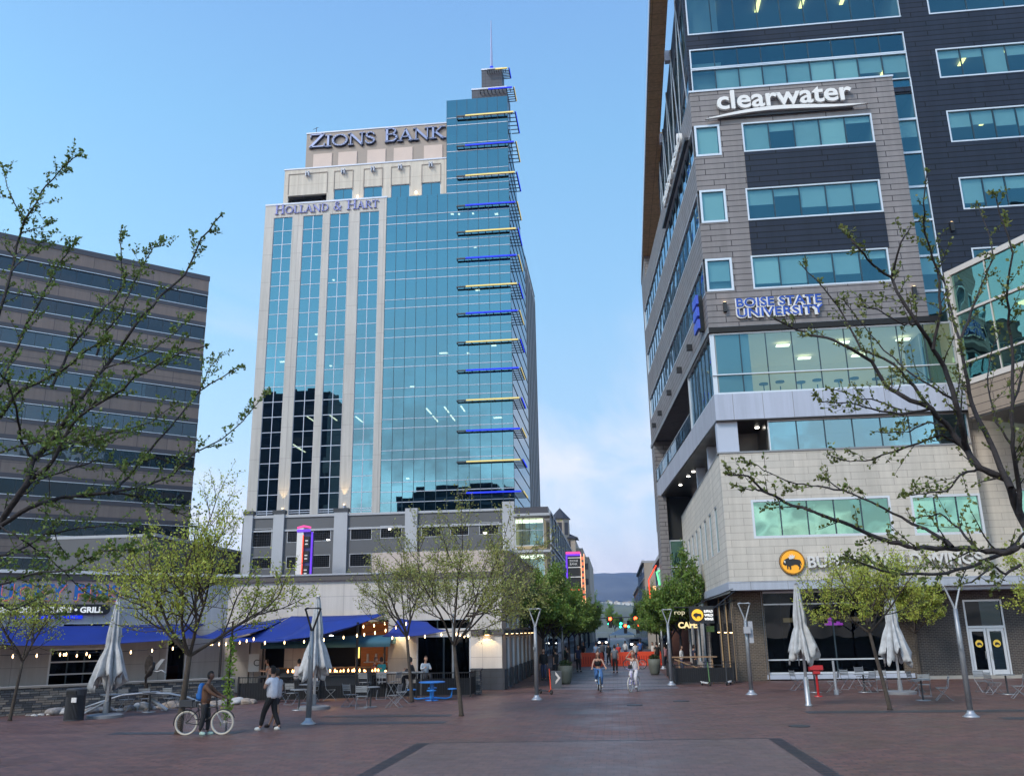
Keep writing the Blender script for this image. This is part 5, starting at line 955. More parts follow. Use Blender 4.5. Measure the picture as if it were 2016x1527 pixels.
# ================================================================ folding chairs and tables
def chair0(x, y, rz, label, high=False):
    k = 1.6 if high else 1.; r = thing('high_chair' if high else 'folding_chair', label, 'chair', (x, y, 0), rz, 'high chairs at the patio edge' if high else 'slatted folding chairs on the plaza')
    sz = .45*k; w_ = .21
    s = MB(); [s.box(-w_, w_, -.2+q*.068, -.15+q*.068, sz-.012, sz+.008) for q in range(6)]; s.build('seat', 'steel2', r)
    b = MB(); [b.box(-w_, w_, .21+q*.012, .225+q*.012, sz+.16+q*.062, sz+.205+q*.062) for q in range(4)]; b.build('backrest', 'steel2', r)
    for sx_ in (-1, 1):
        X_ = sx_*(w_+.012)
        MB().tube([(X_, -.26, 0), (X_, .2, sz+.05), (X_, .27, sz+.43)], .011, 6).build('leg', 'steel2', r)
        MB().tube([(X_*.92, .3, 0), (X_*.92, -.2, sz)], .011, 6).build('leg', 'steel2', r)
    MB().tube([(-w_, -.26, .012), (w_, -.26, .012)], .011, 6).tube([(-w_, .3, .012), (w_, .3, .012)], .011, 6).build('stretcher', 'steel2', r)
    return r
def table0(x, y, label, rad=.36, h=.73):
    r = thing('bistro_table', label, 'table', (x, y, 0), 0, 'small round tables on the plaza')
    MB().lathe([(rad, h), (rad, h+.02), (rad-.02, h+.025)], n=26).build('tabletop', 'steel2', r); MB().tube([(0, 0, .02), (0, 0, h)], .035, 8).build('post', 'charcoal', r); MB().lathe([(.27, 0), (.26, .02), (.05, .03)], n=20).build('base', 'steel2', r)
    return r
protoc = protoh = prott = None
CH = [(575, 1386, 2.9, 'folding chair with pale back, left of the dark-topped lamp'), (612, 1380, -2.2, 'folding chair tucked behind the umbrella post near the patio'), (548, 1384, 1.2, 'folding chair at the far left of the table by the walking man'), (650, 1378, 1.9, 'folding chair turned side-on between the umbrella and the patio fence'),
 (690, 1390, 2.6, 'folding chair left of the table by the slim tree'), (712, 1394, 3.3, 'folding chair in front of the table by the slim tree'), (775, 1392, -1.7, 'folding chair right of the table by the slim tree'), (790, 1384, -1.2, 'folding chair nearest the slim tree trunk'),
 (247, 1400, 3.0, 'folding chair facing away beside the curved rail'), (335, 1397, 2.9, 'folding chair left of the tree by the parked-looking bicycle'), (285, 1398, 3.3, 'folding chair in the middle behind the curved rail'),
 (1572, 1358, 1.9, 'folding chair just left of the umbrella post near the red stand'), (1642, 1362, -2.0, 'folding chair right of the red telescope stand'), (1672, 1356, 2.2, 'folding chair below the television in the shop window'), (1712, 1362, -2.5, 'folding chair left of the right-hand tree trunk'), (1738, 1358, 2.8, 'folding chair half hidden by the right-hand tree trunk'),
 (1700, 1350, .3, 'folding chair with a bright back against the shop window'), (1822, 1370, 2.9, 'folding chair with bright slats right of the umbrella base'), (1858, 1378, -1.8, 'folding chair turned away in front of the brick wall'), (1805, 1362, 1.7, 'folding chair just behind the round umbrella base'), (1960, 1366, 1.8, 'folding chair below the glass double door'), (2008, 1374, -1.8, 'folding chair at the right edge of the plaza'), (1938, 1362, .2, 'folding chair between the big lamp and the door table')]
for px, py, rz, lb_ in CH:
    p = gnd(px, py)
    if protoc is None: protoc = chair0(p.x, p.y, rz, lb_)
    else: dupt(protoc, (p.x, p.y, 0), rz, lb_)
for px, py, lb_ in ((588, 1397, 'round table left of the dark-topped lamp'), (604, 1383, 'round table behind the dark-topped lamp'), (729, 1391, 'round table between four chairs near the slim tree'), (214, 1408, 'round table in front of the left umbrella'), (293, 1401, 'round table at the middle of the curved rail'), (1606, 1362, 'round table behind the red telescope stand'), (1703, 1362, 'round table left of the right-hand tree'), (1818, 1378, 'round table right of the umbrella base'), (1985, 1366, 'round table in front of the glass double door')):
    p = gnd(px, py)
    if prott is None: prott = table0(p.x, p.y, lb_)
    else: dupt(prott, (p.x, p.y, 0), 0, lb_)
for px, py, rz, lb_ in ((718, 1376, 2.9, 'high chair at the bar-height table, left one'), (752, 1375, 3.2, 'high chair at the bar-height table, seat toward the bar'), (775, 1375, -1.9, 'high chair under the person in black')):
    p = gnd(px, py)
    if protoh is None: protoh = chair0(p.x, p.y, rz, lb_, True)
    else: dupt(protoh, (p.x, p.y, 0), rz, lb_)
ht_ = thing('high_table', 'bar-height slatted table at the patio edge', 'table', (-9.6, 40.6, 0)); MB().box(-1.1, 1.0, -.3, .3, 1.05, 1.09).build('tabletop', 'steel2', ht_); [MB().tube([(x, y, 0), (x, y, 1.05)], .025, 6).build('leg', 'steel2', ht_) for x in (-1, .9) for y in (-.25, .25)]
# ================================================================ patio fence
pf = thing('patio_fence', 'black railing with solid lower panels around the restaurant patio', 'fence', (0, 0, 0))
def fence(root, a, b, h=1.05, panel=True, m='black', bar=.11, ph_=.8):
    A, B = Vector((*a, 0)), Vector((*b, 0)); L_ = (B-A).length; T = TR(*A) @ RZ(math.atan2(B.y-A.y, B.x-A.x)); n = max(1, int(L_/1.9))
    for k in range(n+1): MB(T).box(L_*k/n-.03, L_*k/n+.03, -.03, .03, 0, h+.02).build('post', m, root)
    s = MB(T).box(0, L_, -.02, .02, h-.04, h).box(0, L_, -.015, .015, .08, .11)
    for k in range(int(L_/bar)): s.box(k*bar+.05, k*bar+.062, -.006, .006, .11, h-.04)
    s.build('railing', m, root)
    if panel: MB(T).box(.03, L_-.03, .03, .04, .1, ph_).build('panel', mat('mesh_panel', (.018, .019, .022), .9) if 'mesh_panel' not in bpy.data.materials else bpy.data.materials['mesh_panel'], root)
fence(pf, (-16.3, 38.3), (-12.9, 38.85)); fence(pf, (-12.9, 38.85), (-8.9, 40.3), ph_=.62); fence(pf, (-8.9, 40.3), (-6.5, 40.5)); fence(pf, (-6.5, 40.5), (-6.5, 41.9))
sp_ = tag(MB().box(-6.7, -6.3, 42, 42.7, 0, 1.06).box(-6.75, -6.25, 41.95, 42.75, 1.06, 1.12).build('stone_pier', 'ledge'), 'short stone pier ending the patio fence at the cream corner', 'pier')
fq = thing('black_fence', 'black railing around the sidewalk tables at the street mouth, right side', 'fence', (0, 0, 0))
fence(fq, (2.95, 47.6), (5.9, 47.9), .95, True); fence(fq, (2.95, 47.6), (3.0, 56), .95, True)
fence(fq, (5.9, 47.9), (6.2, 49.7), 1.0, True)
wt = thing('timber_counter', 'pale timber drinking counter above the black railing', 'counter', (0, 0, 0)); MB().box(2.9, 5.2, 48.4, 48.8, 1.28, 1.34).box(3.2, 3.28, 48.5, 48.6, 0, 1.28).box(4.9, 4.98, 48.5, 48.6, 0, 1.28).build('counter', 'wood', wt); MB().tube([(3.0, 48.35, 1.2), (4.2, 48.35, .75)], .04).tube([(3.2, 48.3, .6), (4.3, 48.35, .7)], .04).build('brace', 'wood', wt)
# fire table with candles inside the patio
ft = thing('fire_table', 'long dark bar table with a row of small flames behind the patio fence', 'table', (0, 0, 0))
MB().box(-16.0, -11.2, 42.5, 43.2, .95, 1.02).build('tabletop', 'charcoal', ft); MB().box(-15.6, -11.6, 42.7, 43.0, 0, .95).build('base', 'charcoal', ft)
rd = random.Random(5)
for k in range(26):
    x = -15.8+4.5*k/25+rd.uniform(-.06, .06); hh_ = rd.uniform(.08, .17); MB().lathe([(.02, 0), (.045, hh_*.35), (.01, hh_)], (x, 42.7+rd.uniform(-.1, .2), 1.03), 6).build('flame', 'fire', ft)
pt = bpy.data.lights.new('fire_glow', 'POINT'); pt.energy = 14; pt.color = (1, .5, .2); pt.shadow_soft_size = .4; o = bpy.data.objects.new('fire_glow', pt); C.objects.link(o); o.location = (-13.5, 43, 1.35); o.parent = ft
for k, (x, y) in enumerate(((-16.5, 42.9), (-10.9, 42.6))): tag(MB().lathe([(.0001, 0), (.05, .0), (.05, .09), (.01, .12)], (x, y, .98), 8).build('table_lantern', 'fire'), ('small lit lantern at the left end of the bar table', 'small lit lantern at the right end of the bar table')[k], 'lantern')
tb = thing('patio_table', 'plain patio table in front of the left diners', 'table', (-16.2, 42.6, 0)); MB().box(-.8, .9, -.35, .4, .88, .93).build('tabletop', 'charcoal', tb); MB().tube([(0, 0, 0), (0, 0, .88)], .06).build('post', 'charcoal', tb)
gt = thing('gate_sign', 'white sign with a dark C seen through the glazed screen', 'sign', (-18.0, 44.0, 0)); MB().box(-.28, .28, 0, .03, 1.05, 1.9).build('board', 'pwhite', gt); text('C', .45, 'black', gt, TR(-.02, -.01, 1.32), ext=.004); MB().tube([(0, .02, 0), (0, .02, 1.05)], .02).build('post', 'steel2', gt)
# ================================================================ blue picnic table
bt = thing('picnic_table', 'bright blue round picnic table with attached seats', 'table', (-7.86, 38.65, 0))
MB().lathe([(.56, .72), (.56, .75), (.5, .765)], n=28).build('tabletop', 'blueT', bt)
MB().tube([(0, 0, 0), (0, 0, .72)], .09, 10).lathe([(.3, 0), (.28, .03)], n=18).build('pedestal', 'blueT', bt)
for k in range(4):
    a = R(k*90+10); c, s = math.cos(a), math.sin(a)
    o = MB().lathe([(.2, .43), (.2, .46), (.15, .475)], (c*.86, s*.86, 0), 18).build('seat', 'blueT', bt)
    MB().tube([(0, 0, .12), (c*.6, s*.6, .07), (c*.82, s*.82, .12), (c*.86, s*.86, .43)], .035, 8).build('seat_arm', 'blueT', bt)
# ================================================================ trash can, curved rail, heron, boulders
tcn = thing('trash_can', 'dark ribbed metal trash can with small white sticker', 'trash can', (-19.16, 30.95, 0))
s = MB(); [s.box(math.cos(a)*.31-.012, math.cos(a)*.31+.012, math.sin(a)*.31-.012, math.sin(a)*.31+.012, .05, .82) for a in [2*math.pi*k/44 for k in range(44)]]; s.build('ribs', 'charcoal', tcn)
MB().lathe([(.28, .03), (.285, .84)], n=24).build('body', mat('trash_body', (.03, .035, .04), .5), tcn); MB().lathe([(.33, .82), (.34, .86), (.34, 1.04), (.30, 1.08), (.1, 1.09)], n=24).build('lid', 'charcoal', tcn); MB().lathe([(.33, 0), (.33, .05)], n=24).build('foot', 'charcoal', tcn)
MB().box(.06, .24, -.36, -.32, .62, .78).build('sticker', 'pwhite', tcn); MB().box(-.16, .2, -.35, -.30, .88, 1.0).build('opening', 'dark', tcn)
cr_ = thing('curved_rail', 'long arched steel rail on slim posts by the boulders', 'rail', (0, 0, 0)); pts = []
for k, (px, py) in enumerate(((168, 1392), (200, 1381), (240, 1368), (290, 1363), (335, 1365), (370, 1372), (400, 1384), (430, 1392))):
    p = aty(px, py, 33.1+.25*k); pts.append(p)
MB().tube(pts, .045, 8).build('rail', 'steel', cr_, True)
MB().tube([aty(165, 1404, 33.1), aty(205, 1382, 33.3)], .04).tube([aty(296, 1374, 34.2), aty(330, 1397, 34)], .06).build('strut', 'steel', cr_)
for px, py in ((213, 1408), (293, 1401)):
    p = gnd(px, py); MB().tube([(p.x, p.y, 0), (p.x, p.y, .78)], .03, 6).build('post', 'charcoal', cr_)
hr = thing('heron_sculpture', 'dark bronze heron sculpture with raised wings above the boulders', 'sculpture', (-19.1, 35.6, 0))
MB().slab([(-.12, .2), (-.02, .62), (.02, 1.0), (.1, 1.0), (.1, .6), (.06, .2)], -.05, .05).build('plinth', 'bronze', hr)
MB().tube([(.02, 0, .9), (.0, 0, 1.2), (.12, .0, 1.35), (.24, 0, 1.62), (.3, 0, 1.8)], [.03, .06, .13, .12, .05], 8).build('body', 'bronze', hr, True)
MB().tube([(.3, 0, 1.45), (.5, -.05, 1.42), (.68, -.05, 1.48), (.82, -.05, 1.4), (.9, -.05, 1.28)], [.05, .035, .03, .03, .01], 6).build('neck', 'steel2', hr, True)
MB().slab([(.0, 1.35), (-.05, 1.7), (0, 2.0), (.1, 2.1), (.24, 2.02), (.3, 1.75), (.26, 1.45)], -.1, -.05).build('wing', 'bronze', hr); MB().slab([(.3, 1.5), (.42, 1.75), (.6, 1.92), (.75, 1.92), (.62, 1.75), (.48, 1.52)], .0, .05).build('wing', 'steel', hr)
MB().tube([(.1, 0, .2), (.14, 0, .5), (.26, 0, .62), (.36, 0, .7)], [.04, .03, .03, .01], 6).build('small_heron', 'bronze', hr)
rd = random.Random(8); protoB = []
def boulder(seed, m):
    r_ = random.Random(seed); b = bmesh.new(); bmesh.ops.create_icosphere(b, subdivisions=3, radius=1)
    ph = [Vector((r_.uniform(-2, 2), r_.uniform(-2, 2), r_.uniform(-2, 2))) for _ in range(5)]
    for v in b.verts:
        n_ = v.co.normalized(); v.co *= 1+.16*sum(math.sin(n_.dot(p)*2.3+k) for k, p in enumerate(ph))/2; v.co.z = v.co.z*.62+.35
    me = bpy.data.meshes.new('boulder'); b.to_mesh(me); b.free(); me.polygons.foreach_set('use_smooth', [True]*len(me.polygons)); me.materials.append(M[m] if isinstance(m, str) else m); return me
bm_ = [boulder(k, m) for k, m in enumerate(('boulder', mat('tan_boulder', (.33, .27, .22), .85, var=.3, bump=.4), mat('pale_boulder', (.45, .44, .43), .85, var=.2, bump=.4)))]
for k in range(46):
    t = k/45; x = -22.4+6.6*t+rd.uniform(-.12, .12); y = 32.55+5.2*t+rd.uniform(-.25, .25); x += .35
    o = bpy.data.objects.new('boulder', bm_[rd.choice((0, 0, 1, 2))]); C.objects.link(o); s = rd.choice((.12, .15, .18, .24, .32)) if t > .08 else .1; o.location = (x, y, 0); o.scale = (s*rd.uniform(1, 1.5), s, s*rd.uniform(.7, 1)); o.rotation_euler = (0, 0, rd.uniform(0, 3))
    tag(o, 'rounded grey, tan or pale boulder lying at the foot of the ledgestone wall', 'boulder', 'boulders along the stone wall')
# ================================================================ red viewer stand, posts
rv = thing('red_stand', 'red post with a tilted red box top, in front of the shop window', 'stand', (8.06, 38.6, 0))
MB().tube([(0, 0, .03), (0, 0, 1.0)], .05, 10).lathe([(.17, 0), (.15, .04)], n=14).build('post', 'red', rv); MB(TR(0, 0, 1.08) @ RX(R(-14))).box(-.26, .26, -.16, .16, -.08, .1).box(-.14, .14, -.1, .1, -.22, -.08).build('head', 'red', rv)
tag(MB().tube([(9.0, 39.6, 0), (9.0, 39.6, 1.35)], .05, 10).lathe([(.1, 0), (.1, .2)], (9.0, 39.6, 0), 10).build('bollard', 'steel'), 'short steel post to the right of the red stand', 'bollard')
tag(MB().lathe([(.3, .005), (.3, .022), (.27, .026)], (.6, 35.2, 0), 26).build('manhole_cover', 'charcoal'), 'small round cover in the paving, left of centre', 'manhole cover'); tag(MB().lathe([(.32, .005), (.32, .022), (.29, .026)], (2.45, 36.9, 0), 26).build('manhole_cover', 'charcoal'), 'round cover in the paving in front of the steel lamp pair', 'manhole cover'); tag(MB().lathe([(.3, .005), (.3, .022)], (5.1, 27.4, 0), 26).build('manhole_cover', 'charcoal'), 'round cover near the paved rectangle, at its right', 'manhole cover')
# planters, sign stand, scooters
def planter(x, y, label, m='concrete', s=1.):
    r = thing('planter', label, 'planter', (x, y, 0)); MB().lathe([(.33*s, 0), (.4*s, .12), (.52*s, .55), (.56*s, .95), (.5*s, .95), (.48*s, .85)], n=26).build('pot', m, r, True); MB().lathe([(.48*s, .84), (.02, .87)], n=20).build('soil', 'soil', r)
    rr_ = random.Random(int(x*10)); f = MB()
    for k in range(420):
        a, d = rr_.uniform(0, 6.28), rr_.uniform(0, .48)*s; p = Vector((d*math.cos(a), d*math.sin(a), .88+rr_.uniform(0, .34)*(1-d))); q = Vector((rr_.uniform(-1, 1), rr_.uniform(-1, 1), rr_.uniform(.1, 1))).normalized()*.09; n_ = q.cross(Vector((rr_.uniform(-1, 1), rr_.uniform(-1, 1), 0))).normalized()*.03
        f.face(p, p+q*.5+n_, p+q, p+q*.5-n_)
    f.build('foliage', 'leafF', r); return r
planter(-2.75, 49.2, 'round planter with low greenery at the left of the street mouth', mat('olive_pot2', (.10, .11, .09), .7), .72); planter(2.35, 58, 'tapered planter with greenery at the right side of the street', mat('olive_pot', (.12, .13, .11), .7), .72)
ad = thing('sidewalk_sign', 'folded sign with a pale stripe between the scooter and the planter', 'sign', (-3.0, 45.6, 0)); MB(RX(R(-12))).box(-.28, .25, -.02, .02, 0, .85).build('board', 'charcoal', ad); MB(RX(R(-12))).slab([(-.05, .2), (.2, .5), (-.05, .8), (-.05, .65), (.08, .5), (-.05, .35)], -.04, -.02).build('stripe', 'cream', ad)
def scooter(x, y, rz, label, stem, deck='charcoal'):
    r = thing('kick_scooter', label, 'scooter', (x, y, 0), rz, 'rental kick scooters')
    MB().box(-.35, .3, -.08, .08, .12, .17).build('deck', deck, r); MB().tube([(.3, 0, .14), (.42, 0, .2), (.36, 0, .9), (.33, 0, 1.12)], [.035, .028, .022, .02], 8).build('stem', stem, r); MB().tube([(.33, -.24, 1.12), (.33, .24, 1.12)], .022, 6).build('handlebar', 'black', r)
    for x_ in (.45, -.42):
        w = MB().ring((x_, 0, .11), .08, .035, 'y', 16, 6).build('wheel', 'rubber', r); MB().box(x_-.02, x_+.02, -.03, .03, .09, .13).build('hub', 'steel2', w)
    MB().box(-.5, -.36, -.05, .05, .17, .2).build('fender', deck, r)
scooter(-3.25, 41.7, .2-1.1, 'kick scooter with a red-orange stem near the left street lamp', 'orange'); scooter(4.35, 46.5, -1.2, 'kick scooter with a green and white stem by the black fence', mat('lime_stem', (.10, .22, .08), .5), 'pwhite'); scooter(5.5, 46.8, -1.9, 'dark kick scooter with a white base by the brick pier', 'charcoal', 'pwhite')
# ================================================================ cafe sign, neon, neighbours on the right of the street
cf = thing('cafe_sign', 'hanging CAFE letters with smaller letters rop above, beside the black bison sign', 'sign', (0, 0, 0))
text('rop', .34, lamp_m('cafe_cream', (.9, .8, .5), .3), cf, TR(3.2, 49.0, 3.48), ext=.02, fit=.55); text('CAFE', .42, lamp_m('cafe_yellow', (1, .75, .35), .5), cf, TR(3.35, 48.9, 2.78), ext=.03, off=.015, fit=1.0); MB().tube([(3.2, 49.13, 3.85), (5.2, 49.13, 3.8), (6.6, 49.6, 4.2)], .03).build('bracket', 'black', cf)
nn = thing('neon_arrow_sign', 'slanted red and green neon blade sign above the right street trees', 'sign', (0, 0, 0))
MB().tube([(3.3, 80, 4.2), (3.15, 80, 6.9), (3.9, 80, 8.2)], .07).build('neon_tube', 'red_n', nn); MB().tube([(4.1, 80, 6.5), (3.9, 80, 7.6), (4.5, 80, 7.9), (4.3, 80, 6.6)], .06).build('neon_tube', 'green_n', nn); MB().box(4.0, 6.2, 80.1, 80.4, 4.0, 8.0).build('sign_box', 'band', nn); MB().box(3.5, 3.75, 79.9, 80, 3.0, 6.4).build('letter_strip', 'orange_n', nn)
def shopb(name, label, x, y0, y1, h, m, m2, side=1, fl=3, nw=5, d=14):
    r = thing(name, label, 'building', (0, 0, 0)); a, b = (x, x+d) if side > 0 else (x-d, x)
    MB().box(a, b, y0, y1, 0, h).build('wall', m, r); fx = x-.03*side
    MB().box(fx-.25*side, fx+.05*side, y0-.06, y1+.06, h, h+.35).build('cornice', m2, r); MB().box(a-.02, b+.02, y0-.03, y0+.2, h, h+.3).build('cornice', m2, r)
    fh = (h-3.8)/max(1, fl-1)
    for f in range(1, fl):
        for k in range(nw):
            yy = y0+(y1-y0)*(k+.25)/nw; z = 3.9+fh*(f-1)+.6; w_ = MB().box(fx-.02*side, fx+.02*side, yy, yy+(y1-y0)/nw*.5, z, z+fh*.55).build('window', 'bglass', r); MB().box(fx-.08*side, fx+.02*side, yy-.1, yy+(y1-y0)/nw*.5+.1, z-.15, z-.02).build('sill', m2, w_)
    for k in range(nw):
        yy = y0+(y1-y0)*(k+.1)/nw; MB().box(fx-.02*side, fx+.02*side, yy, yy+(y1-y0)/nw*.8, .4, 2.9).build('shop_window', 'dglass', r)
        if k % 2: MB().box(fx-.9*side, fx-.02*side, yy, yy+(y1-y0)/nw*.8, 3.0, 3.2).build('awning', 'charcoal' if k % 3 else 'teal', r)
    for k in range(2): MB().box(a+1+k*5, a+3.4+k*5, y0-.04, y0+.02, h*.55, h*.72).build('window', 'bglass', r)
    return r
shopb('brick_shop', 'brown brick shop row behind the right-hand street trees', 4.9, 83, 104, 9.5, mat('red_brown_brick', (.13, .06, .045), .85, var=.2), 'podw', 1); shopb('pale_shop', 'pale upper-storey building farther along the right side of the street', 4.6, 130, 165, 12, 'hotel', 'podw', 1, 4, 8); shopb('brick_shop', 'farthest brick block on the right of the street', 5.2, 170, 230, 11, mat('old_brick', (.16, .08, .06), .85, var=.2), 'podw', 1, 3, 9)
shopb('cream_shop', 'cream shop building along the left of the street beyond the crossing', -6.5, 172, 203, 10, 'hotel', 'podw', -1, 3, 6, 4.8)
shopb('low_shop', 'low building on the left of the street beyond the restaurant', -6.6, 74, 104, 6.2, 'tan', 'trimdk', -1, 2, 7)
shopb('low_block', 'low grey block seen between the banded office and the garage', -50, 92, 130, 13.5, 'pod', 'podw', -1, 3, 5, 12)
# ================================================================ traffic lights, barriers, tent, cars, far lamps
def signal(x, y, h, label, m, n=2, arm=6.2, s=1.):
    r = thing('traffic_light', label, 'traffic light', (x, y, 0), 0, 'traffic lights over the street'); MB().tube([(0, 0, 0), (0, 0, h+.5)], .1, 8).build('pole', 'charcoal', r); MB().tube([(0, 0, h+.2), (arm, 0, h+.35)], .06, 6).build('mast_arm', 'charcoal', r)
    for k in range(n):
        hx = arm-.4-abs(arm)*.42*k if arm > 0 else arm+.4+abs(arm)*.42*k
        o = MB().box(hx-.2*s, hx+.2*s, -.12, .14, h-.75*s, h+.35*s).build('signal_head', 'black', r); MB().lathe([(.17*s, 0), (.14*s, .1*s), (.02, .13*s)], n=14).build('lens', m, o).matrix_local = TR(hx, -.13, (h+.15*s if m == 'red_l' else h-.55*s)) @ RX(R(90))
    return r
signal(-4.3, 109.5, 3.6+.25, 'near pair of red signals on the left mast arm', 'red_l', 2, 7.2, 1.15); signal(5.3, 131, 3.1, 'second pair of red signals beyond the crossing', 'red_l', 2, -4.2, 1.2); signal(-4.6, 208, 5.0, 'far green signals on the left mast', 'green_l', 2, 6.4, 1.7); signal(6, 235, 4.4, 'far green signals on the right mast', 'green_l', 2, -5, 1.7)
def barrier(x, y, label):
    r = thing('plastic_barrier', label, 'barrier', (x, y, 0), 0, 'orange plastic barriers across the street')
    MB().slab([(-.98, 0), (.98, 0), (.98, .5), (.9, 1.05), (-.9, 1.05), (-.98, .5)], -.04, .04).build('panel', 'orange', r); s = MB(); [s.box(-.85+k*.19, -.78+k*.19, -.07, -.04, .2, .75) for k in range(10)]; s.build('slats', mat('orange_dark', (.5, .03, .01), .5) if 'orange_dark' not in bpy.data.materials else bpy.data.materials['orange_dark'], r)
    for x_ in (-.8, .8): MB().box(x_-.06, x_+.06, -.3, .3, 0, .1).build('foot', 'orange', r)
for x, l_ in ((-1.95, 'left orange barrier, beside the dark crowd'), (.55, 'orange barrier behind the man in grey'), (2.6, 'right orange barrier, behind the cyclist in white')): barrier(x, 72.5+x*.2, l_)
tn = thing('canopy_tent', 'white peaked canopy tent far down the street', 'tent', (1.1, 150, -.3)); m_ = MB(); m_.face((-2.2, -2, 2.2), (2.2, -2, 2.2), (0, 0, 3.3)).face((2.2, -2, 2.2), (2.2, 2, 2.2), (0, 0, 3.3)).face((2.2, 2, 2.2), (-2.2, 2, 2.2), (0, 0, 3.3)).face((-2.2, 2, 2.2), (-2.2, -2, 2.2), (0, 0, 3.3)); m_.build('canopy', 'pwhite', tn); [MB().tube([(x, y, 0), (x, y, 2.2)], .04).build('leg', 'steel2', tn) for x in (-2.1, 2.1) for y in (-1.9, 1.9)]
def car(x, y, label, m, rz=0., lights=True, cat='car', g_='cars far down the street'):
    r = thing('parked_car', label, cat, (x, y, 0), rz, g_)
    MB().slab([(-2.1, .35), (-2.15, .75), (-1.9, .95), (-1.1, 1.0), (-.6, 1.45), (1.0, 1.47), (1.6, 1.0), (2.1, .9), (2.15, .4), (1.7, .28), (-1.7, .28)], -.85, .85).build('body', m, r).rotation_euler = (0, 0, R(90))
    for sx_ in (-.86, .86):
        for y_ in (-1.35, 1.35):
            w = MB().ring((sx_, y_, .33), .22, .1, 'x', 16, 6).build('wheel', 'rubber', r); MB().box(sx_-.05, sx_+.05, y_-.12, y_+.12, .21, .45).build('rim', 'steel', w)
    MB().box(-.7, .7, -1.02, -.9, 1.05, 1.38).build('windscreen', 'dglass', r)
    for sx_ in (-.6, .6): MB().box(sx_-.16, sx_+.16, -2.2, -2.14, .62, .78).build('headlight', 'cool' if lights else 'red_l', r)
car(2.9, 135, 'dark car with lit headlights on the right beyond the crossing', 'charcoal'); car(-2.2, 160, 'dark car with headlights beyond the crossing', 'charcoal')
# distant hillside houses
rd = random.Random(21); hw = mat('house_white', (.6, .58, .54), .8)
for k in range(26):
    px = 1184+rd.uniform(0, 62); py = 1185+rd.uniform(0, 16); p = aty(px, py, 1750); 
    zz_ = 0
    r = thing('hillside_house', 'small pale house or flat-roofed block on the far hillside', 'house', (p.x, p.y, p.z-3), rd.uniform(0, 3), 'houses on the far hillside'); w_ = rd.uniform(3, 9); MB().box(-w_, w_, -4, 4, -18, 5).build('wall', hw, r); MB().slab([(-w_-.5, 5), (w_+.5, 5), (0, 7.5)], -4.5, 4.5).build('roof', 'slate' if k % 2 else 'hotel', r)
# ================================================================ people
def skinmesh(name, verts, edges, radii, m, parent, sub=1, root=0):
    me = bpy.data.meshes.new(name); me.from_pydata(verts, edges, []); o = bpy.data.objects.new(name, me)
    md = o.modifiers.new('s', 'SKIN'); md.use_smooth_shade = True; md.branch_smoothing = .3
    sv = me.skin_vertices[0].data
    for i, r in enumerate(radii): sv[i].radius = (r, r) if not isinstance(r, tuple) else r; sv[i].use_root = (i == root)
    if sub: s = o.modifiers.new('u', 'SUBSURF'); s.levels = sub; s.render_levels = sub
    n_ = bake(o)
    n_.materials.clear(); n_.materials.append(M[m] if isinstance(m, str) else m); n_.polygons.foreach_set('use_smooth', [True]*len(n_.polygons))
    q = bpy.data.objects.new(name, n_); C.objects.link(q); q.parent = parent; return q
def head_parts(hd, tilt=0.):
    # skull with cheeks, chin, nose and ears; and a hair cap that leaves the face free
    hv, hf, cv, cf = [], [], [], []; NU, NV = 18, 12
    def surf(k, face):
        out = []
        for i in range(NV+1):
            t = math.pi*i/NV; row = []
            for j in range(NU):
                a = 2*math.pi*j/NU; x, y, z = math.sin(t)*math.cos(a), math.sin(t)*math.sin(a), math.cos(t)
                X, Y, Z = .078*x, .096*y, .122*z
                if face:
                    if z < 0: X *= 1-.28*(-z)**1.4; Y = Y*(1-.22*(-z))-.018*(-z)
                    if y < -.75 and abs(x) < .3 and -.45 < z < .1: Y -= .022*(1-abs(x)/.3)*(1-abs(z+.2)/.35 if abs(z+.2) < .35 else 0)
                row.append((hd.x+X*k, hd.y+Y*k+(0 if face else .006), hd.z+Z*k+(0 if face else .008)))
            out.append(row)
        return out
    for k, face, V_, F_ in ((1., True, hv, hf), (1.13, False, cv, cf)):
        g_ = surf(k, face)
        for r_ in g_: V_ += r_
        for i in range(NV):
            for j in range(NU):
                q = (i*NU+j, i*NU+(j+1) % NU, (i+1)*NU+(j+1) % NU, (i+1)*NU+j)
                if not face:
                    c = sum((Vector(V_[v]) for v in q), Vector())/4-hd
                    if not (c.z > .062 or (c.y > -.005 and c.z > -.085)): continue
                F_.append(q[::-1])
    return hv, hf, cv, cf
MC = {}
def cm(col, r=.8):
    if col not in MC: MC[col] = mat('cloth_%d' % len(MC) if r > .6 else 'skin_%d' % len(MC), col, r, var=.12, vs=6)
    return MC[col]
SK, SKD = (.42, .24, .17), (.13, .07, .05)
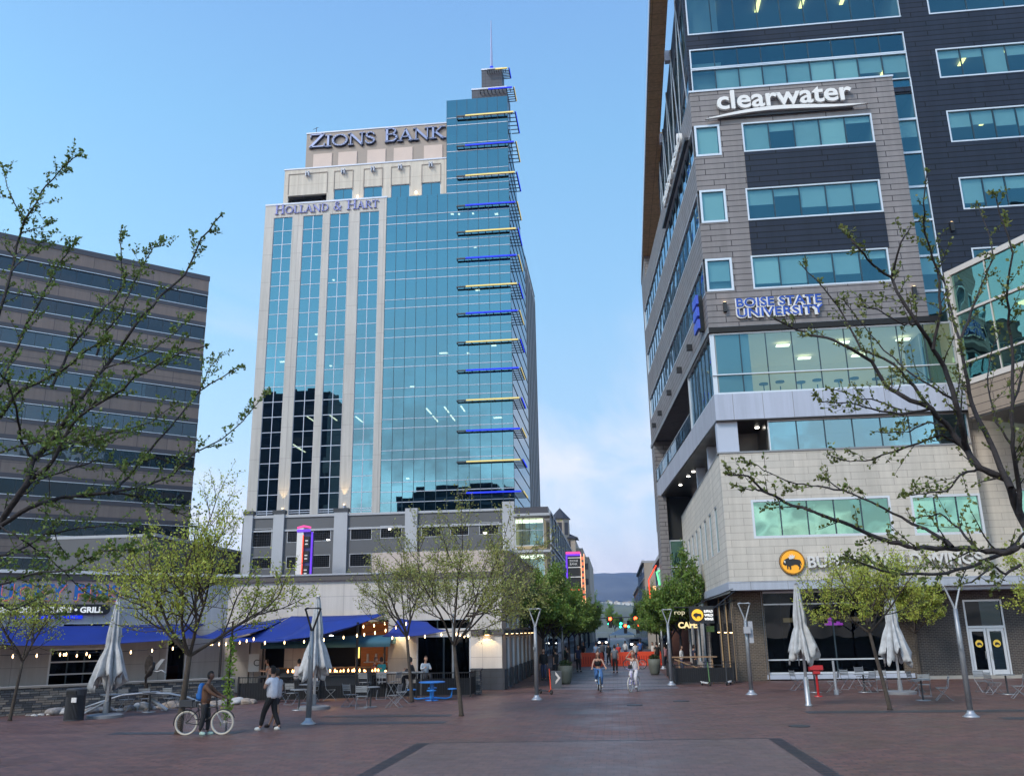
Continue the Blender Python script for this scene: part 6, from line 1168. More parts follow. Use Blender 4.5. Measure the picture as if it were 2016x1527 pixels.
def person(label, x, y, rz, J, top, legs, hair, skin=SK, shoes=(.5, .5, .5), sleeve=0, longhair=0, fine=True, shorts=0, hat=None, z=0., s=1., group=None, crop=0, bag=None):
    """J: joints in metres, person faces -y: head, neck, chest, pelvis, and (shoulder, elbow, hand), (hip, knee, ankle, toe) for left (+x) and right (-x)"""
    r = thing('person', label, 'person', (x, y, z), rz, group); r.scale = (s, s, s)
    V = []; E_ = []; Rr = []
    def add(p, rad, to=None):
        V.append(tuple(p)); Rr.append(rad)
        if to is not None: E_.append((to, len(V)-1))
        return len(V)-1
    pel = add(J['pelvis'], .115); ch = add(J['chest'], (.135, .105), pel); nk0 = add(Vector(J['neck']), .058, ch); hd = Vector(J['head'])
    add(hd-Vector((0, -.01, .05)), .062, nk0)
    for S in ('L', 'R'):
        sh, el, ha = [Vector(q) for q in J['arm'+S]]
        a = add(sh, .055, ch); b = add(el, .04, a); c = add(ha, .027, b); d = (ha-el).normalized(); side = d.cross(Vector((0, 1, 0)) if abs(d.y) < .8 else Vector((1, 0, 0))).normalized()
        k = add(ha+d*.06, .03, c)
        if fine:
            for q in range(4): f = add(ha+d*.10+side*(q-1.5)*.019, .0095, k); g_ = add(ha+d*(.135+(.012, .02, .016, 0)[q])+side*(q-1.5)*.021+Vector((0, -.012, -.008)), .0075, f)
            t = add(ha+d*.06+side*.04, .011, c); add(ha+d*.10+side*.052, .009, t)
        hp, kn, an_, to = [Vector(q) for q in J['leg'+S]]
        a = add(hp, .085, pel); b = add(kn, .055, a); c = add(an_, .036, b); add(to, .032, c)
    bo = skinmesh('body', V, E_, Rr, cm(skin, .55), r); hv_, hf_, cv_, cf_ = head_parts(hd)
    for sx_ in (-1, 1):                   # ears
        k0 = len(hv_); hv_ += [(hd.x+sx_*.072, hd.y+.0, hd.z+.03), (hd.x+sx_*.096, hd.y+.022, hd.z+.03), (hd.x+sx_*.09, hd.y+.015, hd.z-.03), (hd.x+sx_*.072, hd.y, hd.z-.03)]; hf_.append((k0, k0+1, k0+2, k0+3))
    me = bo.data; b0 = len(me.vertices); vs_ = [tuple(v.co) for v in me.vertices]+hv_; fs_ = [tuple(p.vertices) for p in me.polygons]+[tuple(i+b0 for i in f) for f in hf_]
    m2 = bpy.data.meshes.new('body'); m2.from_pydata(vs_, [], fs_); m2.polygons.foreach_set('use_smooth', [True]*len(m2.polygons)); m2.materials.append(me.materials[0]); bo.data = m2
    # clothing
    V, E_, Rr = [], [], []
    pel = add(Vector(J['pelvis'])+Vector((0, 0, -.15 if not crop else .16)), (.225, .20) if not crop else (.185, .16)); md = add(Vector(J['pelvis']).lerp(Vector(J['chest']), .35 if not crop else .7), (.19, .16), pel); ch = add(J['chest'], (.215, .175), md); add((Vector(J['neck'])*.75+Vector(J['chest'])*.25), .075, ch)
    for S in ('L', 'R'):
        sh, el, ha = [Vector(q) for q in J['arm'+S]]
        a = add(sh, .085, ch)
        if sleeve > 0: b = add(sh.lerp(el, min(1, sleeve)), .078 if sleeve < 1 else .06, a)
        if sleeve > 1: add(el.lerp(ha, .92), .038, b)
    skinmesh('shirt', V, E_, Rr, cm(top), r)
    V, E_, Rr = [], [], []
    pel = add(J['pelvis'], (.165, .15)); add(Vector(J['pelvis'])+Vector((0, 0, .07)), (.14, .13), pel)
    for S in ('L', 'R'):
        hp, kn, an_, to = [Vector(q) for q in J['leg'+S]]
        a = add(hp, .115, pel); b = add(kn if not shorts else hp.lerp(kn, .6), .082, a)
        if not shorts: add(an_.lerp(kn, .06), .06, b)
    skinmesh('trousers' if not shorts else 'shorts', V, E_, Rr, cm(legs), r)
    for S in ('L', 'R'):
        hp, kn, an_, to = [Vector(q) for q in J['leg'+S]]; d = (to-an_); d.z = 0
        skinmesh('shoe', [tuple(an_+Vector((0, 0, -.03))), tuple(an_+d*.45+Vector((0, 0, -.05))), tuple(to+d*.25+Vector((0, 0, -.012)))], [(0, 1), (1, 2)], [.066, .064, .054], cm(shoes), r)
    hc = MB(); hc.v = cv_; hc.f = cf_; hc.build('hair', cm(hair), r, True); hv = [tuple(hd+Vector((0, .05, .03))), tuple(hd+Vector((0, .06, -.02)))]; he = [(0, 1)]; hrr = [.08, .08]
    if longhair:
        for q, (dx, dz) in enumerate(((-.07, -.16), (.07, -.16), (0, -.2))): hv += [tuple(hd+Vector((dx, .05, dz+.04))), tuple(hd+Vector((dx*1.15, .05, dz-.1*longhair)))]; he += [(1, 2+q*2), (2+q*2, 3+q*2)]; hrr += [.055, .035]
    if longhair: skinmesh('hair', hv, he, hrr, cm(hair), r)
    if fine:
        for dx in (-.034, .034): MB().lathe([(.001, 0), (.011, .004), (.001, .008)], n=8).build('eye', 'black', r).matrix_local = TR(hd.x+dx, hd.y-.086, hd.z+.004) @ RX(R(90))
        MB().box(hd.x-.025, hd.x+.025, hd.y-.104, hd.y-.09, hd.z-.066, hd.z-.058).build('mouth', cm((.25, .08, .07), .6), r)
    if bag: bag(r)
    return r
def stand(step=0., armL=None, armR=None, lean=0.):
    a = lambda s: [(s*.17, .0, 1.42), (s*.22, .02+.04*step*s, 1.15), (s*.23, -.04-.16*step*s, .90)]
    return dict(head=(0, -.03-lean, 1.66), neck=(0, 0-lean*.8, 1.50), chest=(0, 0-lean*.5, 1.30), pelvis=(0, 0, .97), armL=armL or a(1), armR=armR or a(-1),
      legL=[(.09, 0, .90), (.1, -.05-.22*step, .50), (.1, -.02-.42*step if step > 0 else .0, .09), (.11, -.17-.42*step, .045)], legR=[(-.09, 0, .90), (-.1, -.02+.1*step, .49), (-.1, .03+.34*step, .10), (-.11, -.12+.34*step, .045)])
def seated(hz=.45, reach=.35, lean=.05, ax=.0):
    return dict(head=(ax, -.06-lean, hz+.80), neck=(0, -lean, hz+.63), chest=(0, -.02-lean*.5, hz+.43), pelvis=(0, .04, hz+.1), armL=[(.17, -lean, hz+.56), (.24, -.12, hz+.33), (.15, -reach, hz+.36)], armR=[(-.17, -lean, hz+.56), (-.24, -.12, hz+.33), (-.12, -reach, hz+.42)],
      legL=[(.09, 0, hz+.07), (.12, -.4, hz+.08), (.12, -.38, .1), (.12, -.53, .05)], legR=[(-.09, 0, hz+.07), (-.12, -.4, hz+.08), (-.12, -.34, .1), (-.12, -.49, .05)])
# walking man in white: walks to the left of the picture, hand at his face
J = stand(.62, armL=[(.17, 0, 1.42), (.24, -.12, 1.16), (.10, -.17, 1.42)], armR=[(-.17, 0, 1.42), (-.22, -.0, 1.14), (-.22, -.22, .95)])
J['armL'][2] = (.06, -.16, 1.45)
person('man in white t-shirt and black cropped trousers walking with a hand to his face', -10.5, 27.25, R(-90)-.25, J, (.72, .74, .82), (.008, .008, .01), (.01, .008, .007), shoes=(.7, .7, .66), sleeve=.6, s=1.04)
J = stand(-.9)
person('second walker mostly hidden behind the man in white, bare legs and dark sandals', -10.62, 27.95, R(-90)-.2, J, (.45, .45, .5), (.03, .03, .04), (.03, .02, .015), shoes=(.03, .02, .02), sleeve=.6, shorts=1, fine=False, s=.98)
# bicycles
def bicycle(x, y, rz, label, frame, tyre, style='cruiser', steer=0., fender=True):
    r = thing('bicycle', label, 'bicycle', (x, y, 0), rz, 'bicycles'); WR = .34   # faces -y, wheels along y
    for yy, nm in ((-.53, 1), (.53, 0)):
        w = thing_part('wheel', r) if False else MB().ring((0, yy, WR), WR-.025, .025, 'x', 40, 8).build('wheel', tyre, r, True)
        MB().ring((0, yy, WR), WR-.055, .011, 'x', 36, 6).build('rim', 'steel', w)
        sp = MB(); [sp.tube([(0.02*(-1)**k, yy, WR), (0, yy+(WR-.05)*math.cos(2*math.pi*k/24), WR+(WR-.05)*math.sin(2*math.pi*k/24))], .0022, 3) for k in range(24)]; sp.build('spokes', 'steel', w)
        MB().tube([(-.045, yy, WR), (.045, yy, WR)], .022, 8).build('hub', 'steel', w)
    bb = (0, .1, .3); st = (0, .22, .78); ht1 = (0, -.33, .80); ht2 = (0, -.37, .62); fr_ = MB()
    fr_.tube([bb, st], .018, 8).tube([bb, ht2], .021, 8).tube([(0, .2, .7), ht1], .018, 8) if style != 'step' else fr_.tube([bb, st], .018, 8).tube([bb, (0, -.1, .36), ht2], .022, 8)
    fr_.tube([ht1, ht2], .024, 8)
    for s_ in (-1, 1): fr_.tube([(s_*.02, .1, .3), (s_*.05, .53, .34)], .011, 6).tube([(s_*.02, .2, .7), (s_*.05, .53, .34)], .010, 6)
    fr_.build('frame', frame, r)
    fk = MB(); 
    for s_ in (-1, 1): fk.tube([(0, -.375, .60), (s_*.05, -.40, .54), (s_*.05, -.53, .34)], .012, 6)
    fk.build('fork', 'steel' if style == 'city' else frame, r)
    MB().tube([ht1, (0, -.31, .95)], .014, 6).tube([(-.31, -.14, 1.0), (-.26, -.26, 1.03), (0, -.33, .96), (.26, -.26, 1.03), (.31, -.14, 1.0)], .012, 6).build('handlebar', frame if style != 'city' else 'black', r)
    MB().tube([st, (0, .24, .88)], .013, 6).slab([(-.0, .88)]*3, 0, 0).build('seat_post', 'steel', r) if False else MB().tube([st, (0, .24, .88)], .013, 6).build('seat_post', 'steel', r)
    MB().prism([(-.09, .36), (-.1, .28), (-.025, .08), (.025, .08), (.1, .28), (.09, .36)], .88, .93).build('saddle', 'black', r)
    MB().ring((.04, .1, .3), .08, .008, 'x', 20, 4).tube([(.05, .1, .3), (.06, .02, .16)], .01, 6).tube([(-.05, .1, .3), (-.06, .18, .44)], .01, 6).box(.04, .14, -.02, .06, .13, .16).box(-.14, -.04, .14, .22, .43, .46).build('crankset', 'charcoal', r)
    if fender:
        for yy, a0, a1 in ((-.53, 20, 170), (.53, 20, 190)):
            MB().tube([(0, yy-(WR+.03)*math.cos(R(a0+(a1-a0)*k/10)), WR+(WR+.03)*math.sin(R(a0+(a1-a0)*k/10))) for k in range(11)], .016, 5).build('fender', 'black', r)
        rk = MB().box(-.07, .07, .34, .8, .76, .78)
        for s_ in (-1, 1): rk.tube([(s_*.06, .42, .76), (s_*.05, .53, .34), (s_*.06, .66, .76)], .008, 5)
        rk.build('rear_rack', 'black', r); MB().box(-.12, .12, .36, .72, .8, .98).box(-.1, .1, .24, .36, .78, .94).build('rack_bag', 'charcoal', r)
    if steer: pass
    return r
bicycle(-12.05, 26.05, R(90)+.1, 'black city bicycle with cream tyres and a rear rack, stopped by the left tree', 'black', 'cream_rubber', 'city')
def pack(r): MB().lathe([(.02, .95), (.15, .97), (.175, 1.05), (.17, 1.25), (.15, 1.38), (.09, 1.45), (.02, 1.46)], (0, .2, 0), 16, 1, .62).build('backpack', 'bag', r, True); MB().lathe([(.02, 1.0), (.11, 1.02), (.11, 1.16), (.02, 1.19)], (0, .29, 0), 12, 1, .5).build('pocket', 'bag', r, True)
J = stand(.15, armL=[(.17, -.02, 1.38), (.22, -.2, 1.2), (.2, -.42, 1.08)], armR=[(-.17, -.02, 1.38), (-.22, -.2, 1.2), (-.2, -.42, 1.08)], lean=.08)
person('person in brown jacket and dark trousers with a blue backpack, standing over the city bicycle', -12.02, 26.1, R(90)+.1, {k: ([(a, b+.06, c) for a, b, c in v] if isinstance(v, list) else (v[0], v[1]+.06, v[2])) for k, v in J.items()}, (.12, .06, .035), (.015, .017, .022), (.01, .009, .01), skin=SKD, shoes=(.35, .5, .45), sleeve=2, s=.99, bag=pack)
def rider(dx=0., hands=None, kneeL=.62, kneeR=.5):
    return dict(head=(dx, .02, 1.62), neck=(0, .08, 1.47), chest=(0, .10, 1.27), pelvis=(0, .22, .98), armL=[(.16, .08, 1.38), (.25, -.02, 1.18), (.29, -.13, 1.06)], armR=hands or [(-.16, .08, 1.38), (-.25, -.02, 1.18), (-.29, -.13, 1.06)],
      legL=[(.09, .2, .92), (.12, -.13, kneeL), (.12, -.0, .26), (.13, -.13, .20)], legR=[(-.09, .2, .92), (-.13, -.1, .74), (-.12, .13, .50), (-.13, -.0, .45)])
bicycle(-.86, 43.3, .12, 'pale blue cruiser bicycle ridden towards the viewer, left of the pair', 'sky_blue', 'rubber', 'step', fender=False)
person('cyclist in black top and blue jeans with long brown hair riding the pale blue bicycle', -.86, 43.3, .12, rider(), (.012, .012, .014), (.05, .13, .3), (.06, .03, .02), shoes=(.6, .6, .6), longhair=1, crop=1, s=1.03)
bicycle(.75, 42.7, -.35, 'lilac and white cruiser bicycle ridden towards the viewer, right of the pair', 'lilac', 'cream_rubber', 'step', fender=False)
def xbag(r): MB().tube([(.12, .0, 1.44), (.0, -.05, 1.25), (-.14, -.04, 1.02)], .014, 5).build('strap', 'black', r); MB().box(-.2, -.04, -.1, -.02, .98, 1.14).build('bag', 'black', r)
person('cyclist in white top and trousers raising a hand to her hair, with black bag', .75, 42.7, -.35, rider(0, hands=[(-.16, .08, 1.38), (-.34, .02, 1.42), (-.12, .0, 1.66)]), (.62, .60, .62), (.6, .58, .6), (.22, .11, .06), shoes=(.65, .65, .65), longhair=.3, s=1.03, bag=xbag)
# man walking away and others on the street
person('man in grey t-shirt and black trousers walking away down the middle of the street', -.1, 61, R(180), stand(.25), (.12, .14, .17), (.008, .008, .01), (.02, .015, .01), shoes=(.02, .02, .02), sleeve=.6, fine=False)
PG = 'people in the street crowd'
rd = random.Random(12)
CR = [(-4.2, 53, 'dark-clothed person nearest the round planter'), (-3.6, 54.5, 'person in black standing left of the street beyond the planter'), (-3.0, 56.5, 'person in dark jacket among the left crowd'), (-2.6, 63, 'person in navy at the left crowd edge'), (-3.6, 66, 'person in dark green farther in the left crowd'), (-1.6, 74, 'person in light blue behind the left barrier'), (-.6, 75, 'person in black behind the left barrier'), (.2, 76, 'person in red behind the middle barrier'), (1.6, 76.5, 'person in white behind the middle barrier'),
 (3.0, 68, 'person in black with pale stripe right of the right barrier'), (3.5, 67, 'person in pink top right of the barriers'), (3.1, 78, 'person in pale top behind the right barrier'), (4.2, 60, 'person in white shirt seated area at right of the street'), (4.9, 59, 'person in dark top beside the white shirt at right'), (-1.2, 82, 'tiny person in grey far behind the barriers'), (2.2, 84, 'tiny person in blue far behind the barriers'), (.9, 88, 'tiny person in white farthest in the crowd'), (-2.8, 80, 'tiny person in black at the far left crowd')]
cols = [(.01, .01, .012), (.012, .012, .014), (.02, .02, .025), (.015, .02, .06), (.02, .05, .03), (.25, .35, .5), (.012, .012, .012), (.4, .03, .03), (.6, .6, .6), (.02, .02, .02), (.5, .25, .28), (.6, .55, .5), (.65, .65, .65), (.02, .02, .04), (.15, .15, .16), (.05, .12, .35), (.6, .6, .6), (.01, .01, .01)]
for k, (x, y, l_) in enumerate(CR): person(l_, x, y, rd.uniform(-3, 3), stand(rd.uniform(-.3, .3)), cols[k], (.015, .015, .02) if k % 4 else (.04, .05, .1), (.02, .012, .01), shoes=(.05, .05, .05), sleeve=.6 if k % 2 else 2, fine=False, s=rd.uniform(.93, 1.03), group=PG)
bicycle(1.3, 66.5, R(80), 'dark bicycle standing sideways before the orange barriers', 'black', 'rubber', 'city', fender=False)
# diners
for x, y, rz, top, l_, hz, hr_, sl in ((-16.9, 43.2, -1.2, (.35, .3, .28), 'diner in pale top at the far left of the bar table', .75, (.02, .015, .01), .6), (-15.0, 42.0, 2.8, (.42, .38, .40), 'diner in light shirt with dark hair, back to the viewer', .75, (.01, .01, .01), .6), (-14.5, 42.4, 1.9, (.3, .06, .05), 'diner in dark red next to the light shirt', .75, (.03, .015, .01), .6),
  (-11.6, 43.0, 1.7, (.2, .07, .05), 'diner in rust top leaning on the bar, right of centre', .75, (.15, .1, .07), .6), (-11.2, 43.1, -2.4, (.03, .3, .32), 'diner in teal top beside the rust top', .75, (.03, .02, .015), .6), (-9.25, 41.0, -1.5, (.012, .012, .014), 'person in black with dark hair on a high chair at the patio edge', .78, (.01, .01, .01), 2), (-9.0, 42.6, .6, (.35, .42, .5), 'man in pale blue shirt behind the person in black', .78, (.05, .03, .02), 2), (-13.6, 40.2, .4, (.5, .5, .52), 'child in a white top low behind the umbrella', .3, (.03, .02, .015), .6)):
    person(l_, x, y, rz, seated(hz), top, (.02, .022, .03), hr_, sleeve=sl, fine=False, group='diners on the restaurant patio')
    st_ = thing('bar_stool' if hz > .5 else 'low_stool', 'stool under the '+' '.join(l_.split(',')[0].split()[:12]), 'stool', (x, y, 0), 0, 'stools under the diners'); MB().lathe([(.17, hz-.04), (.17, hz), (.1, hz+.01)], n=16).build('seat', 'charcoal', st_); MB().tube([(0, 0, 0), (0, 0, hz-.04)], .03).lathe([(.2, 0), (.18, .02)], n=14).build('pedestal', 'charcoal', st_)
# ================================================================ trees
class Tree:
    def __init__(s, seed): s.r = random.Random(seed); s.b = MB(); s.nodes = []; s.v = []; s.f = []
    def limb(s, pts, r0, r1, n=6):
        k = len(pts); s.b.tube(pts, [r0+(r1-r0)*i/(k-1) for i in range(k)], n, cap=False)
    def curve(s, p, d, L_, r0, r1, seg=6, wob=.2, lift=.05, n=5):
        r = s.r; pts = [Vector(p)]; d = Vector(d).normalized(); c = Vector((r.uniform(-1, 1), r.uniform(-1, 1), r.uniform(-.5, .5)))*wob
        for i in range(seg):
            d = (d+c*(.5/seg*2)+Vector((r.uniform(-1, 1), r.uniform(-1, 1), r.uniform(-1, 1)))*wob*.5+Vector((0, 0, lift))).normalized(); pts.append(pts[-1]+d*(L_/seg))
        s.limb(pts, r0, r1, n); return pts
    def rec(s, p, d, L_, r, depth, P):
        pts = s.curve(p, d, L_, r, r*.55, 6 if depth else 5, P['wob'], P['lift'], 6 if depth > 1 else 4 if depth else 3)
        if depth == 0:
            s.nodes += [(q, (pts[min(i+1, len(pts)-1)]-pts[max(i-1, 0)]).normalized()) for i, q in enumerate(pts) if i > 0]
            return
        if depth == 1: s.nodes += [(q, (pts[-1]-pts[0]).normalized()) for q in pts[2:]]
        k = P['kids'][depth]; rr = s.r
        for i in range(k):
            t = .22+.78*(i+rr.random())/k; j = min(len(pts)-2, int(t*(len(pts)-1))); q = pts[j].lerp(pts[j+1], t*(len(pts)-1)-j) if t < 1 else pts[-1]
            dd = (pts[j+1]-pts[j]).normalized(); sd = Vector((rr.uniform(-1, 1), rr.uniform(-1, 1), rr.uniform(-.5, .8))); sd = (sd-dd*sd.dot(dd)).normalized()
            s.rec(q, dd*P['fwd']+sd*P['spread'], L_*rr.uniform(.45, .8)*(1.15-.45*t), r*.5, depth-1, P)
        s.rec(pts[-1], (pts[-1]-pts[-2]), L_*.55, r*.5, depth-1, P)
    def leaves(s, per, L_, W_, spread, skip=0., nmax=60000):
        r = s.r; v, f = s.v, s.f; G_ = r.gauss; U = r.uniform
        for q, d in s.nodes:
            if r.random() < skip: continue
            for _ in range(per if isinstance(per, int) else (int(per)+(r.random() < per % 1))):
                a = Vector((G_(0, 1), G_(0, 1), G_(0, 1)+.25)).normalized(); a = (a+d*.5).normalized(); c = q+Vector((U(-1, 1), U(-1, 1), U(-1, 1)))*spread
                n_ = a.cross(Vector((U(-1, 1), U(-1, 1), U(-1, 1)))).normalized(); l_ = L_*U(.6, 1.25); w_ = W_*U(.7, 1.2); i = len(v)
                v += [c, c+a*l_*.5+n_*w_, c+a*l_, c+a*l_*.5-n_*w_]; f.append((i, i+1, i+2, i+3))
    def build(s, root, bark, leaf, trunkname='trunk'):
        s.b.build('branches', bark, root, True)
        m = MB(); m.v = [tuple(q) for q in s.v]; m.f = s.f; m.build('crown', leaf, root)
def plaza_tree(x, y, label, H, crown_r, fork, lean, seed, leaf, per, LL_, nlimb=5, bark='bark', spread=.07, group='young plaza trees', r0=.11, skip=.0, ang=.75, depth=3, kids=None, fwd=.8):
    root = thing('young_tree', label, 'tree', (x, y, 0), 0, group); t = Tree(seed); rr = t.r
    tb = MB(); top = Vector((lean[0], lean[1], fork)); tb.tube([(0, 0, -.05), (0, 0, .1), (lean[0]*.35, lean[1]*.3, fork*.4), (lean[0]*.75, lean[1]*.8, fork*.75), tuple(top)], [r0*1.3, r0*.95, r0*.82, r0*.7, r0*.62], 10).build('trunk', bark, root, True)
    P = dict(wob=.30, lift=.05, kids=[0, 4, 5, 5] if not kids else kids, fwd=fwd, spread=.8)
    a0 = rr.uniform(0, 6.28)
    for k in range(nlimb):
        a = a0+2*math.pi*k/nlimb+rr.uniform(-.4, .4); sp_ = ang*rr.uniform(.6, 1.25) if k else .12; L_ = ((H-fork)*.62 if not k else (crown_r*.48+(H-fork)*.22))*rr.uniform(.85, 1.1)
        zf = fork*(1-.0*k) if k < 3 else fork*(1+.16*(k-2)/nlimb); d = Vector((math.cos(a)*sp_*1.1, math.sin(a)*sp_*1.1, 1))
        t.rec(top*(min(1, zf/fork)), d, L_, r0*.46, depth, P)
    t.leaves(per, LL_, LL_*.36, spread, skip); t.build(root, bark, leaf); print('tree', label, len(t.f), len(t.b.f)); return root
plaza_tree(-13.0, 26.43, 'yellow-green young tree with the city bicycle at its foot', 7.5, 2.9, 2.2, (.15, 0), 4, 'leafB', 1.6, .085, 6, group='young plaza trees', r0=.115, ang=.9)
plaza_tree(-5.35, 31.36, 'thinly leafed tree whose trunk forks in a V, left of the central lamp', 7.6, 3.6, 2.3, (-.25, 0), 9, 'leafD', 2.4, .075, 6, r0=.085, ang=.95, skip=.1)
plaza_tree(-8.55, 37.89, 'slim sparse tree by the blue picnic table', 6.2, 2.6, 2.6, (-.25, 0), 15, 'leafD', 2.0, .075, 5, r0=.09, ang=.7, skip=.2, depth=3, kids=[0, 3, 4, 4])
plaza_tree(9.02, 32.32, 'small yellow-green tree with a thin trunk between the right-hand umbrellas', 5.2, 2.6, 2.5, (-.35, 0), 22, 'leafB', 1.3, .08, 6, r0=.08, ang=1.15, fwd=.7)
plaza_tree(15.4, 49.0, 'small bright green tree against the brick wall left of the door', 5.6, 2.6, 2.3, (0, 0), 31, 'leafB', 1.8, .10, 6, r0=.075, ang=1.1)
plaza_tree(16.8, 33.5, 'bright green tree at the right edge, its trunk out of frame', 5.4, 3.0, 2.4, (0, 0), 37, 'leafB', 2.2, .10, 6, r0=.085, ang=1.1)
plaza_tree(-21.6, 31.0, 'young tree at the left edge behind the ledgestone wall', 5.0, 2.6, 2.0, (.2, 0), 41, 'leafB', .7, .08, 5, r0=.07, ang=.8)
vine = thing('vine_post', 'bright green vine climbing a slim stake beside the left tree', 'plant', (-11.75, 26.9, 0)); MB().tube([(0, 0, 0), (0, 0, 3.2)], .03).build('stem', 'bark', vine); t = Tree(77); t.nodes = [(Vector((random.uniform(-.08, .08), random.uniform(-.08, .08), .35+2.4*k/46)), Vector((0, 0, -1))) for k in range(46)]; t.leaves(9, .10, .04, .1); m = MB(); m.v = [tuple(q) for q in t.v]; m.f = t.f; m.build('foliage', leafmat('vine_leaf', (.24, .36, .05)), vine)
# street trees: denser, darker; three built, the rest copied
SG = 'street trees in two rows'
def street_tree(seed, H, cr_, x, y, label, per=3, leaf='leafC'):
    return plaza_tree(x, y, label, H, cr_, 2.3, (.05, 0), seed, leaf, per, .17, 7, bark='barkd', spread=.16, group=SG, r0=.12, ang=.8, kids=[0, 4, 4, 5], depth=3, fwd=.9)
sA = street_tree(51, 6.6, 2.0, -4.35, 54.5, 'first street tree on the left, beyond the cream corner'); sB = street_tree(52, 7.2, 1.9, 4.3, 62, 'first street tree on the right, behind the second lamp'); sC = street_tree(53, 6.6, 1.8, -4.2, 61.5, 'second street tree on the left')
PROT = [sA, sB, sC]
for k, (x, y, s, l_) in enumerate(((-4.0, 69, 1.05, 'third street tree on the left, under the neon sign'), (4.2, 70.5, 1.05, 'second street tree on the right'), (-3.9, 77, 1.1, 'fourth street tree on the left'), (4.0, 79, 1.0, 'third street tree on the right, by the neon arrow'), (-3.8, 85, 1.1, 'fifth street tree on the left'), (4.2, 88, 1.1, 'fourth street tree on the right'), (-3.7, 94, 1.15, 'sixth street tree on the left, before the signals'), (4.4, 98, 1.1, 'fifth street tree on the right'), (-3.9, 103, 1.2, 'seventh street tree on the left'), (-4.6, 136, 1.1, 'first left tree beyond the crossing'), (5.0, 140, 1.1, 'first right tree beyond the crossing'), (-4.4, 148, 1.1, 'second left tree beyond the crossing'), (4.9, 154, 1.15, 'second right tree beyond the crossing'), (-4.6, 162, 1.2, 'third left tree beyond the crossing'), (5.0, 170, 1.2, 'third right tree beyond the crossing'), (-5.5, 190, 1.3, 'tree farther left down the street'), (6, 195, 1.3, 'tree farther right down the street'))):
    dupt(PROT[k % 3], (x, y, 0), k*1.3, l_, s*.84)
for k, (x, y, s, l_) in enumerate(((-20, 262, 2.0, 'large tree far left at the end of the street'), (-8, 290, 1.9, 'broad tree at the end of the street, left of centre'), (8, 300, 1.6, 'low round tree at the end of the street'), (19, 280, 2.0, 'large tree far right at the end of the street'), (0, 340, 1.7, 'tree closing the view at the end of the street'), (-34, 330, 2.4, 'tall tree beyond the end of the street, left'), (30, 350, 2.2, 'tall tree beyond the end of the street, right'))): dupt(PROT[k % 3], (x, y, -1), k, l_, s)
# two big trees at the picture's edges: limbs grow from trunks just outside the frame
def big_tree(label, trunk, paths, seed, leaf, per, y0, yo, tl=(.25, .7), dens=7., LW=(.06, .022), rk=.46):
    p0 = aty(*trunk[0], y0); root = thing('foreground_tree', label, 'tree', (p0.x, p0.y, 0)); O = Vector((p0.x, p0.y, 0)); t = Tree(seed); r = t.r
    TP = [Vector((0, 0, -.1)), Vector((.03, 0, .8)), p0-O]; TP[1] = TP[0].lerp(TP[2], .5)+Vector((.05, .03, 0))
    MB().tube(TP+[aty(*q, y0)-O for q in trunk[1:]], [.17, .14, .105]+[.08]*(len(trunk)-1), 12).build('trunk', 'barkd', root, True)
    for q, (rad, da, db, pts) in enumerate(paths):
        n = len(pts); P = []
        for i, (px, py) in enumerate(pts): P.append(aty(px, py, y0+da+(db-da)*i/(n-1)+.15*math.sin(i*1.7+q))-O)
        Q = []
        for a, b in zip(P, P[1:]):
            for k in range(3): Q.append(a.lerp(b, k/3)+(Vector((r.uniform(-1, 1), r.uniform(-1, 1), r.uniform(-1, 1)))*.012 if k else Vector()))
        Q.append(P[-1]); m = len(Q); rs = [rad*rk*(1-.86*(i/(m-1))**.8)+.003 for i in range(m)]
        t.b.tube(Q, rs, 7 if rad > .02 else 5, cap=False)
        Ltot = sum((a-b).length for a, b in zip(Q, Q[1:])); nt_ = int(Ltot*dens)
        for i in range(nt_):
            f = (i+r.random())/nt_; f = .08+.92*f; j = min(m-2, int(f*(m-1))); p = Q[j].lerp(Q[j+1], f*(m-1)-j); d = (Q[j+1]-Q[j]).normalized()
            if r.random() < .5:
                t.nodes.append((p, d)); continue
            sd = Vector((r.uniform(-1, 1), r.uniform(-.6, .6), r.uniform(-.7, 1))); sd = (sd-d*sd.dot(d)).normalized(); L_ = r.uniform(*tl)*(1.1-.7*f)
            tw_ = t.curve(p, d*.9+sd*.75, L_, max(.0032, rs[j]*.35), .0018, 6, .28, .03, 4)
            for a in tw_[1:]: t.nodes.append((a, d))
            if r.random() < .5:
                a = tw_[3]; w2 = t.curve(a, (tw_[4]-a).normalized()+sd*-.6+Vector((0, 0, r.uniform(-.3, .6))), L_*.5, .0026, .0016, 4, .3, .02, 3)
                for a in w2[1:]: t.nodes.append((a, d))
        for k in range(3): t.nodes.append((Q[-1], (Q[-1]-Q[-2]).normalized()))
    t.leaves(per, LW[0], LW[1], .016, .08); t.build(root, 'barkd', leaf); print('big', label, len(t.f), len(t.b.f)); return root
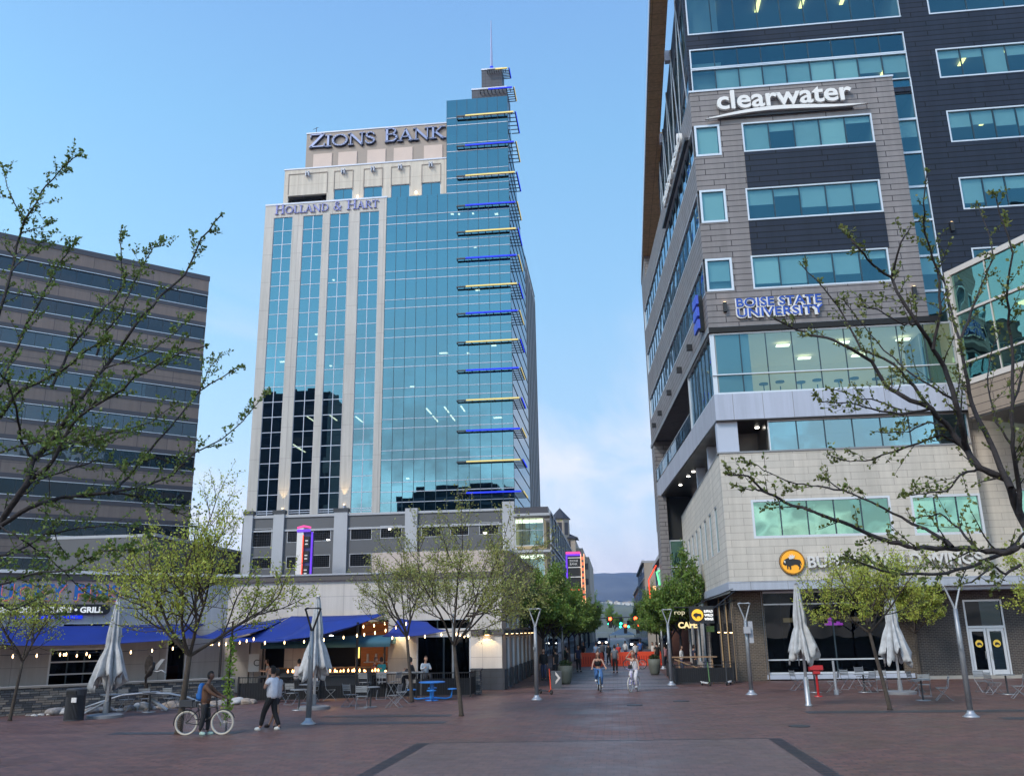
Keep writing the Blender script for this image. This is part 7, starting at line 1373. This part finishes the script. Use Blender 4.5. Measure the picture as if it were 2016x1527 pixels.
LP = [(.075, 0, 1., [(-60, 1130), (0, 1030), (32, 983), (53, 950), (66, 903), (103, 868), (133, 821), (165, 777), (206, 724), (230, 694), (265, 642), (315, 583), (364, 541), (396, 469), (436, 423)]),
 (.045, .3, -1.2, [(32, 983), (71, 936), (97, 915), (118, 877), (138, 841), (159, 818), (189, 797), (230, 774), (265, 741), (310, 718), (363, 690), (405, 681)]),
 (.05, 0, 1.8, [(0, 1035), (59, 998), (88, 989), (124, 978), (165, 977), (206, 970), (224, 968), (250, 942), (283, 900), (324, 853), (354, 818), (393, 770), (429, 747), (469, 721)]), (.012, 1.6, 1.9, [(393, 770), (410, 728), (432, 698)]),
 (.028, .6, 1.6, [(224, 968), (260, 962), (295, 953), (339, 936), (383, 891), (436, 865), (478, 829), (514, 786)]), (.02, .6, 2.0, [(224, 971), (280, 977), (324, 998), (371, 1018)]),
 (.03, .3, -1.5, [(66, 903), (44, 874), (35, 827), (26, 788), (15, 753), (0, 735), (-30, 690)]), (.05, .2, -1., [(-80, 860), (0, 821), (18, 797), (38, 768), (97, 741), (130, 723), (170, 690), (215, 664)]),
 (.04, 0, .5, [(-70, 760), (-20, 670), (0, 610), (22, 536), (41, 459), (47, 437), (69, 404), (91, 365), (124, 329), (158, 305)]), (.012, .3, .2, [(47, 437), (27, 398), (14, 368), (7, 329)]), (.012, .2, .6, [(41, 459), (60, 453), (85, 448), (104, 431)]), (.014, .1, .5, [(22, 536), (55, 500), (75, 484), (88, 472)]),
 (.03, 0, 1., [(0, 760), (27, 698), (52, 637), (80, 591), (102, 547), (110, 527), (132, 500), (146, 478)]), (.03, .5, 1.2, [(103, 760), (132, 698), (154, 665), (192, 618), (220, 593), (247, 555), (239, 522), (236, 472), (239, 448)]), (.022, .6, 1.4, [(190, 700), (210, 650), (239, 616), (262, 560), (279, 528), (301, 488), (321, 467)]),
 (.014, .3, .4, [(80, 998), (103, 1027), (112, 1065), (133, 1095)]), (.025, -.2, .8, [(-40, 1100), (30, 1085), (90, 1050), (150, 1040), (220, 1030), (290, 1045)]), (.025, -.3, -1.5, [(-60, 1130), (0, 1150), (60, 1130), (140, 1120), (200, 1085), (260, 1080)]), (.02, .4, 1.2, [(53, 950), (120, 930), (190, 905), (240, 915), (310, 900), (380, 925)]), (.018, .3, 1., [(66, 903), (110, 890), (160, 868), (230, 850), (300, 830), (350, 790)]),
 (.016, .2, .9, [(206, 724), (250, 712), (300, 690), (350, 650), (380, 620)]), (.02, -.6, -1.8, [(-20, 900), (30, 880), (80, 868), (140, 870), (200, 865)]), (.018, -.4, 0, [(0, 1035), (40, 1060), (90, 1090), (150, 1150), (200, 1180)]), (.014, .3, 1.3, [(118, 877), (170, 860), (220, 870), (260, 850)]), (.016, -.3, .6, [(-30, 1180), (20, 1200), (70, 1180), (120, 1210)])]
big_tree('large budding tree leaning in from the left edge, dark limbs with tiny leaves', [(-90, 1160), (-60, 1130)], LP, 101, leafmat('bud_leaf_left', (.13, .19, .045), .5), 3.0, 9.5, 0, (.2, .6), 15, LW=(.045, .017), rk=.55)
RP = [(.07, 0, .5, [(2060, 1100), (2007, 1011), (1982, 943), (1928, 920), (1905, 887), (1872, 846), (1834, 804), (1775, 778), (1745, 760), (1716, 711), (1656, 677), (1611, 662), (1569, 650), (1523, 626)]),
 (.03, .4, 1.2, [(1834, 804), (1800, 760), (1760, 717), (1695, 686), (1660, 620), (1623, 569), (1575, 518)]), (.05, .1, -.8, [(1905, 887), (1893, 840), (1881, 791), (1859, 722), (1837, 688), (1806, 637), (1774, 587), (1755, 546), (1718, 521), (1692, 490), (1659, 448)]),
 (.02, -.4, -.6, [(1755, 546), (1774, 477), (1793, 446)]), (.022, -.3, -.9, [(1837, 688), (1852, 610), (1846, 534), (1821, 461), (1818, 399), (1825, 336)]), (.045, 0, 1., [(1990, 960), (1940, 850), (1912, 791), (1900, 729), (1890, 672), (1875, 619), (1865, 571), (1831, 490)]),
 (.022, .6, 1.4, [(1890, 672), (1912, 612), (1931, 565), (1956, 508), (1947, 461), (1925, 400)]), (.04, 0, -.6, [(2007, 1011), (2005, 952), (1993, 878), (1994, 791), (1991, 666), (1982, 587), (1994, 499), (1960, 383)]), (.02, -.3, .4, [(1994, 791), (2016, 720), (2030, 640)]),
 (.05, -.5, -1.4, [(2060, 1100), (2016, 1073), (1976, 1088), (1922, 1081), (1863, 1078), (1804, 1079), (1754, 1067), (1715, 1053), (1656, 1026), (1597, 1005), (1544, 988), (1511, 971), (1473, 937), (1432, 934)]), (.01, -1.3, -1.4, [(1511, 971), (1485, 962), (1461, 964)]),
 (.026, -.8, -.2, [(1875, 1076), (1843, 1053), (1775, 1017), (1716, 988), (1656, 964), (1621, 940)]), (.012, -.4, -.1, [(1656, 964), (1610, 956), (1568, 952), (1517, 931), (1479, 911)]), (.028, -.5, -2., [(1976, 1088), (1922, 1112), (1863, 1128), (1775, 1130), (1716, 1115), (1660, 1090)]), (.03, -.5, -.2, [(1976, 1088), (2010, 1055), (2040, 1020)]),
 (.02, .3, 1., [(1905, 887), (1854, 856), (1789, 878), (1715, 905), (1674, 908), (1627, 894)]), (.018, .2, -.6, [(1928, 920), (1890, 935), (1863, 967), (1820, 972), (1786, 973)]), (.02, .3, -.7, [(1834, 804), (1775, 816), (1715, 804), (1671, 792), (1615, 791)]), (.012, .3, -.2, [(1775, 807), (1730, 790), (1686, 781), (1627, 764)]),
 (.016, .3, .8, [(1865, 840), (1830, 830), (1790, 850), (1750, 852), (1720, 850)]), (.02, -.6, .5, [(1922, 1081), (1890, 1040), (1850, 1010), (1800, 1020)]), (.02, .2, 1.2, [(1881, 791), (1850, 770), (1800, 740), (1740, 690), (1700, 640), (1660, 590)]), (.016, 0, .6, [(1994, 878), (1960, 830), (1945, 760), (1950, 700), (1970, 640)]), (.016, -.3, -.8, [(1806, 637), (1780, 640), (1730, 610), (1690, 600)]), (.02, -.7, -1.5, [(2010, 1110), (1980, 1130), (1950, 1110), (1920, 1140), (1890, 1150)])]
big_tree('large budding tree reaching in from the right edge, bare dark limbs before the limestone wall', [(2100, 1200), (2060, 1100)], RP, 202, leafmat('bud_leaf_right', (.15, .18, .05), .5), 2.4, 9.0, 0, (.18, .5), 10, LW=(.042, .016), rk=.62)
bpy.data.scenes.remove(TMP)
hz_ = MB().box(-1500, 1500, -150, 5200, -20, 330).build('haze', 'steel', kind='stuff')
hm = bpy.data.materials.new('air_haze'); hm.use_nodes = True; n = hm.node_tree.nodes; n.clear()
pv = n.new('ShaderNodeVolumePrincipled'); pv.inputs['Color'].default_value = (.32, .52, 1, 1); pv.inputs['Density'].default_value = .00012; pv.inputs['Anisotropy'].default_value = .1
hm.node_tree.links.new(pv.outputs[0], n.new('ShaderNodeOutputMaterial').inputs['Volume']); hz_.data.materials.clear(); hz_.data.materials.append(hm)
